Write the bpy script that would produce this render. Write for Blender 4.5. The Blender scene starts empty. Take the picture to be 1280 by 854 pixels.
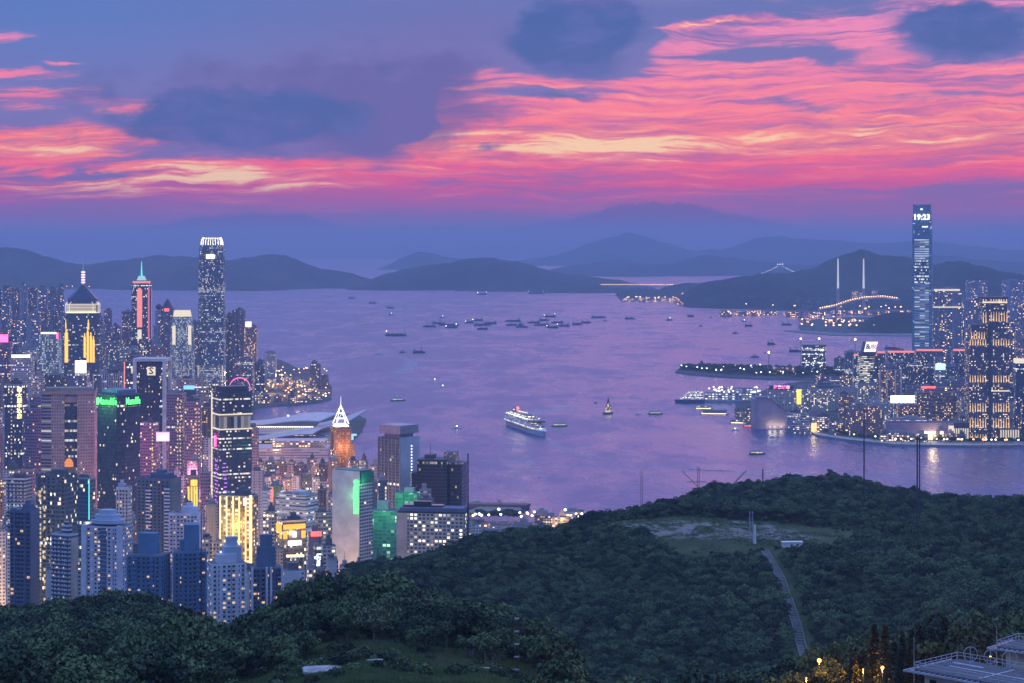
import bpy, math, random
import numpy as np
from mathutils import Vector
R = math.radians
rnd = random.Random(7)
sc = bpy.context.scene
col = sc.collection

# ------------------------------------------------------------------ camera
F, H, HY, CX = 2600.0, 385.0, 300.0, 640.0      # focal length (px of the 1280 px photo), eye height, horizon row, centre column
cam_d = bpy.data.cameras.new('camera'); cam = bpy.data.objects.new('camera', cam_d); col.objects.link(cam)
cam.location = (0, 0, H); cam.rotation_euler = (R(90), 0, 0)
cam_d.sensor_width = 36.0; cam_d.lens = 36.0 * F / 1280.0
cam_d.shift_y = -(427.0 - HY) / 1280.0
cam_d.clip_start = 1.0; cam_d.clip_end = 200000.0
sc.camera = cam
sc.view_settings.view_transform = 'Standard'; sc.view_settings.look = 'None'
sc.view_settings.exposure = 0.08; sc.view_settings.gamma = 1.0
sc.view_settings.use_curve_mapping = False
sc.render.engine = 'CYCLES'
cy = sc.cycles
cy.max_bounces = 5; cy.diffuse_bounces = 2; cy.glossy_bounces = 3; cy.transmission_bounces = 2
cy.volume_bounces = 0; cy.transparent_max_bounces = 4
cy.use_denoising = True
cy.sample_clamp_indirect = 4.0; cy.sample_clamp_direct = 0.0
cy.caustics_reflective = False; cy.caustics_refractive = False

def X(px, d): return (px - CX) * d / F
def Z(py, d): return H - (py - HY) * d / F
def DW(py, z=0.0): return F * (H - z) / (py - HY)

# ------------------------------------------------------------------ node helper
def lin(c):
    r = [(v / 255.0 / 12.92) if v / 255.0 <= 0.04045 else ((v / 255.0 + 0.055) / 1.055) ** 2.4 for v in c[:3]]
    return (r[0], r[1], r[2], 1.0)
class N:
    """thin wrapper that writes node maths as calls"""
    def __init__(s, tree): s.t = tree
    def node(s, typ, **kw):
        n = s.t.nodes.new(typ)
        for k, v in kw.items(): setattr(n, k, v)
        return n
    def put(s, sock, v):
        if v is None: return
        if hasattr(v, 'is_linked') or hasattr(v, 'links'): s.t.links.new(v, sock)
        else: sock.default_value = v
    def m(s, op, a, b=None, c=None, clamp=False):
        n = s.node('ShaderNodeMath', operation=op, use_clamp=clamp)
        s.put(n.inputs[0], a); s.put(n.inputs[1], b); s.put(n.inputs[2], c)
        return n.outputs[0]
    def add(s, a, b): return s.m('ADD', a, b)
    def sub(s, a, b): return s.m('SUBTRACT', a, b)
    def mul(s, a, b): return s.m('MULTIPLY', a, b)
    def mix(s, f, a, b, blend='MIX'):
        n = s.node('ShaderNodeMix', data_type='RGBA', blend_type=blend)
        s.put(n.inputs['Factor'], f); s.put(n.inputs[6], a); s.put(n.inputs[7], b)
        return n.outputs[2]
    def ss(s, v, lo, hi, a=0.0, b=1.0):
        n = s.node('ShaderNodeMapRange', interpolation_type='SMOOTHSTEP', clamp=True)
        s.put(n.inputs[0], v); s.put(n.inputs[1], lo); s.put(n.inputs[2], hi); s.put(n.inputs[3], a); s.put(n.inputs[4], b)
        return n.outputs[0]
    def xyz(s, x, y, z=0.0):
        n = s.node('ShaderNodeCombineXYZ'); s.put(n.inputs[0], x); s.put(n.inputs[1], y); s.put(n.inputs[2], z); return n.outputs[0]
    def sep(s, v):
        n = s.node('ShaderNodeSeparateXYZ'); s.put(n.inputs[0], v); return n.outputs
    def noise(s, vec, scale=1.0, detail=4.0, rough=0.5, dist=0.0, dim='3D'):
        n = s.node('ShaderNodeTexNoise', noise_dimensions=dim)
        s.put(n.inputs['Vector'], vec); s.put(n.inputs['Scale'], scale); s.put(n.inputs['Detail'], detail)
        s.put(n.inputs['Roughness'], rough); s.put(n.inputs['Distortion'], dist)
        return n.outputs[0]
    def white(s, vec, dim='3D'):
        n = s.node('ShaderNodeTexWhiteNoise', noise_dimensions=dim); s.put(n.inputs['Vector'], vec); return n.outputs[0], n.outputs[1]
    def ramp(s, fac, stops, interp='LINEAR'):
        n = s.node('ShaderNodeValToRGB'); cr = n.color_ramp; cr.interpolation = interp
        while len(cr.elements) < len(stops): cr.elements.new(0.5)
        for e, (p, c) in zip(cr.elements, stops): e.position = p; e.color = c if len(c) == 4 else (*c, 1)
        s.put(n.inputs[0], fac); return n.outputs[0]

# ------------------------------------------------------------------ world: dusk sky, clouds laid out by compass direction
SUN_AZ, SUN_EL = 8.0, -1.5
world = bpy.data.worlds.new('World'); sc.world = world; world.use_nodes = True
wt = world.node_tree; wt.nodes.clear(); w = N(wt)
geo = w.node('ShaderNodeTexCoord')
dx, dy, dz = w.sep(geo.outputs['Generated'])
az = w.mul(w.m('ARCTAN2', dx, dy), F)                                   # angle round the compass, in photo pixels
hyp = w.m('SQRT', w.add(w.mul(dx, dx), w.mul(dy, dy)))
el = w.mul(w.m('ARCTAN2', dz, hyp), F)                                  # angle above the horizon, in photo pixels
U = w.add(az, 640.0)
V = w.sub(300.0, el)                                                    # row the direction has in the photo
# warp both with noise so every edge is ragged
n1 = w.noise(w.xyz(w.mul(U, 1/260.), w.mul(V, 1/95.), 3.1), 1.0, 5.0, 0.55)
n2 = w.noise(w.xyz(w.mul(U, 1/150.), w.mul(V, 1/60.), 9.7), 1.0, 5.0, 0.6)
Uw = w.add(U, w.mul(w.sub(n1, 0.5), 170.0))
Vw = w.add(V, w.mul(w.sub(n2, 0.5), 60.0))
def blob(a, b, ra, rb, u=None, v=None, p=1.0):
    u = Uw if u is None else u; v = Vw if v is None else v
    x = w.mul(w.sub(u, a), 1.0 / ra); y = w.mul(w.sub(v, b), 1.0 / rb)
    q = w.add(w.mul(x, x), w.mul(y, y))
    return w.m('EXPONENT', w.mul(w.m('POWER', q, p), -1.0))
def addall(*a):
    r = a[0]
    for b in a[1:]: r = w.add(r, b)
    return r
# clear air behind the cloud
base = w.ramp(w.ss(V, -900, 420), [(0.0, (0.34, 0.54, 1.15, 1)), (0.35, (0.22, 0.36, 0.90, 1)), (0.58, (0.22, 0.30, 0.74, 1)), (0.68, lin((78, 110, 182))), (0.78, lin((84, 104, 174))),
                                   (0.88, lin((112, 106, 176))), (0.93, lin((112, 98, 168))), (1.0, lin((80, 92, 155)))])
n = wt.nodes[-1]
leftblue = blob(40, 20, 330, 110, U, V)
base = w.mix(w.mul(leftblue, 0.55), base, lin((66, 118, 194)))
# big violet-grey cloud masses in the middle
mass = addall(blob(420, 140, 260, 95), w.mul(blob(560, 70, 140, 60), 0.6), w.mul(blob(60, 210, 160, 26), 0.3), w.mul(blob(650, 0, 500, 40), 0.35))
base = w.mix(w.ss(mass, 0.1, 1.1, 0.0, 0.55), base, lin((104, 98, 172)))
# pink, sun-lit streaks: where they are (weight) and how they are broken up (noise)
arch = addall(V, w.mul(U, 0.03), w.mul(w.m('SINE', w.mul(w.add(U, 60.0), 1/230.)), 9.0))
wa = w.mul(w.sub(w.noise(w.xyz(w.mul(U, 1/190.), w.mul(arch, 1/60.), 2.2), 1.0, 4.0, 0.55), 0.5), 44.0)
ar = w.add(arch, wa)
s1 = w.noise(w.xyz(w.mul(U, 1/330.), w.mul(ar, 1/26.), 1.3), 1.0, 8.0, 0.60, 0.2)
s2 = w.noise(w.xyz(w.mul(U, 1/130.), w.mul(ar, 1/9.), 5.5), 1.0, 6.0, 0.66, 0.3)
s3 = w.noise(w.xyz(w.mul(U, 1/420.), w.mul(Vw, 1/80.), 8.5), 1.0, 6.0, 0.58, 0.4)
fil = w.sub(1.0, w.mul(w.m('ABSOLUTE', w.sub(w.noise(w.xyz(w.mul(U, 1/300.), w.mul(ar, 1/17.), 15.5), 1.0, 5.0, 0.55, 0.3), 0.5)), 6.0))   # thin bright threads
streak = addall(w.mul(w.sub(s1, 0.5), 2.6), w.mul(w.sub(s2, 0.5), 1.3), w.mul(w.sub(s3, 0.5), 2.0))
edge = w.add(V, w.mul(w.sub(n1, 0.5), 90.0))
# the upper limit of the lit deck climbs to the right: row 215 at the left, 85 near column 560, off the top at column 900
toprow = w.ramp(w.mul(w.add(Uw, 100.0), 1/1480.0), [(0.0, (.77,)*3), (0.18, (.79,)*3), (0.30, (.80,)*3), (0.385, (.72,)*3), (0.42, (.66,)*3), (0.445, (.34,)*3), (0.52, (.26,)*3), (0.60, (.10,)*3), (0.72, (0, 0, 0)), (1.0, (0, 0, 0))])
deck = w.ss(w.sub(edge, w.mul(toprow, 262.0)), -18.0, 48.0)
deck = w.mul(deck, w.ss(w.add(V, w.mul(w.sub(n2, .5), 40.0)), 284.0, 248.0))
thin = w.add(w.ss(V, 20.0, 150.0, 0.44, 1.0), w.mul(w.ss(U, 1000, 600), 0.10))      # high up the deck is thinner and more torn
wt_left = addall(w.mul(blob(30, 188, 200, 27, p=1.3), 1.25), w.mul(blob(-20, 205, 130, 14), .5), w.mul(blob(55, 130, 125, 14), 1.0), w.mul(blob(30, 103, 90, 7), 0.7), w.mul(blob(330, 218, 170, 18, p=1.3), 0.4), w.mul(blob(5, 55, 42, 10), 0.85), w.mul(blob(90, 88, 36, 3.5), 0.6))
wt_top = addall(w.mul(blob(890, 27, 120, 4, U, Vw), 0.9), w.mul(blob(1225, 12, 120, 10), 0.8))
weight = addall(w.mul(w.mul(deck, thin), 1.12), wt_left, wt_top)
hole = addall(w.mul(blob(735, 50, 90, 50, p=1.8), 1.5), w.mul(blob(1215, 50, 80, 38), 1.1), w.mul(blob(985, 76, 120, 13), 0.9), w.mul(blob(690, 118, 60, 8), 0.8), w.mul(blob(1180, 243, 200, 15), 0.75), w.mul(blob(1010, 132, 70, 7), .7),
              w.mul(blob(120, 222, 90, 6), 0.7), w.mul(blob(560, 230, 130, 9), 0.35), w.mul(blob(1120, 118, 130, 8), 0.5), w.mul(blob(510, 205, 60, 14), 0.5))
weight = w.sub(weight, hole)
pm = w.ss(w.add(weight, w.mul(streak, w.ss(weight, 0.0, 0.5, 0.15, 0.8))), 0.22, 1.02)
pinkcol = w.ramp(w.ss(V, 0, 300), [(0.0, lin((232, 132, 184))), (0.25, lin((244, 122, 160))), (0.5, lin((255, 116, 138))), (0.66, lin((255, 112, 120))),
                                   (0.76, lin((255, 88, 124))), (0.87, lin((222, 66, 132))), (1.0, lin((150, 80, 155)))])
shade_ = w.ss(w.add(w.mul(s2, .5), w.mul(s1, .5)), 0.56, 0.40)
pinkcol = w.mix(w.mul(shade_, w.ss(V, 60, 190, .95, .55)), pinkcol, lin((128, 90, 168)))
skyc = w.mix(w.mul(pm, 0.97), base, pinkcol)
hot = addall(w.mul(blob(690, 203, 190, 13, U, arch), 0.62), w.mul(blob(950, 200, 460, 30, U, arch), 0.42), w.mul(blob(300, 218, 190, 18), 0.75), w.mul(blob(40, 236, 170, 10), 0.45), w.mul(blob(60, 188, 120, 16), 0.5), w.mul(blob(900, 28, 110, 4, U, Vw), 0.7), w.mul(blob(760, 130, 160, 40), 0.25), w.mul(blob(1150, 190, 200, 16, U, arch), 0.3))
hotm = w.mul(w.ss(w.add(hot, w.add(w.mul(w.m('MAXIMUM', fil, 0.0), 0.32), w.mul(w.sub(s2, 0.5), 2.6))), 0.28, 1.15), pm)
skyc = w.mix(w.mul(hotm, 0.95), skyc, w.mix(w.ss(hotm, .55, 1.1), lin((255, 150, 138)), lin((255, 218, 168))))
# darker blue-violet cloud with teal hearts, ragged edges
dkn = w.noise(w.xyz(w.mul(U, 1/70.), w.mul(V, 1/38.), 2.0), 1.0, 7.0, 0.6, 0.3)
dkv = w.mul(w.sub(w.add(w.mul(dkn, .6), w.mul(n2, .4)), 0.5), 2.3)
vio = addall(blob(470, 145, 120, 58, p=1.4), w.mul(blob(330, 120, 220, 60), .6), w.mul(blob(560, 100, 60, 30), .5))
skyc = w.mix(w.mul(w.ss(w.add(vio, dkv), 0.15, 0.9), 0.75), skyc, lin((76, 82, 156)))
dk = addall(w.mul(blob(725, 42, 84, 50, p=1.8), 1.25), w.mul(blob(300, 152, 150, 38, p=1.6), 1.15), w.mul(blob(182, 168, 24, 12), 0.9), w.mul(blob(1210, 44, 80, 36, p=1.3), 1.1), w.mul(blob(475, 95, 30, 14), 0.4), w.mul(blob(690, 122, 50, 6), 0.5), w.mul(blob(1010, 133, 50, 6), 0.4), w.mul(blob(590, 185, 30, 8), .5))
skyc = w.mix(w.mul(w.ss(w.add(dk, dkv), 0.16, 0.70), 0.92), skyc, w.mix(w.ss(dkn, .42, .68), lin((30, 84, 158)), lin((66, 92, 168))))
rose = w.mul(w.ss(V, 225, 262), w.ss(V, 320, 270)); skyc = w.mix(w.mul(rose, w.ss(s3, .3, .6, .3, .8)), skyc, lin((158, 84, 152)))
# distant cumulus bank standing on the horizon, with a lumpy top
cb = w.noise(w.xyz(w.mul(U, 1/46.), 0.5, 0.0), 1.0, 5.0, 0.55)
cb2 = w.noise(w.xyz(w.mul(U, 1/230.), 4.5, 0.0), 1.0, 2.0, 0.5)
puff = w.node('ShaderNodeTexVoronoi', feature='SMOOTH_F1'); w.put(puff.inputs['Vector'], w.xyz(w.mul(U, 1/17.), w.mul(V, 1/15.), 0.0))
bump_top = addall(w.mul(blob(300, 290, 80, 1e6, U, V), 18.0), w.mul(blob(380, 290, 40, 1e6, U, V), 8.0), w.mul(blob(840, 290, 120, 1e6, U, V), 30.0))
topline = addall(308.0, w.mul(cb, -24.0), w.mul(cb2, -28.0), w.mul(bump_top, -1.0), w.mul(puff.outputs[0], 7.0))
bank = w.ss(w.sub(V, topline), -1.5, 4.0)
bankcol = w.ramp(w.ss(V, 240, 350), [(0.0, lin((96, 78, 148))), (0.5, lin((92, 82, 150))), (1.0, lin((80, 84, 148)))])
skyc = w.mix(w.mul(bank, 0.9), skyc, bankcol)
hz = w.ss(V, 285, 350)
skyc = w.mix(w.mul(hz, 0.75), skyc, lin((88, 82, 148)))
# sky overhead, out of the frame: blue with broken pink cloud towards the sunset (this is what the water mirrors)
on = w.noise(w.xyz(w.mul(U, 1/520.), w.mul(V, 1/170.), 6.0), 1.0, 5.0, 0.6, 0.4)
opink = w.mul(w.ss(on, 0.42, 0.62), w.mul(w.ss(V, 20, -90), w.mul(w.ss(V, -1700, -500), blob(760, -300, 560, 900, U, V))))
skyc = w.mix(w.mul(opink, 0.9), skyc, (1.25, 0.40, 0.92, 1))
# below the horizon (only ever seen past the edge of the sea)
skyc = w.mix(w.ss(V, 345, 420), skyc, lin((78, 90, 150)))
nish = w.node('ShaderNodeTexSky', sky_type='NISHITA', sun_disc=False)
nish.sun_elevation = R(SUN_EL); nish.sun_rotation = R(SUN_AZ); nish.altitude = 0; nish.air_density = 1.0; nish.dust_density = 1.0
bg1 = w.node('ShaderNodeBackground'); w.put(bg1.inputs[0], skyc); bg1.inputs[1].default_value = 1.0
bg2 = w.node('ShaderNodeBackground'); w.put(bg2.inputs[0], nish.outputs[0]); bg2.inputs[1].default_value = 0.05
ad = w.node('ShaderNodeAddShader'); wt.links.new(bg1.outputs[0], ad.inputs[0]); wt.links.new(bg2.outputs[0], ad.inputs[1])
out = w.node('ShaderNodeOutputWorld'); wt.links.new(ad.outputs[0], out.inputs[0])
world.cycles.sampling_method = 'MANUAL'; world.cycles.sample_map_resolution = 512

# the after-glow: the sun itself is below the horizon, a very soft weak lamp stands for the lit cloud deck round it
sd = bpy.data.lights.new('sun', 'SUN'); sun = bpy.data.objects.new('sun', sd); col.objects.link(sun)
sd.energy = 0.12; sd.angle = R(40); sd.color = (1.0, 0.55, 0.6)
sun.rotation_euler = (R(90 - 14), 0, R(180 - SUN_AZ)); sun.location = (0, 2000, 1500)

# ------------------------------------------------------------------ object helpers
def tag(o, label=None, cat=None, group=None, kind=None):
    if label: o['label'] = label
    if cat: o['category'] = cat
    if group: o['group'] = group
    if kind: o['kind'] = kind
    return o
def empty(name, loc, rz=0.0, label=None, cat=None, group=None, kind=None):
    o = bpy.data.objects.new(name, None); col.objects.link(o); o.location = loc; o.rotation_euler = (0, 0, rz)
    o.empty_display_size = 1.0
    return tag(o, label, cat, group, kind)
def link(name, me, parent=None, loc=None, rz=0.0):
    o = bpy.data.objects.new(name, me); col.objects.link(o)
    if parent is not None: o.parent = parent
    if loc is not None: o.location = loc
    o.rotation_euler = (0, 0, rz)
    return o
KIDS = {}
def copy_tree(o, parent=None):
    c = o.copy(); col.objects.link(c); c.parent = parent
    for ch in o.children: copy_tree(ch, c)
    return c

class MB:
    """collects prisms, tubes and sheets; UVs in metres (u round the walls, v = height)"""
    def __init__(s): s.v = []; s.f = []; s.uv = []; s.mi = []; s.sm = []
    def face(s, pts, uvs=None, mi=0, sm=False):
        b = len(s.v); s.v += [tuple(p) for p in pts]; s.f.append(tuple(range(b, b + len(pts))))
        s.uv += list(uvs) if uvs else [(p[0], p[1]) for p in pts]; s.mi.append(mi); s.sm.append(sm)
    def prism(s, poly, z0, z1, top=None, mi=0, cap=True, bottom=False, u0=0.0, mitop=None, sm=False):
        """poly counter-clockwise [(x,y)], top = outline at z1 (same count)"""
        top = top or poly; n = len(poly); u = u0
        for i in range(n):
            a, b = poly[i], poly[(i + 1) % n]; c, d = top[(i + 1) % n], top[i]
            L = math.hypot(b[0] - a[0], b[1] - a[1])
            if L < 1e-6 and math.hypot(c[0]-d[0], c[1]-d[1]) < 1e-6: continue
            s.face([(a[0], a[1], z0), (b[0], b[1], z0), (c[0], c[1], z1), (d[0], d[1], z1)],
                   [(u, z0), (u + L, z0), (u + L, z1), (u, z1)], mi, sm)
            u += L
        if cap: s.face([(p[0], p[1], z1) for p in top], None, mi if mitop is None else mitop)
        if bottom: s.face([(p[0], p[1], z0) for p in reversed(poly)], None, mi)
    def box(s, x0, x1, y0, y1, z0, z1, mi=0, bottom=True, mitop=None):
        s.prism([(x0, y0), (x1, y0), (x1, y1), (x0, y1)], z0, z1, mi=mi, bottom=bottom, mitop=mitop)
    def tube(s, p0, p1, r0, r1=None, n=6, mi=0, caps=True):
        r1 = r0 if r1 is None else r1; p0 = Vector(p0); p1 = Vector(p1); ax = (p1 - p0)
        if ax.length < 1e-9: return
        ax.normalize(); up = Vector((0, 0, 1)) if abs(ax.z) < 0.9 else Vector((1, 0, 0))
        a = ax.cross(up).normalized(); b = ax.cross(a).normalized()
        A = [p0 + (a * math.cos(2*math.pi*i/n) - b * math.sin(2*math.pi*i/n)) * r0 for i in range(n)]
        B = [p1 + (a * math.cos(2*math.pi*i/n) - b * math.sin(2*math.pi*i/n)) * r1 for i in range(n)]
        for i in range(n):
            j = (i + 1) % n
            s.face([A[i], A[j], B[j], B[i]], None, mi, n > 6)
        if caps: s.face(B, None, mi); s.face(list(reversed(A)), None, mi)
    def ball(s, c, r, nu=8, nv=5, mi=0, sz=1.0):
        P = [[(c[0] + r*math.sin(math.pi*j/nv)*math.cos(2*math.pi*i/nu), c[1] + r*math.sin(math.pi*j/nv)*math.sin(2*math.pi*i/nu), c[2] + sz*r*math.cos(math.pi*j/nv)) for i in range(nu)] for j in range(nv + 1)]
        for j in range(nv):
            for i in range(nu):
                k = (i + 1) % nu; s.face([P[j+1][i], P[j+1][k], P[j][k], P[j][i]], None, mi, True)
    def mesh(s, name, mats):
        me = bpy.data.meshes.new(name); me.from_pydata(s.v, [], s.f)
        uvl = me.uv_layers.new(name='UVMap'); uvl.data.foreach_set('uv', np.array(s.uv, dtype=np.float32).ravel())
        if not isinstance(mats, (list, tuple)): mats = [mats]
        for m_ in mats: me.materials.append(m_)
        if any(s.mi): me.polygons.foreach_set('material_index', s.mi)
        if any(s.sm): me.polygons.foreach_set('use_smooth', s.sm)
        me.update(); return me
    def build(s, name, mats, parent=None, loc=None, rz=0.0): return link(name, s.mesh(name, mats), parent, loc, rz)

def rect(w_, d_, cx=0.0, cy_=0.0): return [(cx-w_/2, cy_-d_/2), (cx+w_/2, cy_-d_/2), (cx+w_/2, cy_+d_/2), (cx-w_/2, cy_+d_/2)]
def footprint(kind, w_, d_):
    a, b = w_/2, d_/2
    if kind == 'rect': return rect(w_, d_)
    if kind == 'chamfer':
        c = min(w_, d_)*0.18
        return [(-a+c,-b),(a-c,-b),(a,-b+c),(a,b-c),(a-c,b),(-a+c,b),(-a,b-c),(-a,-b+c)]
    if kind == 'cross':
        c, e = w_*0.24, d_*0.24
        return [(-a+c,-b),(-c*.35,-b),(-c*.35,-b+e*.6),(c*.35,-b+e*.6),(c*.35,-b),(a-c,-b),(a-c,-b+e),(a,-b+e),(a,b-e),(a-c,b-e),(a-c,b),(-a+c,b),(-a+c,b-e),(-a,b-e),(-a,-b+e),(-a+c,-b+e)]
    if kind == 'notch':
        c = w_*0.13; e = d_*0.12
        return [(-a,-b),(-c,-b),(-c,-b+e),(c,-b+e),(c,-b),(a,-b),(a,-d_*0.1),(a-c*.6,-d_*0.1),(a-c*.6,d_*0.1),(a,d_*0.1),(a,b),(-a,b),(-a,d_*0.1),(-a+c*.6,d_*0.1),(-a+c*.6,-d_*0.1),(-a,-d_*0.1)]
    if kind == 'bay':   # four shallow bays along the front and back
        P = []; n = 4; t = d_*0.08; s_ = w_/n
        for i in range(n):
            x = -a + i*s_; P += [(x + s_*.12, -b + t), (x + s_*.22, -b), (x + s_*.78, -b), (x + s_*.88, -b + t)]
        P += [(a, -b+t), (a, b)]
        P += [(-a, b), (-a, -b+t)]
        return P
    if kind == 'round':
        return [(a*math.cos(2*math.pi*i/20), b*math.sin(2*math.pi*i/20)) for i in range(20)]
    if kind == 'front':  # bowed front
        P = [(-a + w_*i/8, -b + d_*0.18*(abs(i-4)/4.0)**2) for i in range(9)]
        return P + [(a, b), (-a, b)]
def scalep(P, k, k2=None): k2 = k if k2 is None else k2; return [(x*k, y*k2) for x, y in P]

TXT = {}
def text_mesh(body, size, mat, extrude=0.15, bold=0.0):
    key = (body, size, mat.name, extrude, bold)
    if key in TXT: return TXT[key]
    cu = bpy.data.curves.new('lettering', 'FONT'); cu.body = body; cu.size = size; cu.extrude = extrude; cu.align_x = 'CENTER'; cu.align_y = 'CENTER'
    cu.offset = bold; cu.resolution_u = 2
    o = bpy.data.objects.new('lettering', cu); col.objects.link(o)
    dg = bpy.context.evaluated_depsgraph_get(); dg.update()
    me = bpy.data.meshes.new_from_object(o.evaluated_get(dg)); me.materials.clear(); me.materials.append(mat)
    bpy.data.objects.remove(o); TXT[key] = me
    return me
def lettering(body, size, mat, parent, loc, rz=0.0, sx=1.0, sy=1.0, bold=0.0, rx=90):
    """upright text standing in the local xz plane, facing -y"""
    o = bpy.data.objects.new('lettering', text_mesh(body, size, mat, 0.15, bold)); col.objects.link(o)
    o.parent = parent; o.location = loc; o.rotation_euler = (R(rx), 0, rz); o.scale = (sx, sy, 1); return o

# ------------------------------------------------------------------ materials
MAT = {}
def newmat(name):
    m_ = bpy.data.materials.new(name); m_.use_nodes = True; m_.node_tree.nodes.clear(); MAT[name] = m_
    m_.cycles.emission_sampling = 'NONE'
    return m_, N(m_.node_tree)
def principled(n, base, rough=0.8, em=None, st=None, metal=0.0, spec=0.5, normal=None):
    p = n.node('ShaderNodeBsdfPrincipled'); n.put(p.inputs['Base Color'], base); n.put(p.inputs['Roughness'], rough)
    n.put(p.inputs['Metallic'], metal); n.put(p.inputs['Specular IOR Level'], spec)
    if em is not None: n.put(p.inputs['Emission Color'], em); n.put(p.inputs['Emission Strength'], st)
    if normal is not None: n.put(p.inputs['Normal'], normal)
    o = n.node('ShaderNodeOutputMaterial'); n.t.links.new(p.outputs[0], o.inputs[0]); return p
def plain(name, c, rough=0.7, metal=0.0, var=0.2, scale=0.3):
    if name in MAT: return MAT[name]
    m_, n = newmat(name)
    tc = n.node('ShaderNodeTexCoord')
    k = n.noise(tc.outputs['Object'], scale, 5.0, 0.6)
    f = n.ss(k, 0.25, 0.75, 1 - var, 1 + var)
    vv = n.node('ShaderNodeVectorMath', operation='SCALE'); vv.inputs[0].default_value = c[:3]; n.put(vv.inputs['Scale'], f)
    principled(n, vv.outputs[0], rough, metal=metal); return m_
def glow(name, c, st, light=False):
    if name in MAT: return MAT[name]
    m_, n = newmat(name)
    e = n.node('ShaderNodeEmission'); e.inputs[0].default_value = (*c[:3], 1); e.inputs[1].default_value = st
    o = n.node('ShaderNodeOutputMaterial'); n.t.links.new(e.outputs[0], o.inputs[0])
    if light: m_.cycles.emission_sampling = 'AUTO'
    return m_
WARM, COOL, NEUT = (1.0, 0.62, 0.28), (0.75, 0.88, 1.0), (1.0, 0.82, 0.58)
def facade(name, wall, glass=(.045, .065, .10), bay=3.2, fl=3.3, ww=.6, wh=.5, lit=.12, ca=WARM, cb=COOL, st=2.2, row=0.0, grough=.12, wrough=.75, roof=(.12, .13, .15), band=0.0, metal=0.0, stripe=None, cool=0.5, blank=0.0):
    """wall with a regular grid of window openings, some lit: everything in metres on the wall's own UVs"""
    if name in MAT: return MAT[name]
    m_, n = newmat(name)
    uv = n.node('ShaderNodeUVMap'); u, v, _ = n.sep(uv.outputs[0])
    rn = n.node('ShaderNodeObjectInfo').outputs['Random']
    seed = n.mul(rn, 97.0)
    a = n.mul(u, 1/bay); b = n.mul(v, 1/fl)
    cu, cv = n.m('FLOOR', a), n.m('FLOOR', b); fu, fv = n.m('FRACT', a), n.m('FRACT', b)
    mu = n.m('LESS_THAN', n.m('ABSOLUTE', n.sub(fu, .5)), ww/2); mv = n.m('LESS_THAN', n.m('ABSOLUTE', n.sub(fv, .5)), wh/2)
    g = n.node('ShaderNodeNewGeometry'); nz = n.sep(g.outputs['Normal'])[2]
    wallm = n.m('LESS_THAN', nz, 0.6)
    wcol, _ = n.white(n.xyz(n.m('FLOOR', n.mul(a, .5)), seed, 7.0)); colm = n.m('GREATER_THAN', wcol, blank)
    mask = n.mul(n.mul(n.mul(mu, mv), wallm), colm)
    wv, wc = n.white(n.xyz(cu, cv, seed)); r_, g_, b_ = n.sep(wc)
    low = n.noise(n.xyz(n.mul(cu, .35), n.mul(cv, .13), seed), 1.0, 2.0)
    prob = n.mul(n.ss(low, .3, .72, .15, 1.5), lit)
    on = n.m('LESS_THAN', wv, prob)
    if row > 0:
        wr, wc2 = n.white(n.xyz(cv, seed, 3.0)); ron = n.mul(n.m('LESS_THAN', wr, row), n.m('LESS_THAN', g_, .8)); on = n.m('MAXIMUM', on, ron)
    em = n.mix(n.ss(r_, 0.5 - cool*.5, 1.5 - cool), (*ca, 1), (*cb, 1))
    est = n.mul(n.mul(on, mask), n.mul(n.ss(b_, 0, 1, .12, 1.35), st*.8))
    tc = n.node('ShaderNodeTexCoord')
    k = n.noise(tc.outputs['Object'], 0.06, 5.0, 0.65)
    wallv = n.mix(n.ss(k, .3, .7, 0.0, 1.0), (*[x*.78 for x in wall], 1), (*[x*1.15 for x in wall], 1))
    edge_ = n.mul(n.m('LESS_THAN', fv, .10), wallm); wallv = n.mix(n.mul(edge_, .45), wallv, (*[min(.8, x*1.5+.06) for x in wall], 1))
    if stripe is not None: # a second wall colour between the windows of one floor
        wallv = n.mix(n.mul(mv, .9), wallv, (*stripe, 1))
    basec = n.mix(mask, wallv, n.mix(b_, (*glass, 1), (*[x*2.2 for x in glass], 1)))
    basec = n.mix(wallm, (*roof, 1), basec)
    rough = n.ss(mask, 0, 1, wrough, grough)
    principled(n, basec, rough, em, est, metal=metal); return m_
# ------------------------------------------------------------------ terrain
_pr = np.random.RandomState(5).rand(256, 256)
def vnoise(x, y):
    xi = np.floor(x).astype(int); yi = np.floor(y).astype(int); fx = x - xi; fy = y - yi
    fx = fx*fx*(3-2*fx); fy = fy*fy*(3-2*fy)
    g = lambda i, j: _pr[i % 256, j % 256]
    return (g(xi,yi)*(1-fx)+g(xi+1,yi)*fx)*(1-fy) + (g(xi,yi+1)*(1-fx)+g(xi+1,yi+1)*fx)*fy
def fbm(x, y, o=4):
    s = 0; a = 1.0; t = 0
    for i in range(o): s = s + a*vnoise(x*2**i + 17*i, y*2**i + 5*i); t += a; a *= .5
    return s/t - .5
TD = np.array([60, 200, 300, 420, 520, 620, 750, 850, 950, 1080, 1200, 1330, 1450, 1600, 1720, 1900, 2200, 2600, 3000, 3300], float)
TX = np.array([-500, 0, 150, 300, 375, 450, 600, 690, 750, 900, 1040, 1200, 1320, 1900], float)
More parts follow.
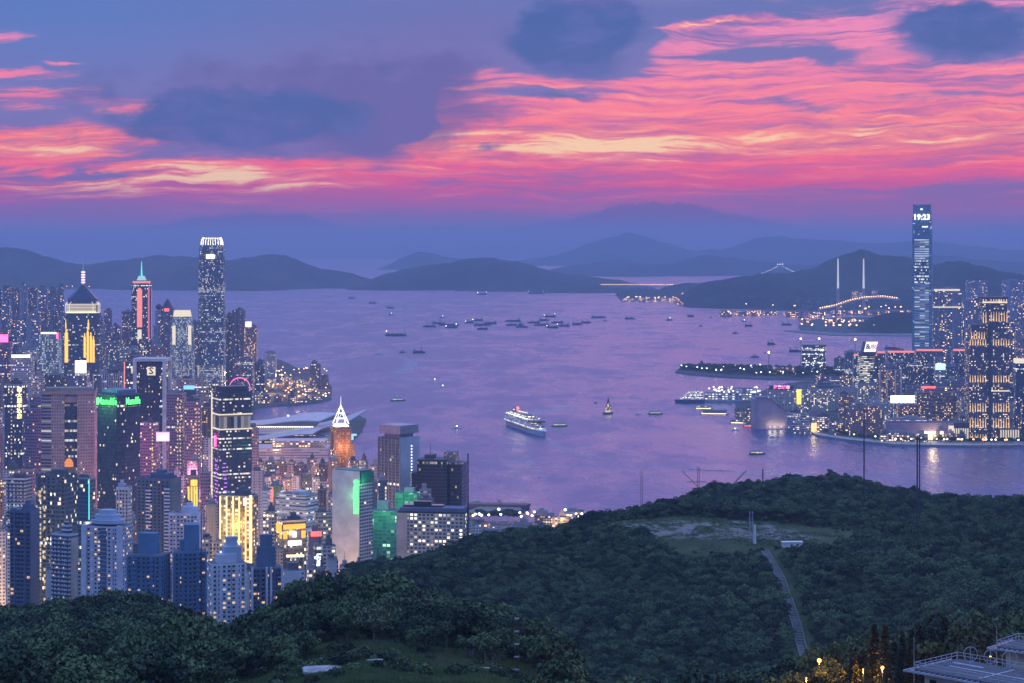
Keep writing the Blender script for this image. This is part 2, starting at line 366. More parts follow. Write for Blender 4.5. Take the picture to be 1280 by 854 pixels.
TZ = np.array([
 [360, 335, 315, 290, 276, 262, 250, 240, 215, 175, 115, 85, 62, 45, 35, 25, 12, 4, 3, 3],
 [360, 335, 315, 290, 274, 254, 238, 227, 206, 165, 110, 80, 60, 45, 35, 25, 12, 4, 3, 3],
 [360, 335, 315, 290, 274, 257, 243, 233, 210, 165, 110, 80, 60, 45, 35, 25, 12, 4, 3, 3],
 [360, 335, 316, 293, 278, 261, 236, 220, 196, 150, 120, 95, 75, 50, 38, 25, 12, 4, 3, 3],
 [360, 336, 317, 296, 283, 275, 240, 212, 180, 150, 142, 138, 110, 70, 45, 25, 12, 4, 3, 3],
 [360, 336, 318, 298, 285, 274, 240, 205, 175, 148, 151, 167, 140, 85, 50, 25, 12, 4, 3, 3],
 [360, 336, 318, 297, 284, 269, 235, 200, 170, 150, 156, 174, 171, 128, 80, 40, 12, 4, 3, 3],
 [360, 334, 316, 293, 279, 258, 218, 188, 166, 154, 163, 174, 174, 135, 95, 50, 12, 4, 3, 3],
 [360, 332, 312, 284, 262, 236, 204, 184, 170, 168, 176, 184, 189, 158, 115, 60, 12, 4, 3, 3],
 [360, 332, 312, 286, 264, 240, 212, 190, 176, 172, 176, 185, 193, 184, 171, 100, 25, 4, 3, 3],
 [360, 332, 315, 292, 275, 248, 219, 198, 183, 179, 180, 185, 187, 186, 181, 125, 40, 4, 3, 3],
 [360, 334, 318, 293, 275, 257, 236, 223, 212, 201, 194, 186, 183, 177, 150, 90, 30, 4, 3, 3],
 [360, 335, 318, 294, 278, 262, 243, 231, 217, 206, 197, 188, 182, 175, 150, 90, 30, 4, 3, 3],
 [360, 335, 318, 296, 284, 272, 258, 246, 232, 220, 208, 196, 186, 172, 140, 80, 30, 4, 3, 3]], float)
def _cr(p0, p1, p2, p3, t): return p1 + .5*t*(p2-p0 + t*(2*p0-5*p1+4*p2-p3 + t*(3*(p1-p2)+p3-p0)))
def table(px, d):
    px = np.clip(px, TX[0], TX[-1]); d = np.clip(d, TD[0], TD[-1])
    i = np.clip(np.searchsorted(TX, px) - 1, 0, len(TX)-2); j = np.clip(np.searchsorted(TD, d) - 1, 0, len(TD)-2)
    tx = (px-TX[i])/(TX[i+1]-TX[i]); td = (d-TD[j])/(TD[j+1]-TD[j])
    tx = tx*tx*(3-2*tx)*.5 + tx*.5
    jm, jp = np.maximum(j-1, 0), np.minimum(j+2, len(TD)-1)
    def row(k): return _cr(TZ[k, jm], TZ[k, j], TZ[k, j+1], TZ[k, jp], td)
    return row(i)*(1-tx) + row(i+1)*tx
CLX, CLY, CLA, CLB = 142.0, 1388.0, 80.0, 62.0          # the cleared hilltop
def clear_mask(x, y):
    wob = 1 + .22*np.sin(3*np.arctan2(y-CLY, x-CLX) + 1) + .25*fbm(x/22., y/22., 3)
    q = ((x-CLX)/CLA)**2 + ((y-CLY - (x-CLX)*-.12)/CLB)**2
    return q/(wob*wob)
def TH(x, y):
    x = np.asarray(x, float); y = np.asarray(y, float); d = np.maximum(y, 60.0); px = CX + x/d*F
    z = table(px, d)
    amp = np.clip((d-300)/500., 0.15, 1)*np.clip((z-3)/60., 0, 1)
    n_ = fbm(x/95.+3, y/95.+9, 4)*16*amp + fbm(x/30., y/30., 3)*4*amp
    cm = np.clip(clear_mask(x, y) - .6, 0, 1)
    return z + n_*cm
def th(x, y): return float(TH(np.array([x]), np.array([y]))[0])
def sheet(name, XX, YY, ZZ, mat, kind='structure', smooth=True):
    n_, m_ = XX.shape
    me = bpy.data.meshes.new(name)
    co = np.stack([XX, YY, ZZ], -1).reshape(-1, 3).astype(np.float32)
    idx = np.arange(n_*m_).reshape(n_, m_)
    q = np.stack([idx[:-1, :-1], idx[:-1, 1:], idx[1:, 1:], idx[1:, :-1]], -1).reshape(-1, 4)
    me.vertices.add(len(co)); me.vertices.foreach_set('co', co.ravel())
    me.loops.add(q.size); me.loops.foreach_set('vertex_index', q.ravel().astype(np.int32))
    me.polygons.add(len(q)); me.polygons.foreach_set('loop_start', np.arange(0, q.size, 4, dtype=np.int32))
    me.polygons.foreach_set('use_smooth', np.full(len(q), smooth)); me.update(calc_edges=True); me.validate()
    me.materials.append(mat); o = link(name, me); return tag(o, kind=kind)

# hillside ground: forest-floor soil and low scrub, grass and bare slabs where it is cleared
m_, n = newmat('hillside_ground')
tc = n.node('ShaderNodeTexCoord'); P = tc.outputs['Object']
k1 = n.noise(P, .03, 6, .6); k2 = n.noise(P, .35, 5, .65); k3 = n.noise(P, 2.0, 3, .6)
gc = n.mix(n.ss(k1, .35, .65), (.045, .070, .028, 1), (.080, .110, .045, 1))
gc = n.mix(n.ss(k2, .4, .7, 0, .6), gc, (.085, .095, .045, 1))
x_, y_, z_ = n.sep(P)
def ell(cx, cy_, ra, rb, soft=.25):
    a = n.mul(n.sub(x_, cx), 1/ra); b = n.mul(n.sub(y_, cy_), 1/rb)
    q = n.m('SQRT', n.add(n.mul(a, a), n.mul(b, b)))
    return n.ss(n.add(q, n.mul(n.sub(k1, .5), .6)), 1+soft, 1-soft)
bare = n.mul(ell(130, 1402, 62, 30), n.ss(n.add(n.mul(n.noise(P, .075, 6, .7), 1.0), n.mul(k3, .1)), .50, .60))
bare2 = n.mul(ell(66, 1412, 22, 30), n.ss(n.noise(P, .06, 5, .7), .52, .58))
bare3 = n.mul(ell(172, 1385, 34, 12), n.ss(k2, .42, .55))
bare4 = n.mul(ell(266, 1716, 26, 18), n.ss(n.noise(P, .06, 5, .7), .42, .55))
slab = n.mix(n.ss(k2, .3, .7), (.20, .19, .18, 1), (.34, .31, .29, 1))
bm = n.m('MAXIMUM', n.m('MAXIMUM', bare, bare2), n.m('MAXIMUM', bare3, bare4))
gc = n.mix(n.mul(bm, .85), gc, slab)
bp = n.node('ShaderNodeBump'); bp.inputs['Strength'].default_value = .8; bp.inputs['Distance'].default_value = .8
n.put(bp.inputs['Height'], n.add(k2, n.mul(k3, .5)))
principled(n, gc, .95, normal=bp.outputs[0], spec=.1)
pxs = np.arange(-700, 2001, 9.0); dd = np.concatenate([np.geomspace(60, 3300, 330)])
PX, DD = np.meshgrid(pxs, dd); XX = (PX-CX)*DD/F; ZZ = TH(XX, DD)
ZZ = np.where(DD > 2650, -6.0, ZZ)
hill = sheet('hillside', XX, DD, ZZ, MAT['hillside_ground'])

# ------------------------------------------------------------------ water
m_, n = newmat('harbour_water')
tc = n.node('ShaderNodeTexCoord'); P = tc.outputs['Object']
px_, py_, _ = n.sep(P)
Q = n.xyz(n.mul(px_, 1.0), n.mul(py_, 1.0), 0.0)
w1 = n.noise(n.xyz(n.mul(px_, .0042), n.mul(py_, .0019), 0.0), 1.0, 6, .62, .6)
w2 = n.noise(n.xyz(n.mul(px_, .016), n.mul(py_, .006), 4.0), 1.0, 5, .65, .4)
w3 = n.noise(n.xyz(n.mul(px_, .09), n.mul(py_, .05), 7.0), 1.0, 4, .6)
w4 = n.noise(n.xyz(n.mul(px_, .4), n.mul(py_, .25), 1.0), 1.0, 3, .6)
bp = n.node('ShaderNodeBump'); bp.inputs['Strength'].default_value = 1.0; bp.inputs['Distance'].default_value = 1.0
slick = n.ss(n.add(n.add(n.mul(w1, .6), n.mul(w2, .4)), n.ss(px_, -500, 700, .06, -.03)), .40, .60)
n.put(bp.inputs['Height'], n.add(n.mul(w2, 9.0), n.add(n.mul(w3, 1.6), n.mul(w4, .5))))
rough = n.add(n.mul(slick, .20), .17)
pr = principled(n, (.03, .075, .22, 1), rough, spec=.5, normal=bp.outputs[0]); pr.inputs['IOR'].default_value = 1.33
me = bpy.data.meshes.new('water'); me.from_pydata([(-22000, -2500, 0), (22000, -2500, 0), (22000, 43000, 0), (-22000, 43000, 0)], [], [(0, 1, 2, 3)])
me.materials.append(MAT['harbour_water']); water = tag(link('water', me), kind='structure')

# ------------------------------------------------------------------ far hills
m_, n = newmat('hill_scrub')
tc = n.node('ShaderNodeTexCoord'); P = tc.outputs['Object']
k1 = n.noise(P, .0012, 6, .6); k2 = n.noise(P, .008, 5, .65)
principled(n, n.mix(n.ss(n.add(n.mul(k1, .6), n.mul(k2, .4)), .35, .65), (.014, .024, .014, 1), (.07, .08, .05, 1)), .95, spec=.05)
def ridge(name, D, crest, base_y, depth=2600, seed=0, rough_=1.0):
    xs = [c[0] for c in crest]; ys = [c[1] for c in crest]
    px = np.arange(xs[0], xs[-1] + .1, 2.2); cy_ = np.interp(px, xs, ys)
    # round the crest polyline and give it small knolls
    kk = np.ones(7)/7; cy_ = np.convolve(np.pad(cy_, 3, 'edge'), kk, 'valid')
    cy_ = cy_ + (fbm(px/9. + seed*7.1, px*0+seed, 4)*3.2 + fbm(px/40. + seed*3, px*0+seed, 3)*4)*rough_*np.clip((base_y-cy_)/12., .0, 1)
    zc = np.maximum(Z(cy_, D), -3)
    t = np.linspace(-1, 1, 41)
    T, PXX = np.meshgrid(t, px, indexing='ij'); ZC = np.meshgrid(t, zc, indexing='ij')[1]
    prof = np.clip(1-np.abs(T)**1.25, 0, 1)
    YY = D + T*depth*.5*(.7+.6*vnoise(PXX/70.+seed, PXX*0+2))
    XX_ = (PXX-CX)*D/F + T*0
    spur = fbm(PXX/22.+seed*5+T*1.3, T*2.2+seed, 4)
    ZZ_ = (ZC+8)*prof*(1 + spur*.9*(1-prof)) - 8
    return sheet(name, XX_, YY, ZZ_, MAT['hill_scrub'])
ridge('far_mountains', 33000, [(600,345),(650,325),(700,318),(745,303),(787,290),(825,302),(868,315),(905,312),(940,299),(972,295),(1005,298),(1050,300),(1090,304),(1125,302),(1180,303),(1230,311),(1290,315),(1400,325),(1600,340)], 333, 5000, 3)
ridge('far_mountains', 29000, [(440,350),(480,334),(505,320),(527,313),(545,318),(575,325),(620,333),(700,340),(760,350)], 345, 4000, 9)
ridge('hills', 24000, [(620,352),(700,334),(770,326),(830,331),(880,318),(930,326),(985,332),(1040,330),(1110,322),(1160,318),(1230,326),(1300,330),(1400,340),(1500,352)], 345, 4200, 5)
ridge('hills', 17500, [(-260,345),(-160,322),(-60,312),(0,309),(22,309),(50,319),(84,330),(112,332),(150,325),(190,319),(240,320),(292,325),(338,318),(358,319),(385,330),(420,339),(450,345),(480,357),(495,362)], 361, 3000, 1)
ridge('hills', 16900, [(430,362),(455,352),(500,338),(560,327),(605,321),(645,326),(690,339),(735,345),(765,349),(800,356),(830,362)], 362, 2600, 2)
ridge('island', 15500, [(660,364.6),(690,360),(720,357),(755,358),(785,361),(800,364.6)], 364, 1200, 4)
ridge('island', 14200, [(772,367),(790,362),(815,361),(835,363),(842,367)], 367, 900, 12)
ridge('island', 14600, [(815,366.5),(835,357),(860,353),(900,351),(930,354),(960,366)], 366, 1200, 7)
ridge('hills', 12600, [(846,372),(862,362),(882,354),(910,347),(945,342),(985,341),(1015,336),(1040,322),(1060,317),(1078,312),(1100,318),(1130,322),(1160,330),(1195,326),(1225,331),(1260,341),(1300,345),(1400,352),(1500,370)], 377, 2400, 6)
ridge('port_hill', 8850, [(1060,413),(1075,405),(1092,396),(1110,391),(1135,390),(1160,391),(1185,398),(1210,413)], 412, 500, 8, .5)

# ------------------------------------------------------------------ land along the harbour (level reclaimed ground with a sea wall)
def asphalt(name, c=(.05, .05, .055)):
    m_, n = newmat(name)
    tc = n.node('ShaderNodeTexCoord'); P = tc.outputs['Object']
    k1 = n.noise(P, .01, 5, .6); k2 = n.noise(P, .12, 4, .6)
    vr = n.node('ShaderNodeTexVoronoi', feature='F1'); vr.inputs['Scale'].default_value = .02; n.put(vr.inputs['Vector'], P)
    c1 = n.mix(n.ss(k2, .3, .7), (*c, 1), (*[x*2.2 for x in c], 1))
    c2 = n.mix(n.ss(k1, .45, .6), c1, (.04, .06, .03, 1))
    principled(n, c2, .85, spec=.3); return m_
asphalt('city_asphalt'); plain('sea_wall_concrete', (.22, .21, .2), .85, scale=.05); 
def land(name, pts, z=4.0, mat='city_asphalt'):
    """pts = shoreline in photo pixels on the water level (x, y), or ('w', X, Y) world"""
    P = []
    for p in pts:
        if p[0] == 'w': P.append((p[1], p[2]))
        else: d = DW(p[1]); P.append((X(p[0], d), d))
    A = sum(P[i][0]*P[(i+1)%len(P)][1] - P[(i+1)%len(P)][0]*P[i][1] for i in range(len(P)))
    if A < 0: P.reverse()
    mb = MB(); mb.prism(P, -4, z-.9, mi=1, cap=False); 
    mb.prism(P, z-.9, z, mi=1, cap=False); mb.face([(p[0], p[1], z) for p in P], None, 0)
    return tag(mb.build(name, [MAT[mat], MAT['sea_wall_concrete']]), kind='structure')
land('city_ground', [(-500,392),(-100,392),(20,398),(120,415),(230,428),(300,446),(322,452),(340,449),(352,452),(372,462),(396,463),(408,476),(415,486),(414,500),(400,504),(372,507),(345,508),(322,511),(316,520),(318,536),(330,556),
     (400,566),(432,570),(456,583),(520,620),(560,644),(586,652),(640,660),(700,656),(740,652),('w',700,2950),('w',700,2000),('w',-2600,2000),('w',-4500,5000)])
land('exhibition_ground', [(318,545),(322,531),(345,526),(400,522),(445,520),(458,526),(452,540),(440,552),(430,566),(400,568),(325,560)], 4.0)
land('breakwater', [(585,641),(600,635.5),(650,637),(653,640),(640,643),(590,644)], 3.0, 'sea_wall_concrete')
land('kowloon_ground', [(844,466),(850,461.5),(880,457),(930,458),(985,461),(1010,462),(1060,458),(1110,450),(1140,441),(1300,441),('w',3200,6600),('w',3200,3750),(1290,559),(1200,559.5),(1120,558),(1060,552),(1020,546),(1012,541),(985,537),(960,534),(940,531),(920,524),
     (918,512),(925,505),(938,498),(952,491),(968,484),(1000,479),(1040,477),(1010,475.5),(960,475),(900,472),(860,469)])
def promenade(pts, inw=13.0):
    P = [(X(x, DW(y)), DW(y)+1.5) for x, y in pts]; mb = MB()
    for a, b in zip(P, P[1:]): mb.face([(a[0], a[1], 4.02), (b[0], b[1], 4.02), (b[0], b[1]+inw*5, 4.02), (a[0], a[1]+inw*5, 4.02)])
    tag(mb.build('promenade', plain('lamplit_paving', (.48, .45, .42), .8, scale=.1)), kind='structure')  # pale tone puts the bright lamplit shoreline into the paving colour
promenade([(1012,541),(1020,546),(1060,552),(1120,558),(1200,559.5),(1290,559)])
land('container_port_ground', [(778,377.5),(800,375.5),(850,376),(880,378),(905,381),(945,388.5),(1010,389),(1040,392),(1090,395),(1150,397),(1250,398),(1400,398),('w',4600,12500),('w',2000,12500),('w',700,13800)])
land('port_island_ground', [(998,408),(1012,402),(1030,398.5),(1090,397.2),(1250,399),(1300,405),(1300,416),(1140,415),(1060,416.5),(1000,414)])
land('breakwater', [(980,414.0),(1000,413.2),(1060,418),(1140,418.6),(1200,418.6),(1200,420.2),(1130,420.6),(1040,419.6),(1000,416.4)], 3.0, 'sea_wall_concrete')

# ------------------------------------------------------------------ air
def build_haze(density=5.2e-5, color=(.62, .74, 1.0)):
    m_ = bpy.data.materials.new('haze'); m_.use_nodes = True; t = m_.node_tree; t.nodes.clear()
    v = t.nodes.new('ShaderNodeVolumePrincipled'); v.inputs['Density'].default_value = density; v.inputs['Color'].default_value = (*color, 1)
    v.inputs['Anisotropy'].default_value = 0.0
    o = t.nodes.new('ShaderNodeOutputMaterial'); t.links.new(v.outputs[0], o.inputs['Volume'])
    mb = MB(); mb.box(-24000, 24000, -3000, 45000, -13, 620)
    o = mb.build('haze', m_); tag(o, kind='stuff', label='thin blue evening haze over the harbour and the hills'); return o
build_haze()
# ------------------------------------------------------------------ facade materials
facade('clad_res_pale', (.52,.53,.58), bay=3.4, fl=3.0, ww=.55, wh=.5, lit=.16, st=2.4, blank=.22)
facade('clad_res_white', (.66,.67,.72), bay=3.0, fl=3.0, ww=.5, wh=.48, lit=.2, st=2.6, cool=.4, blank=.22)
facade('clad_res_pink', (.5,.36,.36), bay=3.0, fl=3.0, ww=.5, wh=.5, lit=.18, st=2.4, blank=.22)
facade('clad_res_beige', (.46,.42,.36), bay=3.2, fl=3.0, ww=.5, wh=.5, lit=.2, st=2.6, blank=.22)
facade('clad_res_blue', (.16,.30,.48), bay=3.2, fl=3.0, ww=.6, wh=.5, lit=.10, st=2.6, blank=.22)
facade('clad_res_dark', (.20,.20,.25), bay=3.0, fl=3.0, ww=.6, wh=.55, lit=.16, st=2.4, blank=.22)
facade('clad_res_brown', (.26,.18,.15), bay=3.0, fl=3.0, ww=.5, wh=.5, lit=.2, st=2.6, blank=.22)
facade('clad_office_dark', (.09,.11,.15), bay=1.8, fl=3.8, ww=.85, wh=.62, lit=.12, row=.07, st=1.9, ca=NEUT)
facade('clad_office_teal', (.08,.15,.19), bay=1.8, fl=3.9, ww=.88, wh=.66, lit=.10, row=.10, st=1.9, ca=NEUT)
facade('clad_office_grey', (.28,.29,.32), bay=2.4, fl=3.6, ww=.8, wh=.5, lit=.2, row=.08, st=1.8, ca=NEUT)
facade('clad_office_pale', (.5,.5,.52), bay=2.2, fl=3.6, ww=.78, wh=.45, lit=.18, row=.05, st=1.8, ca=NEUT)
facade('clad_office_purple', (.30,.20,.28), bay=2.4, fl=3.7, ww=.7, wh=.5, lit=.16, row=.04, st=1.8)
facade('clad_pink_granite', (.42,.30,.29), bay=3.0, fl=3.7, ww=.34, wh=.38, lit=.1, st=1.8, ca=NEUT)
facade('clad_pink_band', (.42,.30,.29), bay=60., fl=3.7, ww=1., wh=.5, lit=.0, row=.16, st=1.0, ca=NEUT)
facade('clad_white_band', (.7,.7,.7), bay=4., fl=3.4, ww=1., wh=.42, lit=.25, row=.3, st=1.1, ca=NEUT)
facade('clad_hotel_beige', (.5,.45,.38), bay=3.6, fl=3.2, ww=.62, wh=.55, lit=.4, st=2.2, ca=NEUT, cool=.2)
facade('clad_hotel_brick', (.32,.20,.18), bay=3.4, fl=3.2, ww=.55, wh=.5, lit=.38, st=2.4, blank=.22)
facade('clad_hotel_side', (.6,.55,.52), bay=3.4, fl=3.1, ww=.72, wh=.55, lit=.05, st=1.6, ca=NEUT)
facade('clad_warm_grid', (.22,.17,.12), bay=3.6, fl=3.4, ww=.7, wh=.6, lit=.75, st=1.5)
facade('clad_bright_tower', (.4,.42,.42), bay=2.6, fl=4.0, ww=.8, wh=.55, lit=.75, st=.75, ca=(.85,.9,.8), cb=COOL)
facade('clad_finance', (.13,.19,.25), bay=2.4, fl=4.1, ww=.55, wh=.5, lit=.30, row=.10, st=1.6, ca=(1,.9,.7), cb=COOL)
facade('clad_finance_lower', (.30,.32,.34), bay=2.4, fl=4.1, ww=.6, wh=.55, lit=.6, row=.2, st=1.0, ca=(1,.92,.78), cb=COOL)
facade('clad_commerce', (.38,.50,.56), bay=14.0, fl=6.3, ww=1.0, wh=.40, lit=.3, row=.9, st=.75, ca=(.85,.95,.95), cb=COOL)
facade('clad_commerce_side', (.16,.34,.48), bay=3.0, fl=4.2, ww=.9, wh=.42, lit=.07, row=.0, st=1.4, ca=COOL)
facade('clad_plaza', (.10,.14,.20), bay=2.4, fl=3.8, ww=.8, wh=.5, lit=.12, row=.05, st=1.3, ca=NEUT)
facade('clad_red_lit', (.05,.06,.10), bay=3.0, fl=3.9, ww=.8, wh=.5, lit=.12, row=.08, st=1.6, ca=(1,.3,.25), cb=NEUT)
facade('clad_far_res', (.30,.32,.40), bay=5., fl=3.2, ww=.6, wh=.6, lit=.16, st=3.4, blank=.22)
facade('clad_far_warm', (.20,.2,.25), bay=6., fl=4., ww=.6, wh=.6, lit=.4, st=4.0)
facade('clad_port', (.25,.2,.18), bay=9., fl=5., ww=.6, wh=.6, lit=.5, st=5.0, ca=(1,.5,.2))
facade('clad_green_mesh', (.10,.30,.22), bay=4., fl=3.3, ww=.8, wh=.75, lit=.10, st=1.0, ca=(.6,1,.7), glass=(.06,.2,.14))
facade('clad_gallery', (.16,.2,.3), bay=3.6, fl=5, ww=.9, wh=.2, lit=.8, row=.5, st=1.3, ca=(1,.8,.6), cb=(.7,.5,1))
facade('clad_waterfront_low', (.3,.27,.3), bay=5, fl=4.0, ww=.7, wh=.5, lit=.5, st=2.6)
facade('clad_tile_purple', (.35,.25,.32), bay=3., fl=4, ww=.1, wh=.1, lit=.0)
facade('clad_masterpiece', (.13,.12,.13), bay=3.1, fl=3.6, ww=.62, wh=.5, lit=.32, st=1.8, ca=(1,.75,.45))
facade('clad_iron', (.42,.42,.46), bay=2.8, fl=3.2, ww=.6, wh=.5, lit=.2, st=2.0, blank=.22)
CONC = plain('render_concrete', (.34,.34,.36), .85, scale=.12)
WHITE = plain('white_render', (.66,.65,.66), .8, scale=.08)
DARKC = plain('dark_cladding', (.06,.075,.1), .5, scale=.1)
METAL = plain('grey_metal', (.28,.30,.33), .45, .6, scale=.3)
DMETAL = plain('dark_metal', (.05,.055,.06), .5, .4)
ROOFM = plain('roof_plant', (.13,.14,.16), .85, scale=.15)
BLUEP = plain('blue_render', (.10,.20,.34), .8, scale=.08)
PINKG = plain('pink_granite', (.40,.28,.27), .6, scale=.08)
BRONZE = plain('bronze_glass', (.04,.05,.06), .15)
GREENP = plain('green_panel', (.03,.22,.15), .5)
W_WARM = glow('lit_window_warm', (1.0,.60,.26), 1.0); W_YEL = glow('lit_window_yellow', (1.0,.74,.42), .75); W_COOL = glow('lit_window_cool', (.8,.9,1.0), .5)
GLASSD = plain('window_glass', (.02,.03,.045), .08)
LWHITE = glow('white_light', (1,.95,.88), 2.6); LWARM = glow('warm_light', (1,.66,.32), 3.2); LGOLD = glow('gold_light', (1,.56,.10), 1.6)
LRED = glow('red_light', (1,.12,.12), 2.4); LPINK = glow('pink_light', (1,.12,.38), 3.0); LGREEN = glow('green_light', (.12,1,.22), 2.6); LCYAN = glow('cyan_light', (.1,.85,.85), 1.4)
LBLUE = glow('blue_light', (.15,.4,1), 2.2); LPURP = glow('purple_light', (.5,.15,1), 1.6); LSOFT = glow('soft_light', (1,.86,.66), 1.0); LCOOL = glow('cool_light', (.85,.92,1), 3.2)
LSIGNR = glow('rose_strip', (1,.30,.28), 1.1)
AMB = glow('amber_lamp', (1,.55,.2), 9.0); WHL = glow('white_lamp', (1,.92,.8), 9.0)

BUILT = {}
def ground(x, y): return max(3.9, th(x, y))
def site(x0, x1, yt, d, rot=0.0, ratio=.8, z0=None):
    """centre, base height, width, depth and height (metres) of a block that fills photo columns x0..x1 up to row yt"""
    r = R(rot); W_ = (x1-x0)*d/F; w_ = W_/(abs(math.cos(r)) + ratio*abs(math.sin(r))); dp = w_*ratio
    cx = X((x0+x1)/2, d); g = ground(cx, d) if z0 is None else z0
    return cx, d, g, w_, dp, Z(yt, d) - g, r
def roofworks(root, w_, dp, h, style, seed, wallm, scale=1.0):
    r = random.Random(seed)
    if style == 'none': return
    mb = MB(); t = .35
    for (a, b, c, d_) in ((-w_/2, w_/2, -dp/2, -dp/2+t), (-w_/2, w_/2, dp/2-t, dp/2), (-w_/2, -w_/2+t, -dp/2+t, dp/2-t), (w_/2-t, w_/2, -dp/2+t, dp/2-t)):
        mb.box(a, b, c, d_, h+.003, h+1.3)
    if style != 'bare': mb.build('parapet', wallm, root)
    pw, pd = w_*r.uniform(.35, .6), dp*r.uniform(.35, .55); px_, py_ = w_*r.uniform(-.15, .15), dp*r.uniform(-.1, .15); ph = r.uniform(3.5, 7.5)*scale
    mb = MB(); mb.box(px_-pw/2, px_+pw/2, py_-pd/2, py_+pd/2, h+.002, h+ph)
    if r.random() < .6: mb.box(px_-pw*.25, px_+pw*.2, py_-pd*.3, py_+pd*.25, h+ph-.1, h+ph+3*scale)
    mb.build('plant_room', wallm if r.random() < .5 else ROOFM, root)
    if style == 'full':
        mb = MB()
        for k in range(r.randint(2, 5)):
            bx, by = r.uniform(-.42, .3)*w_, r.uniform(-.42, .3)*dp; s_ = r.uniform(1.5, 3)
            mb.box(bx, bx+s_*1.4, by, by+s_, h+.01, h+r.uniform(1.2, 2.6))
        mb.build('cooling_unit', METAL, root)
        if r.random() < .6:
            mb = MB(); mb.tube((px_, py_, h+ph), (px_, py_, h+ph+r.uniform(5, 12)), .18, .08, 5); mb.build('aerial', DMETAL, root)
def tower(cat, label, x0, x1, yt, d, clad='clad_res_pale', rot=0.0, ratio=.8, shape='rect', roof='full', name='tower_block', group=None, podium=0.0, corner=None, z0=None, trim=None, steps=0):
    cx, cy_, g, w_, dp, h, r = site(x0, x1, yt, d, rot, ratio, z0)
    root = empty(name, (cx, cy_, g), r, label, cat, group)
    m_ = MAT[clad]
    fp = footprint(shape, w_, dp)
    mb = MB()
    if steps:
        hh = h; kx = 1.0
        lv = [h*(1-.045*k) for k in range(steps, -1, -1)]
        z_ = -6
        for k, zt in enumerate(lv):
            mb.prism(scalep(fp, kx), z_, zt, mitop=1); z_ = zt + .002; kx -= .13
        w2, d2 = w_*(kx+.13), dp*(kx+.13)
    else:
        mb.prism(fp, -6, h, mitop=1); w2, d2 = w_, dp
    mb.build('tower_body', [m_, ROOFM], root)
    wallm = MAT[trim] if trim else CONC
    roofworks(root, w2*(.9 if shape != 'rect' else 1), d2*(.9 if shape != 'rect' else 1), h, roof, label, wallm)
    if podium:
        mb = MB(); P = rect(w_*1.35, dp*1.35)
        mb.prism(P, -6, podium, mitop=1); mb.build('podium', [MAT['clad_waterfront_low'], ROOFM], root)
    root['_w'] = w_; BUILT[label] = (root, w_, dp, h)
    return root, w_, dp, h
def ledges(root, w_, dp, h, step, mat, t=.5, proud=.6, z0=8, maxn=60, name='floor_ledge'):
    """projecting concrete edge at every few floors, one part each"""
    mb = MB(); mb.prism(rect(w_+2*proud, dp+2*proud), 0, t, bottom=True); me = mb.mesh(name, mat)
    k = 0; z = h - step
    while z > z0 and k < maxn: link(name, me, root, (0, 0, z)); z -= step; k += 1
def point_lamp(parent, loc, color, watts, r=3.0, name='point_lamp'):
    l = bpy.data.lights.new(name, 'POINT'); l.energy = watts*.35; l.color = color; l.shadow_soft_size = r
    o = bpy.data.objects.new(name, l); col.objects.link(o); o.parent = parent; o.location = loc; return o

# windows as real pieces: a grid on one face, up to 90 of them parts of their own (the lit ones first), the rest one part
WM = {}
def window_mesh(w_, h_, mat):
    key = (round(w_, 2), round(h_, 2), mat.name)
    if key not in WM:
        mb = MB(); mb.box(-w_/2, w_/2, -.12, .35, -h_/2, h_/2); WM[key] = mb.mesh('window', mat)
    return WM[key]
def window_grid(root, w_, dp, h, bays, fl, seed, lit=.2, ww=1.7, wh=1.5, face='front', zmin=0.0, xs=None, limit=90, cols_lit=None):
    r = random.Random(seed); n_ = int((h - zmin - 2.5)//fl); cells = []
    L = w_ if face == 'front' else dp
    xs = xs or [(-.5 + (i+.5)/bays)*L*.94 for i in range(bays)]
    for k in range(n_):
        z = h - 2.2 - k*fl
        for i, x_ in enumerate(xs):
            p = lit*(2.2 if cols_lit and i in cols_lit else 1)
            cells.append((k, x_, z, r.random() < p, r.random()))
    cells.sort(key=lambda c: (not c[3], c[0]))
    rest = MB()
    for j, (k, x_, z, on, q) in enumerate(cells):
        if face == 'front': loc, rz = (x_, -dp/2, z), 0.0
        elif face == 'right': loc, rz = (w_/2, x_, z), R(90)
        else: loc, rz = (-w_/2, -x_, z), R(-90)
        mat = (W_WARM if q < .5 else W_YEL if q < .85 else W_COOL) if on else GLASSD
        if j < limit:
            link('window', window_mesh(ww, wh, mat), root, loc, rz)
        else:
            c, s_ = math.cos(rz), math.sin(rz)
            hx = ww/2*abs(c) + .12*abs(s_); hy = .12*abs(c) + ww/2*abs(s_)
            rest.box(loc[0]-hx, loc[0]+hx, loc[1]-hy, loc[1]+hy, z-wh/2, z+wh/2, mi=0)
    if rest.f: tag(rest.build('windows', GLASSD, root), kind='stuff')
BALM = {}
def balconies(root, w_, dp, h, fl, xs, mat, bw=3.4, bd=1.5, zmin=4, maxn=70, name='balcony'):
    key = (bw, bd, mat.name)
    if key not in BALM:
        mb = MB(); mb.box(-bw/2, bw/2, -bd, 0, -.15, .1); mb.box(-bw/2, bw/2, -bd, -bd+.12, .1, 1.05); mb.box(-bw/2, -bw/2+.12, -bd+.12, 0, .1, 1.05); mb.box(bw/2-.12, bw/2, -bd+.12, 0, .1, 1.05)
        BALM[key] = mb.mesh(name, mat)
    c = 0; z = h - 3.3
    while z > zmin and c < maxn:
        for x_ in xs:
            if c < maxn: link(name, BALM[key], root, (x_, -dp/2, z)); c += 1
        z -= fl

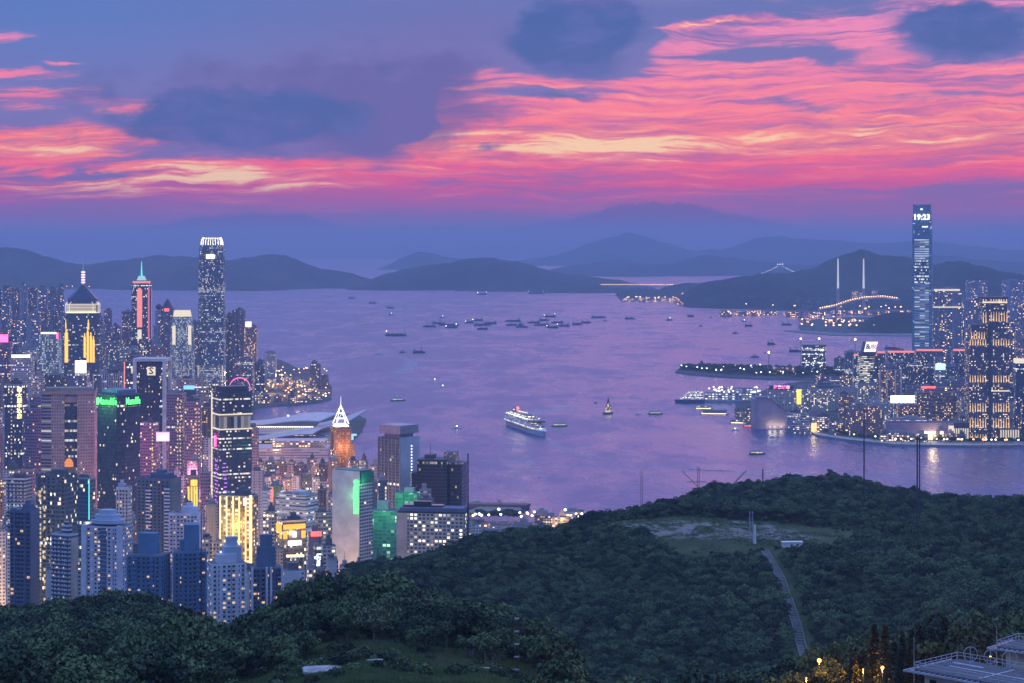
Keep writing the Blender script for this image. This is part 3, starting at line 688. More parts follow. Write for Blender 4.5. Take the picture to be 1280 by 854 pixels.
# ================================================================== LANDMARKS, Hong Kong island side
# twin-curved tallest tower with the lit claw crown
cx, cy_, g, w_, dp, h, r = site(249, 281, 299, 4700, 0, 1.0)
t = empty('skyscraper', (cx, cy_, g), r, 'tallest tower of the left skyline, slim dark glass with a glowing clawed crown', 'skyscraper')
fp = footprint('chamfer', w_, dp)
lv = [(-6, 1.0, 1), (h*.26, 1.0, 1), (h*.262, .985, 0), (h*.62, .985, 0), (h*.625, .955, 0), (h*.84, .955, 0), (h*.845, .91, 0), (h*.955, .90, 0)]
mb = MB()
for i in range(0, len(lv)-1, 2):
    mb.prism(scalep(fp, lv[i][1]), lv[i][0], lv[i+1][0], mi=lv[i][2], mitop=2)
mb.prism(scalep(fp, .88), h*.955, h, top=scalep(fp, .66), mi=0, mitop=2)
mb.build('tower_body', [MAT['clad_finance'], MAT['clad_finance_lower'], ROOFM], t)
# lit crown: ring of curved claws
cl = MB(); cl.prism([(-.5, -.7), (.5, -.7), (.5, .7), (-.5, .7)], 0, 9, top=[(-.35, .6), (.35, .6), (.35, 1.4), (-.35, 1.4)]); 
cl.prism([(-.35, .6), (.35, .6), (.35, 1.4), (-.35, 1.4)], 9.002, 17, top=[(-.2, 4.0), (.2, 4.0), (.2, 4.4), (-.2, 4.4)])
clm = cl.mesh('claw', LWHITE)
for k in range(28):
    a = 2*math.pi*k/28; q = max(abs(math.cos(a)), abs(math.sin(a))); q = (q**4)**.25
    rr = w_*.41/ (abs(math.cos(a))**4 + abs(math.sin(a))**4)**.25
    link('claw', clm, t, (rr*math.cos(a), rr*math.sin(a), h*.955+4), a+math.pi/2)
mb = MB(); mb.prism(scalep(fp, .60), h+.01, h+3); mb.build('crown_drum', LSOFT, t)
mb = MB(); mb.box(-w_*.16, w_*.16, -dp*.475, -dp*.45, h*.885, h*.91); mb.build('lit_panel', LWHITE, t)
for sx in (-1, 1):
    mb = MB(); mb.box(sx*w_*.47-.5, sx*w_*.47+.5, -dp*.5-.6, -dp*.5+.6, 4, h*.26); mb.build('lit_corner_strip', LSOFT, t)
mb = MB(); mb.box(-w_*.9, w_*.9, -dp*.9, dp*.9, -6, 14, mitop=1); mb.build('podium', [MAT['clad_waterfront_low'], ROOFM], t)

# shorter sister tower with floodlit crown
cx, cy_, g, w_, dp, h, r = site(212, 244, 388, 4660, 6, .9)
t = empty('skyscraper', (cx, cy_, g), r, 'pale floodlit tower with a bright stepped crown, left of the tallest left bank tower', 'skyscraper')
fp = footprint('chamfer', w_, dp)
mb = MB(); mb.prism(fp, -6, h*.73, mi=0, mitop=1); mb.prism(scalep(fp, .94), h*.73+.01, h*.86, mi=0, mitop=1); mb.prism(scalep(fp, .84), h*.86+.01, h*.94, top=scalep(fp, .8), mi=0, mitop=1)
mb.build('tower_body', [MAT['clad_bright_tower'], ROOFM], t)
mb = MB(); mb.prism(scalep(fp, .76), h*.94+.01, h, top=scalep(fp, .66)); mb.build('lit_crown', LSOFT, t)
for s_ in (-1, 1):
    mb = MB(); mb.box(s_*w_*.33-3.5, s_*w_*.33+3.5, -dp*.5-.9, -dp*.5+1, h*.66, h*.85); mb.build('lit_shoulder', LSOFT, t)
for k in range(-3, 4):
    mb = MB(); mb.box(k*w_*.13-.35, k*w_*.13+.35, -dp*.5-.5, -dp*.5+.3, 6, h*.72); mb.build('facade_fin', METAL, t)

# triangular plaza tower with pyramid crown and striped mast
cx, cy_, g, w_, dp, h, r = site(81, 127, 391, 3700, 4, .9)
t = empty('skyscraper', (cx, cy_, g), r, 'dark tower with gold vertical strips, glass pyramid crown and tall striped mast', 'skyscraper')
a, b = w_/2, dp/2; c = w_*.14
fp = [(-a, -b+c), (-a+c, -b), (a-c, -b), (a, -b+c), (a, b*.2), (c, b), (-c, b), (-a, b*.2)]
mb = MB(); mb.prism(fp, -6, h, mitop=1); mb.build('tower_body', [MAT['clad_plaza'], ROOFM], t)
pxm = 3700/F
mb = MB(); mb.prism(scalep(fp, .86), h+.01, h+18*pxm, top=scalep(fp, .80)); mb.build('crown_glazing', plain('crown_glass', (.08,.12,.2), .15), t)
for k in range(5): 
    mb = MB(); mb.box(-w_*.42, w_*.42, -dp*.435-.6, -dp*.435+.2, h+(1+k*1.9)*pxm, h+(1.9+k*1.9)*pxm); mb.build('lit_louvre', LSOFT if k else LWARM, t)
mb = MB()
C8 = scalep(fp, .93); C9 = scalep(fp, .93); 
for P_, z_ in ((C8, h+.6), (C9, h+11*pxm)):
    for i in range(8):
        p, q = P_[i], P_[(i+1) % 8]; mb.tube((p[0], p[1], z_), (q[0], q[1], z_), .7, n=4)
tp = scalep(fp, .46)
for i in range(8):
    p, q = C8[i], tp[i]; mb.tube((p[0], p[1], h+.6), (p[0], p[1], h+11*pxm), .6, n=4); mb.tube((p[0], p[1], h+11*pxm), (q[0], q[1], h+22*pxm), .6, n=4)
mb.build('lit_crown_frame', LSOFT, t)
mb = MB(); mb.prism(scalep(fp, .80), h+18*pxm+.02, h+36*pxm, top=scalep(fp, .03)); mb.build('pyramid_roof', plain('dark_glass_roof', (.03,.07,.12), .2), t)
mb = MB(); mb.tube((0, 0, h+33*pxm), (0, 0, h+64*pxm), 2.2, .5, 8); mb.tube((0, 0, h+64*pxm), (0, 0, h+82*pxm), .5, .15, 5); mb.build('mast', plain('white_paint', (.7,.65,.75), .5), t)
rg = MB(); rg.tube((0, 0, 0), (0, 0, 2.6), 3.6, 3.4, 8); rgm = rg.mesh('lit_ring', glow('lilac_light', (.95,.7,1), 1.6))
for k in range(5): link('lit_ring', rgm, t, (0, 0, h+(37+k*3.2)*pxm))
def strip(t, px0, px1, y0, y1, mat=LGOLD, d=3700, x0=81, x1=127, yy=-b-.5, taper=True):
    wd = (px1-px0)*d/F; xc = ((px0+px1)/2-(x0+x1)/2)*d/F; z1 = Z(y0, d)-t.location.z; z0 = Z(y1, d)-t.location.z
    mb = MB(); mb.box(xc-wd/2, xc+wd/2, yy-.5, yy+.5, z0, z1)
    if taper: mb.prism(rect(wd*.5, 1, xc, yy), z1+.01, z1+6)
    mb.build('gold_light_strip', mat, t)
for p in ((84, 88, 415, 452), (107.2, 109.8, 420, 446), (110.9, 113.6, 414, 452), (114.6, 117.4, 419, 452), (118, 120.6, 424, 452), (112, 114, 403, 411), (84.2, 88.2, 471, 487), (84.6, 86, 403, 410)): strip(t, *p)

# tower with red lit arches and a cyan spire
cx, cy_, g, w_, dp, h, r = site(163, 191, 354, 5000, 10, .9)
t = empty('skyscraper', (cx, cy_, g), r, 'dark tower with tall red lit arches and a cyan glowing spire', 'skyscraper')
fp = footprint('chamfer', w_, dp); pxm = 5000/F
mb = MB(); mb.prism(fp, -6, h, mitop=1); mb.prism(scalep(fp, .9), h+.01, h+3.5*pxm, top=scalep(fp, .7), mi=0, mitop=1); mb.build('tower_body', [MAT['clad_office_dark'], ROOFM], t)
mb = MB(); mb.prism(scalep(fp, .92), h+.02, h+2.6*pxm, top=scalep(fp, .86)); mb.build('lit_cornice', LSIGNR, t)
mb = MB(); mb.prism(scalep(fp, .5), h+3.5*pxm+.01, h+9*pxm, top=scalep(fp, .3)); mb.build('lantern', glow('pale_cyan_glow', (.5,.9,1), .8), t)
mb = MB(); mb.tube((0, 0, h+9*pxm), (0, 0, h+27*pxm), 2.4, .7, 6); mb.build('spire', LCYAN, t)
def archwin(t, xc, wd, z0, z1, yy, mat):
    mb = MB(); n_ = 8; pts = [(xc-wd/2, z0), (xc+wd/2, z0)] + [(xc+wd/2*math.cos(math.pi*i/n_), z1+wd*.7*math.sin(math.pi*i/n_)) for i in range(n_+1)]
    mb.face([(p[0], yy, p[1]) for p in pts]); mb.face([(p[0], yy+.8, p[1]) for p in reversed(pts)])
    mb.build('lit_arch', mat, t)
facade('lit_red_rows', (.3,.04,.05), bay=1.6, fl=3.9, ww=.9, wh=.62, lit=.95, st=.9, ca=(1,.16,.2), cb=(1,.35,.35))
archwin(t, -w_*.1, w_*.26, h*.62, h*.93, -dp/2-.5, LSIGNR); archwin(t, w_*.41, w_*.2, h*.52, h*.95, -dp/2-.4, MAT['lit_red_rows'])
mb = MB(); mb.box(-w_*.2, w_*0, -dp/2-.5, -dp/2+.3, h*.5, h*.60); mb.build('lit_panel', LSOFT, t)

# diamond-sign office tower with white corner columns
cx, cy_, g, w_, dp, h, r = site(172, 209, 451, 2950, 0, .9)
t = empty('office_tower', (cx, cy_, g), R(-3), 'dark office tower between white columns, square emblem signs near its top', 'office tower')
mb = MB(); mb.prism(footprint('chamfer', w_*.94, dp*.94), -6, h-2, mitop=1); mb.build('tower_body', [MAT['clad_office_dark'], ROOFM], t)
for sx in (-1, 1):
    for sy in (-1, 1):
        mb = MB(); mb.box(sx*w_*.5-2.4, sx*w_*.5+2.4, sy*dp*.46-2.4, sy*dp*.46+2.4, -6, h); mb.build('corner_column', WHITE, t)
mb = MB(); mb.box(-w_*.56, w_*.56, -dp*.52, dp*.52, h+.01, h+4); mb.build('roof_slab', WHITE, t)
def emblem(t, xc, yc, zc, s_, rz=0.0):
    e = empty('emblem_sign', (xc, yc, zc), rz); e.parent = t
    mb = MB(); mb.box(-s_/2, s_/2, 0, .4, -s_/2, s_/2); mb.build('sign_board', LSOFT, e)
    lettering('S', s_*1.15, DARKC, e, (0, -.3, 0), bold=.25)
    for a_, b_ in ((-.3, .3), (.3, -.3), (.3, .3), (-.3, -.3)):
        mb = MB(); mb.box(a_*s_-.5, a_*s_+.5, -.3, -.05, b_*s_-.5, b_*s_+.5); mb.build('corner_mark', DARKC, e)
s_ = 11*2950/F*.95
emblem(t, w_*.06, -dp*.47-.6, Z(463, 2950)-g, s_)
mb = MB(); mb.box(-w_*.34, w_*.34, -dp*.47-.35, -dp*.47-.05, Z(545, 2950)-g, Z(452.5, 2950)-g); mb.build('glass_bay', facade('clad_emblem_bay', (.03,.035,.05), bay=1.6, fl=3.6, ww=.8, wh=.6, lit=.08, st=1.3), t)
cx2, cy2, g2, w2, dp2, h2, r2 = site(157, 176, 452, 3040, 0, 1.0)
t2 = empty('office_tower', (cx2, cy2, g2), 0, 'narrow dark office wing with a partly hidden emblem sign, left of the white columned tower', 'office tower')
mb = MB(); mb.prism(rect(w2, dp2), -6, h2, mitop=1); mb.build('tower_body', [MAT['clad_office_dark'], ROOFM], t2)
emblem(t2, 3.5*3040/F, -dp2/2-.8, Z(462, 3040)-g2, s_*.8)
mb = MB(); mb.box(-w2/2-.4, -w2/2+1.2, -dp2/2-.7, -dp2/2+.6, 0, h2); mb.build('corner_light_strip', LSIGNR, t2)

# dark glass tower with the green lettering
cx, cy_, g, w_, dp, h, r = site(117.5, 179, 492, 2300, 32, .9)
t = empty('office_tower', (cx, cy_, g), R(-32), 'dark glass office tower with green glowing name sign under its roof', 'office tower')
fp = footprint('chamfer', w_, dp)
mb = MB(); mb.prism(fp, -6, h, mitop=1); mb.build('tower_body', [facade('clad_green_sign_tower', (.025,.045,.07), bay=1.6, fl=4.0, ww=.9, wh=.6, lit=.055, row=.075, st=1.5, ca=NEUT), ROOFM], t)
mb = MB(); mb.prism(scalep(fp, .8), h+.01, h+5); mb.build('plant_room', plain('blue_grey_metal', (.15,.22,.32), .5, .2), t)
sg = empty('name_sign', (0, 0, 0)); sg.parent = t
lettering('Manulife', 11.5, LGREEN, sg, (w_*.03, -dp/2-.9, h-7.5), bold=.08, sx=.74)
mb = MB(); mb.box(-w_*.36, -w_*.28, -dp/2-1.1, -dp/2-.4, h-11.5, h-4); mb.build('sign_square', LGREEN, sg)
mb = MB(); mb.box(-w_*.38, w_*.36, -dp/2-.38, -dp/2-.02, h-13, h-2); mb.build('sign_backing', plain('dark_green', (.01,.06,.03), .5), sg)
sg2 = empty('name_sign', (0, 0, 0)); sg2.parent = t
lettering('Manulife', 11.5, LGREEN, sg2, (w_/2+.9, dp*.0, h-7.5), rz=R(90), bold=.08, sx=.60)
mb = MB(); mb.box(w_/2+.02, w_/2+.38, -dp*.34, dp*.34, h-13, h-2); mb.build('sign_backing', MAT['dark_green'], sg2)
point_lamp(sg, (0, -dp/2-14, h-8), (.2, 1, .3), 60000)

# twin-winged pink granite block with a glass middle
cx, cy_, g, w_, dp, h, r = site(54, 119, 489, 2420, 0, .55)
t = empty('office_tower', (cx, cy_, g), R(6), 'broad pink granite office slab with a dark glass strip down its middle', 'office tower')
a, b = w_/2, dp/2
mb = MB(); 
mb.prism([(-a, -b+3), (-a*.62, -b), (-a*.62, b), (-a, b)], -6, h, mi=1, mitop=3)
mb.prism([(-a*.618, -b), (-a*.12, -b-1.5), (-a*.12, b), (-a*.618, b)], -6, h+.5, mi=0, mitop=3)
mb.prism([(-a*.116, -b+2), (a*.36, -b+2), (a*.36, b), (-a*.116, b)], -6, h-5, mi=2, mitop=3)
mb.prism([(a*.364, -b-1.5), (a, -b+1), (a, b), (a*.364, b)], -6, h+.5, mi=0, mitop=3)
mb.build('tower_body', [MAT['clad_pink_granite'], MAT['clad_pink_band'], facade('clad_glass_strip', (.05,.06,.09), bay=2, fl=3.7, ww=.95, wh=.7, lit=.03, row=.14, st=1.0, ca=NEUT), ROOFM], t)
mb = MB(); mb.box(-a*.11, a*.355, -b+.5, -b+1.9, h-12, h-5.2); mb.build('glass_top_frame', PINKG, t)
mb = MB(); mb.box(-a*.9, a*.9, -b*.4, b*.6, h+.6, h+4.5); mb.build('plant_room', PINKG, t)
mb = MB(); mb.box(-a*1.02, a*1.02, -b-2.2, -b-1.4, h-2, h+1.2); mb.build('cornice', PINKG, t)

# dark glass tower with violet light lines
cx, cy_, g, w_, dp, h, r = site(264, 315.5, 489, 2350, 24, .8)
t = empty('office_tower', (cx, cy_, g), R(24), 'dark blue glass tower with violet zigzag lights and a pale sky terrace band', 'office tower')
fp = rect(w_, dp)
mb = MB(); mb.prism(fp, -6, h*.80, mitop=1); mb.prism(scalep(fp, .94), h*.8+.01, h*.875, mi=2, mitop=1); mb.prism(fp, h*.875+.01, h, mitop=1)
mb.build('tower_body', [facade('clad_violet_tower', (.05,.08,.11), bay=2.0, fl=4.0, ww=.95, wh=.42, lit=.14, row=.12, st=1.3, ca=NEUT), ROOFM, facade('clad_sky_lobby', (.25,.2,.18), bay=4, fl=30, ww=.92, wh=.9, lit=.9, st=.35, ca=(1,.85,.7))], t)
mb = MB(); mb.box(-w_/2-.7, w_/2+.7, -dp/2-.7, dp/2+.7, h*.795, h*.801); mb.build('lit_ledge', LSOFT, t)
mb = MB(); mb.box(-w_/2-.7, w_/2+.7, -dp/2-.7, dp/2+.7, h*.8755, h*.882); mb.build('lit_ledge', LSOFT, t)
mb = MB(); mb.box(-w_*.4, w_*.4, -dp*.4, dp*.4, h+.01, h+6); mb.build('plant_room', DARKC, t)
mb = MB(); mb.box(-w_/2-1.2, -w_/2+.2, dp/2-2, dp/2-.6, 10, h-2); mb.build('corner_light_strip', LSOFT, t)
rz_ = random.Random(3)
for k in range(22):
    z_ = h*.62 - k*4.4; xx = -dp*.42 + (k*7.3 % 11) ; 
    mb = MB(); mb.box(-w_/2-.5, -w_/2-.05, -dp*.35 + rz_.uniform(0, 9), -dp*.35 + rz_.uniform(10, 13), z_, z_+1.1); mb.build('violet_light', LPURP, t)
    mb = MB(); x_ = -w_*.42 + rz_.uniform(0, 3); mb.box(x_, x_+3.5, -dp/2-.5, -dp/2-.05, z_-2, z_-.9); mb.build('violet_light', LPURP, t)
mb = MB(); mb.box(-w_/2-1.0, -w_/2-.1, -dp*.1, dp*.12, h*.70, h*.76); mb.build('pink_sign', LPINK, t)

# white hotel slab with green lettering down its blank end wall
cx, cy_, g, w_, dp, h, r = site(416, 466, 587, 1900, 34, .62)
t = empty('hotel', (cx, cy_, g), R(-34), 'tall white hotel slab with a blank end wall and vertical green glowing sign', 'hotel')
mb = MB(); mb.prism(rect(w_, dp), -6, h-6, mi=0, mitop=1); mb.build('tower_body', [MAT['clad_hotel_side'], ROOFM], t)
mb = MB(); mb.box(-w_/2-.2, w_/2+.05, -dp/2-.8, -dp/2-.01, -6, h); mb.build('blank_end_wall', WHITE, t)
mb = MB(); mb.box(-w_/2+1, w_/2-.4, -dp/2+1.5, dp/2-1, h-5.99, h+.5); mb.build('green_roof_storey', GREENP, t)
mb = MB(); mb.box(w_/2-.01, w_/2+1.4, -dp/2+1, dp/2, h-10, h-1); mb.build('green_fascia', GREENP, t)
mb = MB(); mb.box(w_/2-.01, w_/2+1.4, -dp/2+1, dp/2, h*.24, h*.34); mb.build('green_screen', GREENP, t)
sg = empty('vertical_sign', (w_*.40, -dp/2-1.3, h-8), 0); sg.parent = t
for k, ch in enumerate('世紀香港酒店'): lettering(ch, 5.6, LGREEN, sg, (0, 0, -3-k*5.0), bold=.35)
point_lamp(sg, (0, -6, -15), (.15, 1, .25), 9000, 2)
point_lamp(sg, (w_*.3, 3, -2), (.15, 1, .35), 6000, 2)

# orange floodlit tower with a white lit spire
cx, cy_, g, w_, dp, h, r = site(411, 441, 533, 3050, 14, .9)
t = empty('office_tower', (cx, cy_, g), R(20), 'orange floodlit tower topped by an open white lit spire', 'office tower')
fp = footprint('notch', w_*.86, dp*.9); pxm = 3050/F
mb = MB(); mb.prism(fp, -6, h, mitop=1); mb.build('tower_body', [facade('clad_amber_tower', (.40,.20,.10), bay=2.6, fl=3.7, ww=.5, wh=.5, lit=.35, st=.9, ca=(1,.45,.15), cb=(1,.6,.3)), ROOFM], t)
mb = MB(); mb.box(w_*.30, w_*.6, -dp*.5, dp*.1, -6, h-22*pxm, mitop=1); mb.build('side_wing', [MAT['clad_amber_tower'], ROOFM], t)
mb = MB(); mb.prism(scalep(fp, .8), h+.01, h+4, top=scalep(fp, .6)); mb.build('lit_cornice', LWHITE, t)
mb = MB(); q = w_*.32
for (sx, sy) in ((-1,-1), (1,-1), (1,1), (-1,1)): mb.tube((sx*q, sy*q, h+4), (0, 0, h+27*pxm), .9, .4, 5)
for z_, k in ((.25, .75), (.5, .5), (.72, .28)):
    P_ = [(-q*k, -q*k), (q*k, -q*k), (q*k, q*k), (-q*k, q*k)]
    for i in range(4): mb.tube((*P_[i], h+4+z_*26*pxm), (*P_[(i+1) % 4], h+4+z_*26*pxm), .5, n=4)
mb.tube((-q, -q, h+4), (0, -q*.5, h+4+.5*26*pxm), .5, n=4); mb.tube((q, -q, h+4), (0, -q*.5, h+4+.5*26*pxm), .5, n=4)
mb.tube((0, 0, h+27*pxm), (0, 0, h+38*pxm), .5, .15, 5); mb.build('lit_spire', glow('spire_white', (1, .97, .95), 1.8), t)
point_lamp(t, (0, -dp*.9, h-30), (1, .5, .18), 60000, 4); point_lamp(t, (w_*.8, -dp*.6, h-50), (1, .5, .18), 45000, 4)

# tall pale glass slab with a roof drum
cx, cy_, g, w_, dp, h, r = site(473, 524, 546, 2500, 40, .9)
t = empty('office_tower', (cx, cy_, g), R(-42), 'tall slab with dotted lights down its pale right face and a screened roof', 'office tower')
mb = MB(); mb.prism(rect(w_, dp), -6, h, mi=0, mitop=2); mb.build('tower_body', [facade('clad_slab_front', (.16,.19,.2), bay=3.2, fl=3.6, ww=.82, wh=.6, lit=.035, row=.012, st=1.8, ca=NEUT), WHITE, ROOFM], t)
mb = MB(); mb.box(w_/2-.01, w_/2+.7, -dp/2, dp/2, -6, h+1); mb.build('blank_side_wall', plain('pale_blue_wall', (.42,.50,.58), .6, scale=.05), t)
sg = MB(); sg.box(-.15, .3, -.8, .8, -.6, .6); sgm = sg.mesh('stair_light', LWHITE)
for k in range(26): link('stair_light', sgm, t, (w_/2+.85, dp*.08, h-10-k*3.6))
mb = MB()
for i in range(7): mb.box(-w_/2+w_*i/6-.5, -w_/2+w_*i/6+.5, -dp/2-.7, -dp/2-.01, -6, h+.5)
mb.build('facade_fin', METAL, t)
mb = MB(); mb.prism(rect(w_*.98, dp*.94), h+5, h+15); mb.prism(rect(w_*.7, dp*.7), h+.01, h+5.01); mb.build('roof_screen', plain('roof_screen_grey', (.3,.34,.38), .4, .3), t)

# dark broad tower on the right
cx, cy_, g, w_, dp, h, r = site(516, 584, 573, 2450, 12, .6)
t = empty('office_tower', (cx, cy_, g), R(-10), 'broad unlit black office block at the right end of the left bank towers', 'office tower')
mb = MB(); mb.prism(rect(w_*.62, dp, -w_*.1), -6, h, mi=0, mitop=1); mb.prism(rect(w_*.25, dp*.9, w_*.37, 2), -6, h-4, mi=0, mitop=1); mb.prism(rect(w_*.14, dp*.7, -w_*.48), -6, h-16, mi=0, mitop=1)
mb.build('tower_body', [facade('clad_black_block', (.035,.045,.06), bay=2.2, fl=4., ww=.9, wh=.7, lit=.012, row=.01, st=.5, glass=(.012,.018,.025)), ROOFM], t)
mb = MB(); mb.box(-w_*.28, -w_*.1, -dp*.3, dp*.2, h+.01, h+5); mb.build('plant_room', DARKC, t)
mb = MB(); mb.box(w_*.12, w_*.36, -dp*.3, dp*.3, h-4, h+8); mb.build('roof_scaffold', facade('clad_scaffold', (.35,.28,.26), bay=1.6, fl=1.8, ww=.7, wh=.7, lit=.3, st=.8), t)
mb = MB(); mb.tube((-w_*.2, 0, h), (-w_*.2, 0, h+18), .4, .15, 5); mb.build('aerial', DMETAL, t)

# convention centre on its island: swept winged roofs over a glazed hall
def wing(mb, x0, x1, y0, y1, zf, mi=0, n_=24, m_=6, t=1.6, sag=.25):
    """curved sheet with thickness: zf(u,v) gives the height"""
    G = [[(x0(v)+(x1(v)-x0(v))*u, y0+(y1-y0)*v, zf(u, v)) for u in [i/n_ for i in range(n_+1)]] for v in [j/m_ for j in range(m_+1)]]
    for j in range(m_):
        for i in range(n_):
            a_, b_, c_, d_ = G[j][i], G[j][i+1], G[j+1][i+1], G[j+1][i]
            mb.face([a_, b_, c_, d_], None, mi, True); mb.face([(p[0], p[1], p[2]-t) for p in (d_, c_, b_, a_)], None, mi, True)
    for i in range(n_):
        a_, b_ = G[0][i], G[0][i+1]; mb.face([(a_[0], a_[1], a_[2]-t), (b_[0], b_[1], b_[2]-t), b_, a_], None, mi)
        a_, b_ = G[-1][i+1], G[-1][i]; mb.face([(a_[0], a_[1], a_[2]-t), (b_[0], b_[1], b_[2]-t), b_, a_], None, mi)
    for j in range(m_):
        a_, b_ = G[j+1][0], G[j][0]; mb.face([(a_[0], a_[1], a_[2]-t), (b_[0], b_[1], b_[2]-t), b_, a_], None, mi)
        a_, b_ = G[j][-1], G[j+1][-1]; mb.face([(a_[0], a_[1], a_[2]-t), (b_[0], b_[1], b_[2]-t), b_, a_], None, mi)
dC = 3950; g = 4.0
t = empty('exhibition_hall', (X(385, dC), dC, g), 0, 'long exhibition hall with swept wing roofs jutting into the harbour', 'exhibition hall')
ROOFW = plain('pale_metal_roof', (.55,.55,.56), .35, .5, var=.1, scale=.02)
sx_ = dC/F
def hz_(y): return Z(y, dC)-g
mb = MB(); mb.box(-72*sx_, 36*sx_, -30, 60, -1, 16, mitop=1); mb.build('hall_body', [MAT['clad_gallery'], ROOFW], t)
mb = MB(); mb.box(-70*sx_, 30*sx_, -55, -31, -1, 10, mitop=1); mb.build('lower_hall', [facade('clad_hall_warm', (.3,.28,.25), bay=5, fl=5, ww=.8, wh=.6, lit=.9, st=1.0, ca=(1,.85,.5)), ROOFW], t)
mb = MB(); wing(mb, lambda v: -74*sx_, lambda v: 10*sx_+20*v, -70, -5, lambda u, v: 13 + 13*math.sin(min(1, u*1.1)*math.pi*.5)**2 - 7*(1-v)**2); mb.build('lower_wing_roof', ROOFW, t)
mb = MB(); wing(mb, lambda v: -76*sx_, lambda v: (14+20*v)*sx_, 0, 60, lambda u, v: 30 + 16*math.sin(u*math.pi*.62)**2*(.5+.5*v) + 3*v); mb.build('upper_wing_roof', ROOFW, t)
mb = MB(); wing(mb, lambda v: 8*sx_, lambda v: (40+30*v)*sx_, -10, 110, lambda u, v: 24 + 6*u + 22*(u*v)**1.3); mb.build('harbour_wing_roof', plain('pale_metal_roof_end', (.5,.52,.56), .4, .4, var=.1, scale=.02), t)
mb = MB()
mb.box(-74*sx_, 8*sx_, 1, 2, 22, 27); mb.build('clerestory', glow('clerestory_white', (1,.92,.75), .35), t)
wl = MB(); wl.box(-1.3, 1.3, -.3, .3, -1, 1); wlm = wl.mesh('clerestory_window', LWHITE)
for k in range(30): link('clerestory_window', wlm, t, ((-73+k*2.7)*sx_, .6, 26))
mb = MB()
for k in range(18): mb.box((-36+k*2.9)*sx_, (-34.4+k*2.9)*sx_, -56, -54.8, 1.5, 8.5)
mb.build('lit_entrance', LSOFT, t)
fl_ = MB(); fl_.ball((0, 0, 0), 1.9, 8, 5); flm = fl_.mesh('floodlight', LCOOL)
for px_ in (-29, -20.5): link('floodlight', flm, t, (px_*sx_, 60, hz_(523)))
mb = MB(); mb.box(40*sx_, 60*sx_, 10, 20, 8, 11); mb.box(42*sx_, 56*sx_, 8, 18, 0, 8); mb.build('lit_prow_deck', glow('prow_blue', (.4,.75,1), 1.2), t)
t = empty('exhibition_block', (X(362, 3560), 3560, g), 0, 'long low lilac lit block in front of the winged exhibition hall', 'exhibition block')
mb = MB(); mb.box(-48*3560/F, 50*3560/F, -30, 40, -1, Z(558, 3560)-g, mitop=1); mb.build('block_body', [facade('clad_lilac', (.42,.34,.5), bay=30, fl=4.4, ww=.98, wh=.35, lit=.3, row=.4, st=.4, ca=(.8,.6,1)), ROOFW], t)
mb = MB(); mb.box(-20*3560/F, 45*3560/F, -20, 30, Z(558, 3560)-g+.01, Z(550, 3560)-g, mitop=1); mb.build('upper_storey', [MAT['clad_waterfront_low'], ROOFW], t)

# observation wheel
dW = 4480; t = empty('observation_wheel', (X(299.5, dW), dW, 4), R(20), 'pink lit observation wheel at the left waterfront', 'ferris wheel')
rw = 13.2*dW/F; zc = Z(485.5, dW)-4
mb = MB(); ns = 40
for i in range(ns):
    a0, a1 = 2*math.pi*i/ns, 2*math.pi*(i+1)/ns
    mb.tube((rw*math.cos(a0), 0, zc+rw*math.sin(a0)), (rw*math.cos(a1), 0, zc+rw*math.sin(a1)), .7, n=4, caps=False)
mb.build('rim', LPINK, t)
mb = MB()
for i in range(14): a0 = 2*math.pi*i/14; mb.tube((0, 0, zc), (rw*math.cos(a0), 0, zc+rw*math.sin(a0)), .14, n=4)
mb.build('spokes', plain('white_paint', (.7,.65,.75)), t)
mb = MB(); mb.tube((0, -2, zc), (0, 2, zc), 2.2, n=10); mb.build('hub', LPINK, t)
for s_ in (-1, 1):
    for q_ in (-1, 1): mb = MB(); mb.tube((s_*rw*.5, q_*5, 0), (0, q_*2, zc), .7, n=5); mb.build('leg', MAT['white_paint'], t)
gd = MB(); gd.ball((0, 0, -1.6), 1.2, 6, 4); gdm = gd.mesh('gondola', MAT['white_paint'])
for i in range(28): a0 = 2*math.pi*i/28; link('gondola', gdm, t, (rw*math.cos(a0), 0, zc+rw*math.sin(a0)))
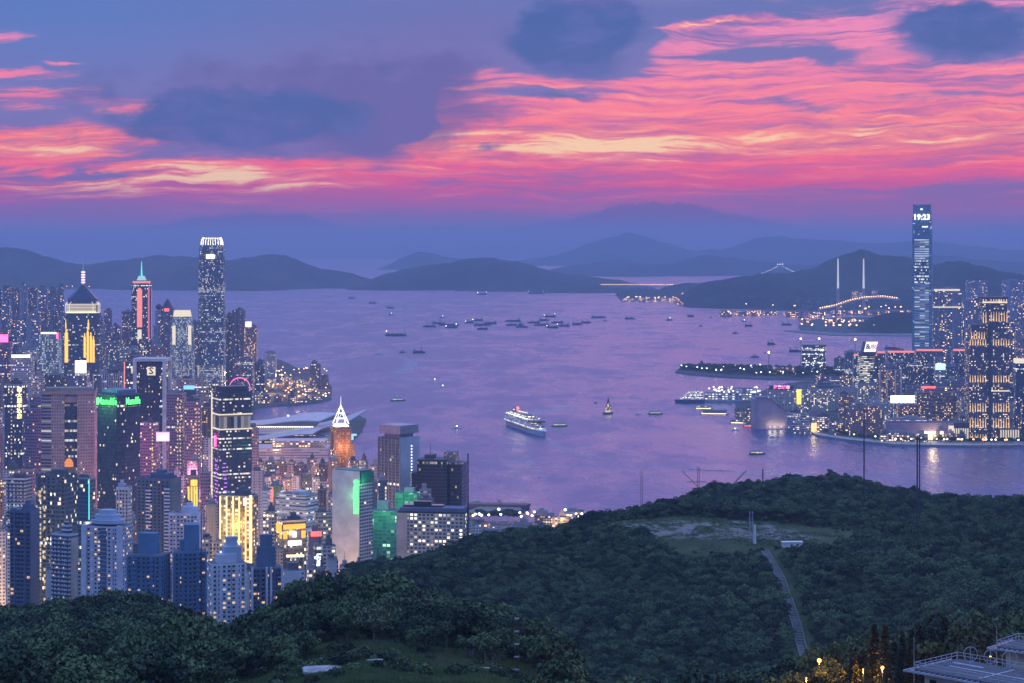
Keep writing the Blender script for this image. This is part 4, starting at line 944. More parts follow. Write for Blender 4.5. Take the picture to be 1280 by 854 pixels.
# ================================================================== NEAR RESIDENTIAL TOWERS, left foot of the hill
facade('clad_side_pale', (.50,.46,.46), bay=6., fl=3.1, ww=.22, wh=.4, lit=.1, st=2)
facade('clad_balcony_bands', (.62,.63,.68), bay=60, fl=3.1, ww=1, wh=.5, lit=.0, row=.05, st=.6, ca=COOL)
PALE = plain('pale_lilac_render', (.60,.61,.70), .85, scale=.07); PALEB = plain('pale_blue_render', (.42,.50,.62), .85, scale=.07)
DKB = plain('dark_blue_render', (.10,.15,.24), .7, scale=.07); TAN = plain('tan_render', (.50,.42,.38), .85, scale=.07)
_ac = MB(); _ac.box(-.45, .45, -.7, 0, -.35, .35); AC = [_ac.mesh('air_conditioner', CONC)]
def flats(cat, label, x0, x1, yt, d, wall, rot, ratio, bays, fl, seed, lit=.2, shape='rect', roof='full', bal=None, side=None, ww=1.7, wh=1.5, cols_lit=None, name='apartment_block', core=None, ledge=None, xs=None, group=None):
    cx, cy_, g, w_, dp, h, r = site(x0, x1, yt, d, rot, ratio)
    t = empty(name, (cx, cy_, g), r, label, cat, group)
    mb = MB(); mb.prism(rect(w_, dp), -8, h, mitop=1); mb.build('tower_body', [wall, ROOFM], t)
    window_grid(t, w_, dp, h, bays, fl, seed, lit, ww, wh, zmin=h*.3, xs=xs, limit=80, cols_lit=cols_lit)
    if side: window_grid(t, w_, dp, h, max(2, int(bays*ratio)), fl, seed+1, lit*.7, ww, wh, face=side, zmin=h*.3, limit=16)
    roofworks(t, w_, dp, h, roof, label, wall)
    r9 = random.Random(seed*7); acm = AC[0]; nfl = int((h*.68)//fl)
    for _ in range(46):   # air-conditioner boxes hung under windows, uneven
        xw = (-.5 + (r9.randrange(bays)+.5)/bays)*w_*.94; link('air_conditioner', acm, t, (xw + r9.choice((-.5, .5)), -dp/2, h-2.2-r9.randrange(max(2, nfl))*fl-1.15))
    if not ledge: ledges(t, w_, dp, h, fl*1.0, wall, t=.22, proud=.35, z0=h*.3)
    for sx9 in (-.25, .25):
        mb = MB(); mb.box(sx9*w_-.5, sx9*w_+.5, -dp/2-.75, -dp/2-.01, -6, h-.5); mb.build('wall_rib', wall, t)
    mb = MB(); [mb.tube((xx*w_, -dp/2-.25, 0), (xx*w_, -dp/2-.25, h-1), .14, n=4) for xx in (-.38, .07, .41)]; mb.build('drain_pipe', ROOFM, t)
    if bal: balconies(t, w_, dp, h, fl, bal, wall, bw=w_/bays*.8, zmin=h*.35)
    if ledge: ledges(t, w_, dp, h, ledge[0], ledge[1], t=ledge[2], proud=.5, z0=h*.3)
    if core:
        for (a, b, m_, up) in core: mb = MB(); mb.box(a*w_, b*w_, -dp/2-1.4, dp*.3, h*.1, h+up); mb.build('stair_core', m_, t)
    return t, w_, dp, h
# tall white block with the stepped round top
t, w_, dp, h = flats('apartment block', 'tall white block with stepped crown and many warm windows, rising above the left forest', 105, 165, 656, 1500, PALE, -14, .6, 11, 3.0, 11, lit=.2, roof='bare', side='right', cols_lit=(4, 5), ww=1.5, wh=1.4)
for k, (s_, z0_, z1_) in enumerate(((.8, 0, 4), (.62, 4, 7.5), (.4, 7.5, 11))):
    mb = MB(); mb.prism(scalep(footprint('round', w_, dp), s_, s_*1.1), h+1.3*(k == 0)+z0_+.01, h+z1_); mb.build('crown_tier', PALEB, t)
mb = MB(); mb.box(-w_*.5, -w_*.38, -dp*.5-2.2, -dp*.5, -8, h+1); mb.build('corner_bay', PALE, t)
mb = MB(); mb.box(w_*.38, w_*.5, -dp*.5-2.2, -dp*.5, -8, h+1); mb.build('corner_bay', PALE, t)
mb = MB(); mb.box(-w_*.06, w_*.10, -dp*.5-.15, -dp*.5-.01, 0, h-1); mb.build('recess_shade', DKB, t)  # thin dark strip on the flat wall paints the shade of a recess
t, w_, dp, h = flats('apartment block', 'white block with continuous dark balcony bands, left of the tall stepped crown block', 64, 98, 668, 1540, MAT['clad_balcony_bands'], -28, .55, 5, 3.1, 12, lit=.06, ww=1.2, wh=1.1, roof='full')
mb = MB(); mb.box(w_/2-.01, w_/2+.5, -dp*.4, dp*.4, -8, h-2); mb.build('end_wall', TAN, t)
flats('apartment block', 'blue grey twin-stepped block at the forest edge, left one of the blue pair', 160, 211, 692, 1430, BLUEP, -12, .7, 7, 3.1, 13, lit=.07, bal=(-.3*20, .3*20), roof='bare', side='right', ledge=(3.1, BLUEP, .4))
cx, cy_, g, w_, dp, h, r = site(172, 198, 666, 1432, -12, .8, z0=None)
t = [o for o in bpy.data.objects if o.get('label', '').startswith('blue grey twin-stepped')][0]
mb = MB(); mb.box(-w_*.5, w_*.5, -dp*.3, dp*.5, h-22, h, mitop=0); mb.build('upper_setback', BLUEP, t)
t, w_, dp, h = flats('apartment block', 'deep blue block with balconies and a tall setback top, beside the guyed pole', 215, 260, 688, 1440, BLUEP, 10, .7, 7, 3.1, 14, lit=.09, bal=(-5, 5), roof='bare', ledge=(3.1, BLUEP, .4))
mb = MB(); mb.box(-w_*.18, w_*.28, -dp*.25, dp*.45, h+.01, h+18); mb.build('upper_setback', BLUEP, t)
t, w_, dp, h = flats('apartment block', 'pale block with stepped roof terraces and lit window column, right of blue pair', 258, 309, 702, 1380, PALE, 18, .7, 7, 3.0, 15, lit=.2, roof='bare', side='left', cols_lit=(1, 2))
mb = MB(); mb.box(-w_*.1, w_*.4, -dp*.2, dp*.4, h+.01, h+10); mb.box(w_*0, w_*.3, 0, dp*.3, h+10.01, h+16); mb.build('roof_terrace', PALEB, t)
t, w_, dp, h = flats('apartment block', 'grey block with white piers, curved dark penthouse and amber corner windows', 311, 354, 708, 1430, DKB, 14, .7, 7, 3.05, 16, lit=.2, roof='bare', side='left', ww=2.0)
for a in (-.5, -.02, .12, .48): mb = MB(); mb.box(a*w_-.7, a*w_+.7, -dp/2-1.1, -dp/2-.02, -8, h+.6); mb.build('white_pier', PALE, t)
mb = MB(); mb.prism(scalep(footprint('round', w_, dp), .62, .62), h+.01, h+14); mb.prism(scalep(footprint('round', w_, dp), .42, .42), h+14.01, h+22); mb.build('penthouse', DKB, t)
mb = MB(); mb.tube((0, 0, h+22), (0, 0, h+29), .25, .1, 5); mb.build('aerial', DMETAL, t)
flats('apartment block', 'wide white flat-roofed block just behind the deep blue balcony block', 212, 252, 642, 1700, PALE, -8, .5, 8, 3.2, 17, lit=.12, roof='full', ledge=(3.2, PALE, .5))
t, w_, dp, h = flats('office tower', 'dark teal tower with two columns of amber windows at the left', 46, 96, 594, 1820, MAT['clad_office_teal'], -20, .6, 6, 3.6, 18, lit=.05, roof='full', ww=2.0, wh=1.9, cols_lit=(0,), name='office_tower')
lw = MB(); lw.box(-1.1, 1.1, -.3, .3, -1.2, 1.2); lwm = lw.mesh('lit_stair_window', W_YEL)
for k in range(22):
    if k not in (3, 7, 12, 17): link('lit_stair_window', lwm, t, (-w_*.36, -dp/2-.25, h-14-k*3.6)); 
    if k % 5 != 2: link('lit_stair_window', lwm, t, (-w_*.22, -dp/2-.25, h-14-k*5.2))
flats('apartment block', 'unlit navy glass block low at the left edge of the city', 14, 48, 638, 1600, DKB, -16, .8, 6, 3.2, 19, lit=.03, roof='full', ww=2.2, wh=1.8)
flats('apartment block', 'slim pale blue tower behind the stepped crown block', 146, 164, 610, 1780, PALEB, -10, .8, 4, 3.1, 20, lit=.1, side='right', roof='full')
t, w_, dp, h = flats('apartment block', 'dark slab with staggered white balconies at its left corner', 171, 226, 598, 1860, DKB, -22, .55, 8, 3.1, 21, lit=.06, roof='full')
bl = MB(); bl.box(-2.6, 2.6, -1.8, 0, -.5, .7); blm = bl.mesh('balcony', PALE)
for k in range(26): link('balcony', blm, t, (w_*.42, -dp/2, h-8-k*3.1)); link('balcony', blm, t, (-w_*.12, -dp/2, h-10-k*3.1))
t, w_, dp, h = flats('office block', 'white block with dark ribbon windows near the left edge of the city', 9, 38, 598, 1830, MAT['clad_balcony_bands'], -14, .6, 5, 3.4, 22, lit=.03, roof='full', ww=1.5)
# hotel with vertical gold light bars
t, w_, dp, h = tower('hotel', 'hotel with vertical golden light bars over a grid of pale windows', 275, 322, 620, 1830, 'clad_warm_grid', -14, .6, 'rect', name='hotel')
mb = MB(); mb.box(-w_/2-.3, w_/2+.3, -dp/2-.35, -dp/2-.05, -6, h*.55); mb.build('lower_facade', facade('clad_grid_lower', (.36,.34,.38), bay=3.0, fl=3.2, ww=.55, wh=.5, lit=.7, st=.7, ca=(1,.9,.7)), t)
gb = MB(); gb.box(-.45, .45, -.4, .4, h*.56, h+.5); gbm = gb.mesh('gold_light_bar', glow('bar_gold', (1,.72,.25), 2.4))
for k in range(5): link('gold_light_bar', gbm, t, ((-.46+k*.2)*w_, -dp/2-.6, 0))
mb = MB(); mb.box(w_*.46, w_*.5+.8, -dp/2-.8, -dp/2+.5, h*.5, h+2); mb.build('gold_corner_bar', MAT['bar_gold'], t)
mb = MB(); mb.box(w_*.28, w_*.36, -dp/2-1.3, -dp/2-.5, h-7, h-1); mb.build('white_floodlit_sign', LWHITE, t)
point_lamp(t, (0, -dp/2-10, h*.8), (1, .65, .2), 90000, 4)
# gold slim tower
t, w_, dp, h = tower('apartment block', 'slim tower outlined in bright gold, left of the golden barred hotel', 236, 249, 609, 2020, 'clad_res_beige', -10, .8, 'rect', name='apartment_block', roof='bare')
for a in (-.46, -.12, .2, .46): mb = MB(); mb.box(a*w_-.7, a*w_+.7, -dp/2-.9, -dp/2-.05, h*.62, h+1); mb.build('gold_light_bar', LGOLD, t)
mb = MB(); mb.box(-w_*.3, w_*.3, -dp*.3, dp*.3, h+1.4, h+7); mb.build('gold_roof_box', LGOLD, t)
# white ribbon office
t, w_, dp, h = tower('office block', 'broad white office block with sloping ribbon windows right of the red and yellow sign wall', 345, 397, 618, 2080, 'clad_white_band', -28, .6, 'rect', name='office_block', trim='white_render')
ledges(t, w_, dp, h, 3.4*2, WHITE, t=1.3, proud=.9, z0=h*.3)
t, w_, dp, h = tower('office block', 'narrow tower with a tall red light strip and yellow end wall', 337, 354, 608, 2120, 'clad_white_band', -10, .9, 'rect', name='office_block')
mb = MB(); mb.box(-w_*.5, -w_*.14, -dp/2-.8, -dp/2-.05, h*.2, h); mb.build('red_light_strip', LSIGNR, t)
mb = MB(); mb.box(-w_*.08, w_*.5, -dp/2-.7, -dp/2-.05, h*.2, h+1); mb.build('yellow_wall', plain('yellow_render', (.55,.48,.15), .7), t)
t, w_, dp, h = tower('office block', 'small tower of rounded white balconies left of the red light strip', 327, 338, 612, 2100, 'clad_white_band', -10, .9, 'round', name='office_block'); ledges(t, w_, dp, h, 3.4, WHITE, t=.8, proud=.4, z0=h*.3)
# advertising screens
t, w_, dp, h = tower('shopping centre', 'dark shopping block with glowing orange screens and a white lit panel', 345, 383, 651, 1780, 'clad_office_dark', 26, .7, 'rect', name='shopping_centre')
def panel(t, face, u0, u1, z0, z1, mat, w_, dp, name='screen', proud=.8):
    mb = MB()
    if face == 'front': mb.box(u0*w_, u1*w_, -dp/2-proud, -dp/2-.1, z0, z1)
    elif face == 'left': mb.box(-w_/2-proud, -w_/2-.1, u0*dp, u1*dp, z0, z1)
    else: mb.box(w_/2+.1, w_/2+proud, u0*dp, u1*dp, z0, z1)
    return mb.build(name, mat, t)
OR = glow('orange_screen', (1,.42,.07), 1.7)
panel(t, 'left', -.42, .42, h-9, h-2, OR, w_, dp); panel(t, 'front', -.46, .46, h-6, h-2, OR, w_, dp); panel(t, 'front', -.46, -.3, h-14, h-8, OR, w_, dp); panel(t, 'front', .3, .46, h-14, h-8, OR, w_, dp)
panel(t, 'left', -.45, -.2, h-14, h-10, OR, w_, dp); panel(t, 'front', -.26, .28, h-15, h-7, plain('screen_blue', (.04,.05,.12), .3), w_, dp, 'screen_surround'); panel(t, 'front', -.08, .08, h-13, h-8.5, LWHITE, w_, dp, 'logo_light', 1.1); panel(t, 'front', -.26, .28, h-20, h-16, LCOOL, w_, dp, 'white_sign')
point_lamp(t, (0, -dp/2-9, h-10), (1, .55, .2), 60000, 3)
t, w_, dp, h = tower('office block', 'dark brown block with a small red roof sign, right of the orange screens', 384, 402, 668, 1760, 'clad_res_dark', 10, .7, name='office_block')
panel(t, 'front', -.3, .5, h-1, h+3, LRED, w_, dp, 'red_sign', 1.4)
t, w_, dp, h = tower('office block', 'dark slab with white vertical characters glowing, near the blank white hotel', 392, 404, 682, 1700, 'clad_office_dark', 10, .7, name='office_block')
sg = empty('vertical_sign', (0, -dp/2-.6, h-6)); sg.parent = t
for k, ch in enumerate('酒店'): lettering(ch, 5.0, LCOOL, sg, (w_*.1, 0, -3-k*5.2), bold=.2)
tower('apartment block', 'low tan block with lit balconies at the foot of the blank white hotel', 401, 420, 683, 1690, 'clad_hotel_beige', 12, .8, name='apartment_block')
tower('office block', 'wide dark grey block with ribbon windows beside the blank white hotel', 392, 416, 641, 1980, 'clad_office_grey', 12, .8, name='office_block')
tower('apartment block', 'pale low house at the forest edge under the golden bridge lights', 352, 382, 712, 1500, 'clad_res_white', 12, .8, name='apartment_block', roof='bare')
t = empty('footbridge', (X(369, 1640), 1640, Z(707, 1640)), R(8), 'lit footbridge with diagonal braces between the near towers', 'bridge'); k_ = 1640/F
mb = MB(); mb.box(-11*k_, 11*k_, -2, 2, 11*k_, 13*k_); mb.build('lit_top_deck', LWARM, t)
mb = MB(); mb.box(-8*k_, 7*k_, -2, 2, -3*k_, -1.5*k_); mb.build('lit_lower_deck', LWARM, t)
mb = MB(); [mb.tube((a*k_, -1, -1.5*k_), (b*k_, -1, 11*k_), .4, n=4) for a, b in ((-6, 0), (0, -6), (0, 6), (6, 0))]; mb.build('brace', METAL, t)
mb = MB(); mb.box(10*k_, 11.5*k_, -2, 2, -40, 13*k_); mb.build('pier', CONC, t)
# green lit group and beige hotel at the hill foot
t, w_, dp, h = tower('apartment block', 'scaffolded block wrapped in green netting behind the hill shoulder', 463, 504, 637, 1960, 'clad_green_mesh', -12, .7, name='apartment_block', roof='bare')
point_lamp(t, (0, -dp/2-20, h+4), (.2, 1, .5), 40000, 4)
t, w_, dp, h = tower('apartment block', 'green netted block standing between the dark tower and the beige hotel', 494, 526, 615, 2150, 'clad_green_mesh', -10, .8, name='apartment_block', roof='bare', shape='notch')
point_lamp(t, (0, -dp/2-20, h), (.2, 1, .45), 40000, 4)
t, w_, dp, h = tower('office block', 'low flat block with a green floodlit roof storey', 512, 553, 632, 2020, 'clad_waterfront_low', -14, .7, name='office_block', roof='bare')
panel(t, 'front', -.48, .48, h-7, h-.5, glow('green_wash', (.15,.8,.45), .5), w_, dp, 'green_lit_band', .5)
t, w_, dp, h = tower('office block', 'grey scaffolded block between the green netted block and the black block', 524, 539, 613, 2250, 'clad_office_grey', -10, .8, name='office_block')
t, w_, dp, h = tower('hotel', 'long low beige hotel with warm lit windows along the top of the forest', 497, 586, 640, 1800, 'clad_hotel_beige', -9, .34, name='hotel', roof='full', trim='bronze_glass')
mb = MB(); mb.box(-w_/2+2, w_/2-1, -dp/2+1, dp/2-1, h+.01, h+4.5); mb.build('dark_penthouse', DKB, t)
mb = MB(); mb.box(-w_/2-.6, -w_/2+9, -dp/2-.7, -dp/2-.02, -6, h); mb.build('blank_end_wall', TAN, t)
# billboard mast with the magenta screen
t = empty('billboard', (X(203.5, 2480), 2480, ground(X(203.5, 2480), 2480)), R(4), 'magenta glowing billboard on a lattice mast between the dark purple towers', 'billboard'); k_ = 2480/F; zz = Z(546, 2480)-t.location.z
mb = MB(); mb.box(-7.5*k_, 7.5*k_, -1.5, 0, zz-5*k_, zz+5*k_); mb.build('screen', glow('magenta_screen', (1, .32, .5), 3.5), t)
mb = MB(); mb.box(-8.2*k_, 8.2*k_, .02, 1.5, zz-5.7*k_, zz+5.7*k_); mb.build('screen_frame', LPINK, t)
mb = MB()
for a in (-6, 6):
    for b in (2, 9): mb.tube((a*k_, b, 0), (a*k_, b, zz), .5, n=4)
for i in range(10):
    z0_, z1_ = zz*i/10, zz*(i+1)/10; mb.tube((-6*k_, 2, z0_), (6*k_, 2, z1_), .3, n=4); mb.tube((6*k_, 2, z0_), (-6*k_, 2, z1_), .3, n=4); mb.tube((-6*k_, 2, z1_), (6*k_, 2, z1_), .3, n=4)
mb.build('lattice_mast', METAL, t)
point_lamp(t, (0, -20, zz), (1, .12, .5), 200000, 6)
t, w_, dp, h = tower('office block', 'dark purple slab left of the magenta billboard, with a column of lit dots', 176, 198, 529, 2520, 'clad_office_purple', -14, .7, name='office_block'); lw = MB(); lw.box(-.8, .8, -.3, .3, -.8, .8); lwm2 = lw.mesh('stair_light', W_YEL)
for k in range(20): link('stair_light', lwm2, t, (w_*.36, -dp/2-.3, h-8-k*4.1))
for (a, b, y, d_, s_) in ((209, 232, 492, 2700, 'left'), (229, 252, 503, 2620, 'right')):
    t, w_, dp, h = tower('office block', f'{s_} one of the two purple towers right of the white columned tower', a, b, y, d_, 'clad_office_purple', -8 if s_ == 'left' else 12, .8, name='office_block')
    for k in range(18): link('stair_light', lwm2, t, (w_*.2, -dp/2-.3, h-8-k*5.1)); link('stair_light', lwm2, t, (w_*.38, -dp/2-.3, h-8-k*5.1))
point_lamp(t, (10, -dp, h*.35), (1, .3, .6), 150000, 6)
tower('office block', 'blank white slab beside the violet lit glass tower', 315, 330, 588, 2280, 'clad_side_pale', -6, .8, name='office_block', roof='bare')
tower('apartment block', 'rounded lilac grey tower left of the pink granite slab', 31, 56, 511, 2520, 'clad_office_purple', -8, .8, 'front', name='apartment_block')
t, w_, dp, h = tower('office block', 'dark slab with a vertical yellow character sign at the left', 7, 33, 481, 2850, 'clad_office_dark', -10, .7, name='office_block')
sg = empty('vertical_sign', (0, -dp/2-.8, h)); sg.parent = t
mb = MB(); mb.ball((w_*.36, 0, -6), 3.6, 8, 5); mb.build('sign_disc', glow('yellow_sign', (1,.75,.3), 2.5), sg)
for k, ch in enumerate('大廈中心廣'): lettering(ch, 6.6, MAT['yellow_sign'], sg, (w_*.36, -.2, -14-k*7.2), bold=.35)
for k in range(20): link('stair_light', lwm2, t, (-w_*.1, -dp/2-.3, h-8-k*5.1))
t, w_, dp, h = tower('office block', 'grey office block carrying a bright white billboard on its roof', 86, 110, 465, 3250, 'clad_office_grey', 0, .8, name='office_block')
k_ = 3200/F; mb = MB(); mb.box(-2*k_, 15*k_-3*k_, -dp/2-1, -dp/2, h-1, h+15*k_); mb.build('white_screen', LWHITE, t)
t, w_, dp, h = tower('office block', 'grey block with white vertical fins right of the rooftop billboard', 129, 157, 467, 3150, 'clad_office_grey', -6, .7, name='office_block')
for i in range(10): mb = MB(); mb.box((-.48+i*.106)*w_-.45, (-.48+i*.106)*w_+.45, -dp/2-1, -dp/2-.02, h*.3, h); mb.build('white_fin', WHITE, t)
t, w_, dp, h = tower('hotel', 'stepped hotel outlined in white lights with a red corner sign', 51, 75, 417, 3900, 'clad_bright_tower', 0, .8, name='hotel')
panel(t, 'front', -.4, .4, h, h+3, LWHITE, w_, dp, 'lit_cornice'); panel(t, 'front', .4, .5, h-9, h+2, LPINK, w_, dp, 'red_sign')
t, w_, dp, h = tower('office block', 'white fronted block with a bright white light bar along its roof', 16, 41, 446, 3500, 'clad_office_pale', 0, .8, name='office_block'); panel(t, 'front', -.46, .46, h-.5, h+4, LWHITE, w_, dp, 'roof_light_bar')
t, w_, dp, h = tower('office block', 'purple block at the far left edge with a rose roof sign', -8, 14, 428, 3600, 'clad_office_purple', 0, .8, name='office_block'); panel(t, 'front', -.3, .42, h+1, h+14, LPINK, w_, dp, 'rose_sign')
t, w_, dp, h = tower('office block', 'blue lit office block carrying a bright blue roof sign behind the purple towers', 228, 246, 487, 3300, 'clad_office_dark', 0, .8, name='office_block'); panel(t, 'front', -.35, .4, h+1, h+7, LBLUE, w_, dp, 'blue_sign')
t, w_, dp, h = tower('apartment block', 'dark tower with pointed roof and red lit window, left of pale floodlit tower', 202, 217, 385, 5150, 'clad_res_dark', 0, .9, name='apartment_block', roof='none'); mb = MB(); mb.prism(rect(w_*.9, dp*.9), h+.01, h+22, top=rect(w_*.1, dp*.1)); mb.build('pointed_roof', DARKC, t); panel(t, 'front', -.2, .2, h-8, h-1, LRED, w_, dp, 'red_light')
t, w_, dp, h = tower('office block', 'slender round tower with a dark knob top beside the red arched tower', 194, 203, 388, 5250, 'clad_far_res', 0, .9, 'round', name='office_block', roof='none'); mb = MB(); mb.ball((0, 0, h+9), 8, 10, 6); mb.build('dome', DARKC, t)
t, w_, dp, h = tower('apartment block', 'cluster tower with pink roof sign ending the tall left skyline', 306, 321, 409, 5200, 'clad_hotel_brick', 0, .8, name='apartment_block'); panel(t, 'front', -.4, .1, h+1, h+14, glow('rose_white', (1,.5,.75), 3), w_, dp, 'pink_sign')
tower('apartment block', 'left tower of the residential pair behind the tallest tower', 279, 293, 394, 5350, 'clad_res_dark', 8, .9, 'cross', name='apartment_block')
tower('apartment block', 'right tower of the residential pair behind the tallest tower', 290, 307, 388, 5300, 'clad_res_dark', -8, .9, 'cross', name='apartment_block')
# dark civic block and lilac dome
t, w_, dp, h = tower('office block', 'dark teal lit glass block with a cyan neon corner', 92, 119, 598, 1980, 'clad_office_teal', -20, .6, name='office_block', roof='full'); panel(t, 'front', .46, .5, h*.72, h, LCYAN, w_, dp, 'cyan_neon')
t, w_, dp, h = tower('apartment block', 'brown block with an orange floodlit roof pavilion before the pink granite slab', 78, 94, 585, 2150, 'clad_res_brown', 0, .8, name='apartment_block', roof='bare')
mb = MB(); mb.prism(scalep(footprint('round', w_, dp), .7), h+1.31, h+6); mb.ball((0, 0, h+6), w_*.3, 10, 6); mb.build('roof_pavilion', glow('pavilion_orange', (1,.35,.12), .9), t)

# ================================================================== ROWS OF LESSER BLOCKS
ORD = ['first','second','third','fourth','fifth','sixth','seventh','eighth','ninth','tenth','eleventh','twelfth','thirteenth','fourteenth','fifteenth','sixteenth','seventeenth','eighteenth','nineteenth','twentieth',
       'twenty-first','twenty-second','twenty-third','twenty-fourth','twenty-fifth','twenty-sixth','twenty-seventh','twenty-eighth','twenty-ninth','thirtieth']
TONE = {'clad_res_pale': 'pale grey', 'clad_res_white': 'white', 'clad_res_pink': 'pinkish', 'clad_res_beige': 'beige', 'clad_res_blue': 'blue', 'clad_res_dark': 'dark', 'clad_res_brown': 'brown', 'clad_office_dark': 'dark glass',
        'clad_office_teal': 'teal glass', 'clad_office_grey': 'grey', 'clad_office_pale': 'pale', 'clad_office_purple': 'purplish', 'clad_hotel_beige': 'warm lit beige', 'clad_hotel_brick': 'brick red', 'clad_far_res': 'hazy grey', 'clad_far_warm': 'hazy lit',
        'clad_white_band': 'white banded', 'clad_iron': 'light grey', 'clad_waterfront_low': 'lit low', 'clad_warm_grid': 'amber lit', 'clad_hotel_side': 'cream', 'clad_green_mesh': 'green netted', 'clad_port': 'amber lit'}
def row(phrase, d, x0, x1, ytop, jit, wpx, clads, seed, skip=(), cat='apartment block', name='apartment_block', dj=.03, rj=25, gap=.1, roof='full'):
    r = random.Random(seed); x = x0; k = 0
    while x < x1 and k < 30:
        wd = wpx*r.uniform(.75, 1.35); yt = (ytop(x) if callable(ytop) else ytop) + r.uniform(-jit, jit)
        c = r.choice(clads); dd_ = d*(1+r.uniform(-dj, dj)); rot = r.uniform(-rj, rj); ra = r.uniform(.6, 1.0); sh = r.choice(['rect', 'rect', 'notch', 'cross', 'bay', 'chamfer']); tall = r.random()
        xm = x + wd/2
        if not any(a < xm < b for a, b in skip):
            form = 'tower' if tall < .5 else 'block'
            tower(cat, f'{TONE[c]} {form}, {ORD[k]} from left in {phrase}', x, x+wd, yt, dd_, c, rot, ra, sh, roof, name=name, group='blocks in the '+phrase)
            k += 1
        x += wd*(1+gap*r.random())
RES = ['clad_res_pale', 'clad_res_white', 'clad_res_pink', 'clad_res_beige', 'clad_res_dark', 'clad_res_brown', 'clad_iron', 'clad_res_pale']
OFF = ['clad_office_dark', 'clad_office_grey', 'clad_office_pale', 'clad_office_purple', 'clad_office_teal', 'clad_res_dark']
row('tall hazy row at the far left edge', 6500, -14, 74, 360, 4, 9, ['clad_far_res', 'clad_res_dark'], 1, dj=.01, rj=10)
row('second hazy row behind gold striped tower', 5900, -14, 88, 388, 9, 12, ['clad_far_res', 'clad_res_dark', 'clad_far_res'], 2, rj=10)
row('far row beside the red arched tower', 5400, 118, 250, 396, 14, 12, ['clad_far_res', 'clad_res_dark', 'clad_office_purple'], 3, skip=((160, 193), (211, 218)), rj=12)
row('grey row behind the gold striped tower', 4700, -14, 212, 428, 12, 17, OFF, 4, rj=14)
row('row behind the observation wheel', 4900, 196, 318, 446, 12, 13, OFF, 5, skip=((209, 284),), rj=14)
row('offices beside the gold striped tower foot', 4000, -14, 170, 448, 10, 18, OFF, 6, skip=((78, 130),), cat='office block', name='office_block')
row('office row behind the white roof billboard', 3500, -12, 262, 476, 9, 18, OFF, 7, skip=((12, 42), (155, 205)), cat='office block', name='office_block')
row('row crossing behind the pink granite slab', 3050, -12, 262, 506, 11, 17, OFF+RES, 8, skip=((160, 205),))
row('packed row behind the magenta billboard', 2750, -12, 320, 546, 13, 16, RES+['clad_office_purple', 'clad_office_dark'], 9, skip=((5, 33), (205, 252)))
row('waterside row before the winged hall', 3050, 316, 412, 579, 5, 13, ['clad_res_brown', 'clad_office_grey', 'clad_hotel_brick', 'clad_office_purple', 'clad_waterfront_low'], 10)
row('row right of the violet lit tower', 2650, 326, 472, lambda x: 596 if x < 410 else 578, 8, 13, RES+['clad_office_dark', 'clad_hotel_beige'], 11, skip=((414, 440),))
row('dense row below the pink granite slab', 2250, -12, 306, 596, 14, 16, RES+['clad_office_purple', 'clad_hotel_beige'], 12, skip=((46, 180), (262, 316)))
row('dense row left of the blank white hotel', 2260, 330, 420, 618, 9, 12, RES+['clad_hotel_beige'], 13)
row('middle row above the near white towers', 2010, -12, 350, 640, 13, 15, RES+['clad_hotel_beige', 'clad_res_blue'], 14, skip=((45, 119), (168, 226), (234, 250), (272, 324)))
row('row behind the near blue pair', 1770, -12, 346, 676, 13, 15, RES+['clad_res_blue', 'clad_hotel_beige'], 15, skip=((46, 96), (146, 226), (212, 252), (275, 345)))
row('lowest row along the left forest edge', 1560, -14, 330, 716, 9, 17, ['clad_res_pale', 'clad_res_blue', 'clad_res_white', 'clad_res_dark', 'clad_res_beige'], 16, skip=((-14, 14), (14, 48)), roof='full')
row('low row beside the blank white hotel', 1640, 382, 470, 706, 7, 12, ['clad_res_pale', 'clad_iron', 'clad_hotel_beige', 'clad_res_dark'], 17, skip=((448, 470),))
row('row at the grey slab foot', 2330, 424, 476, lambda x: 600, 12, 12, ['clad_office_dark', 'clad_office_teal', 'clad_res_dark', 'clad_office_purple'], 18)
row('low row behind the beige hotel', 2250, 556, 600, 652, 5, 12, ['clad_waterfront_low', 'clad_res_pale'], 19)
# pitched magenta lit roofs and lilac glow among the rows
t, w_, dp, h = tower('apartment block', 'pink washed white tower under the purple pair', 235, 249, 577, 2300, 'clad_res_pink', -8, .8, name='apartment_block')
point_lamp(t, (0, -dp, h*.9), (1, .35, .6), 80000, 5)

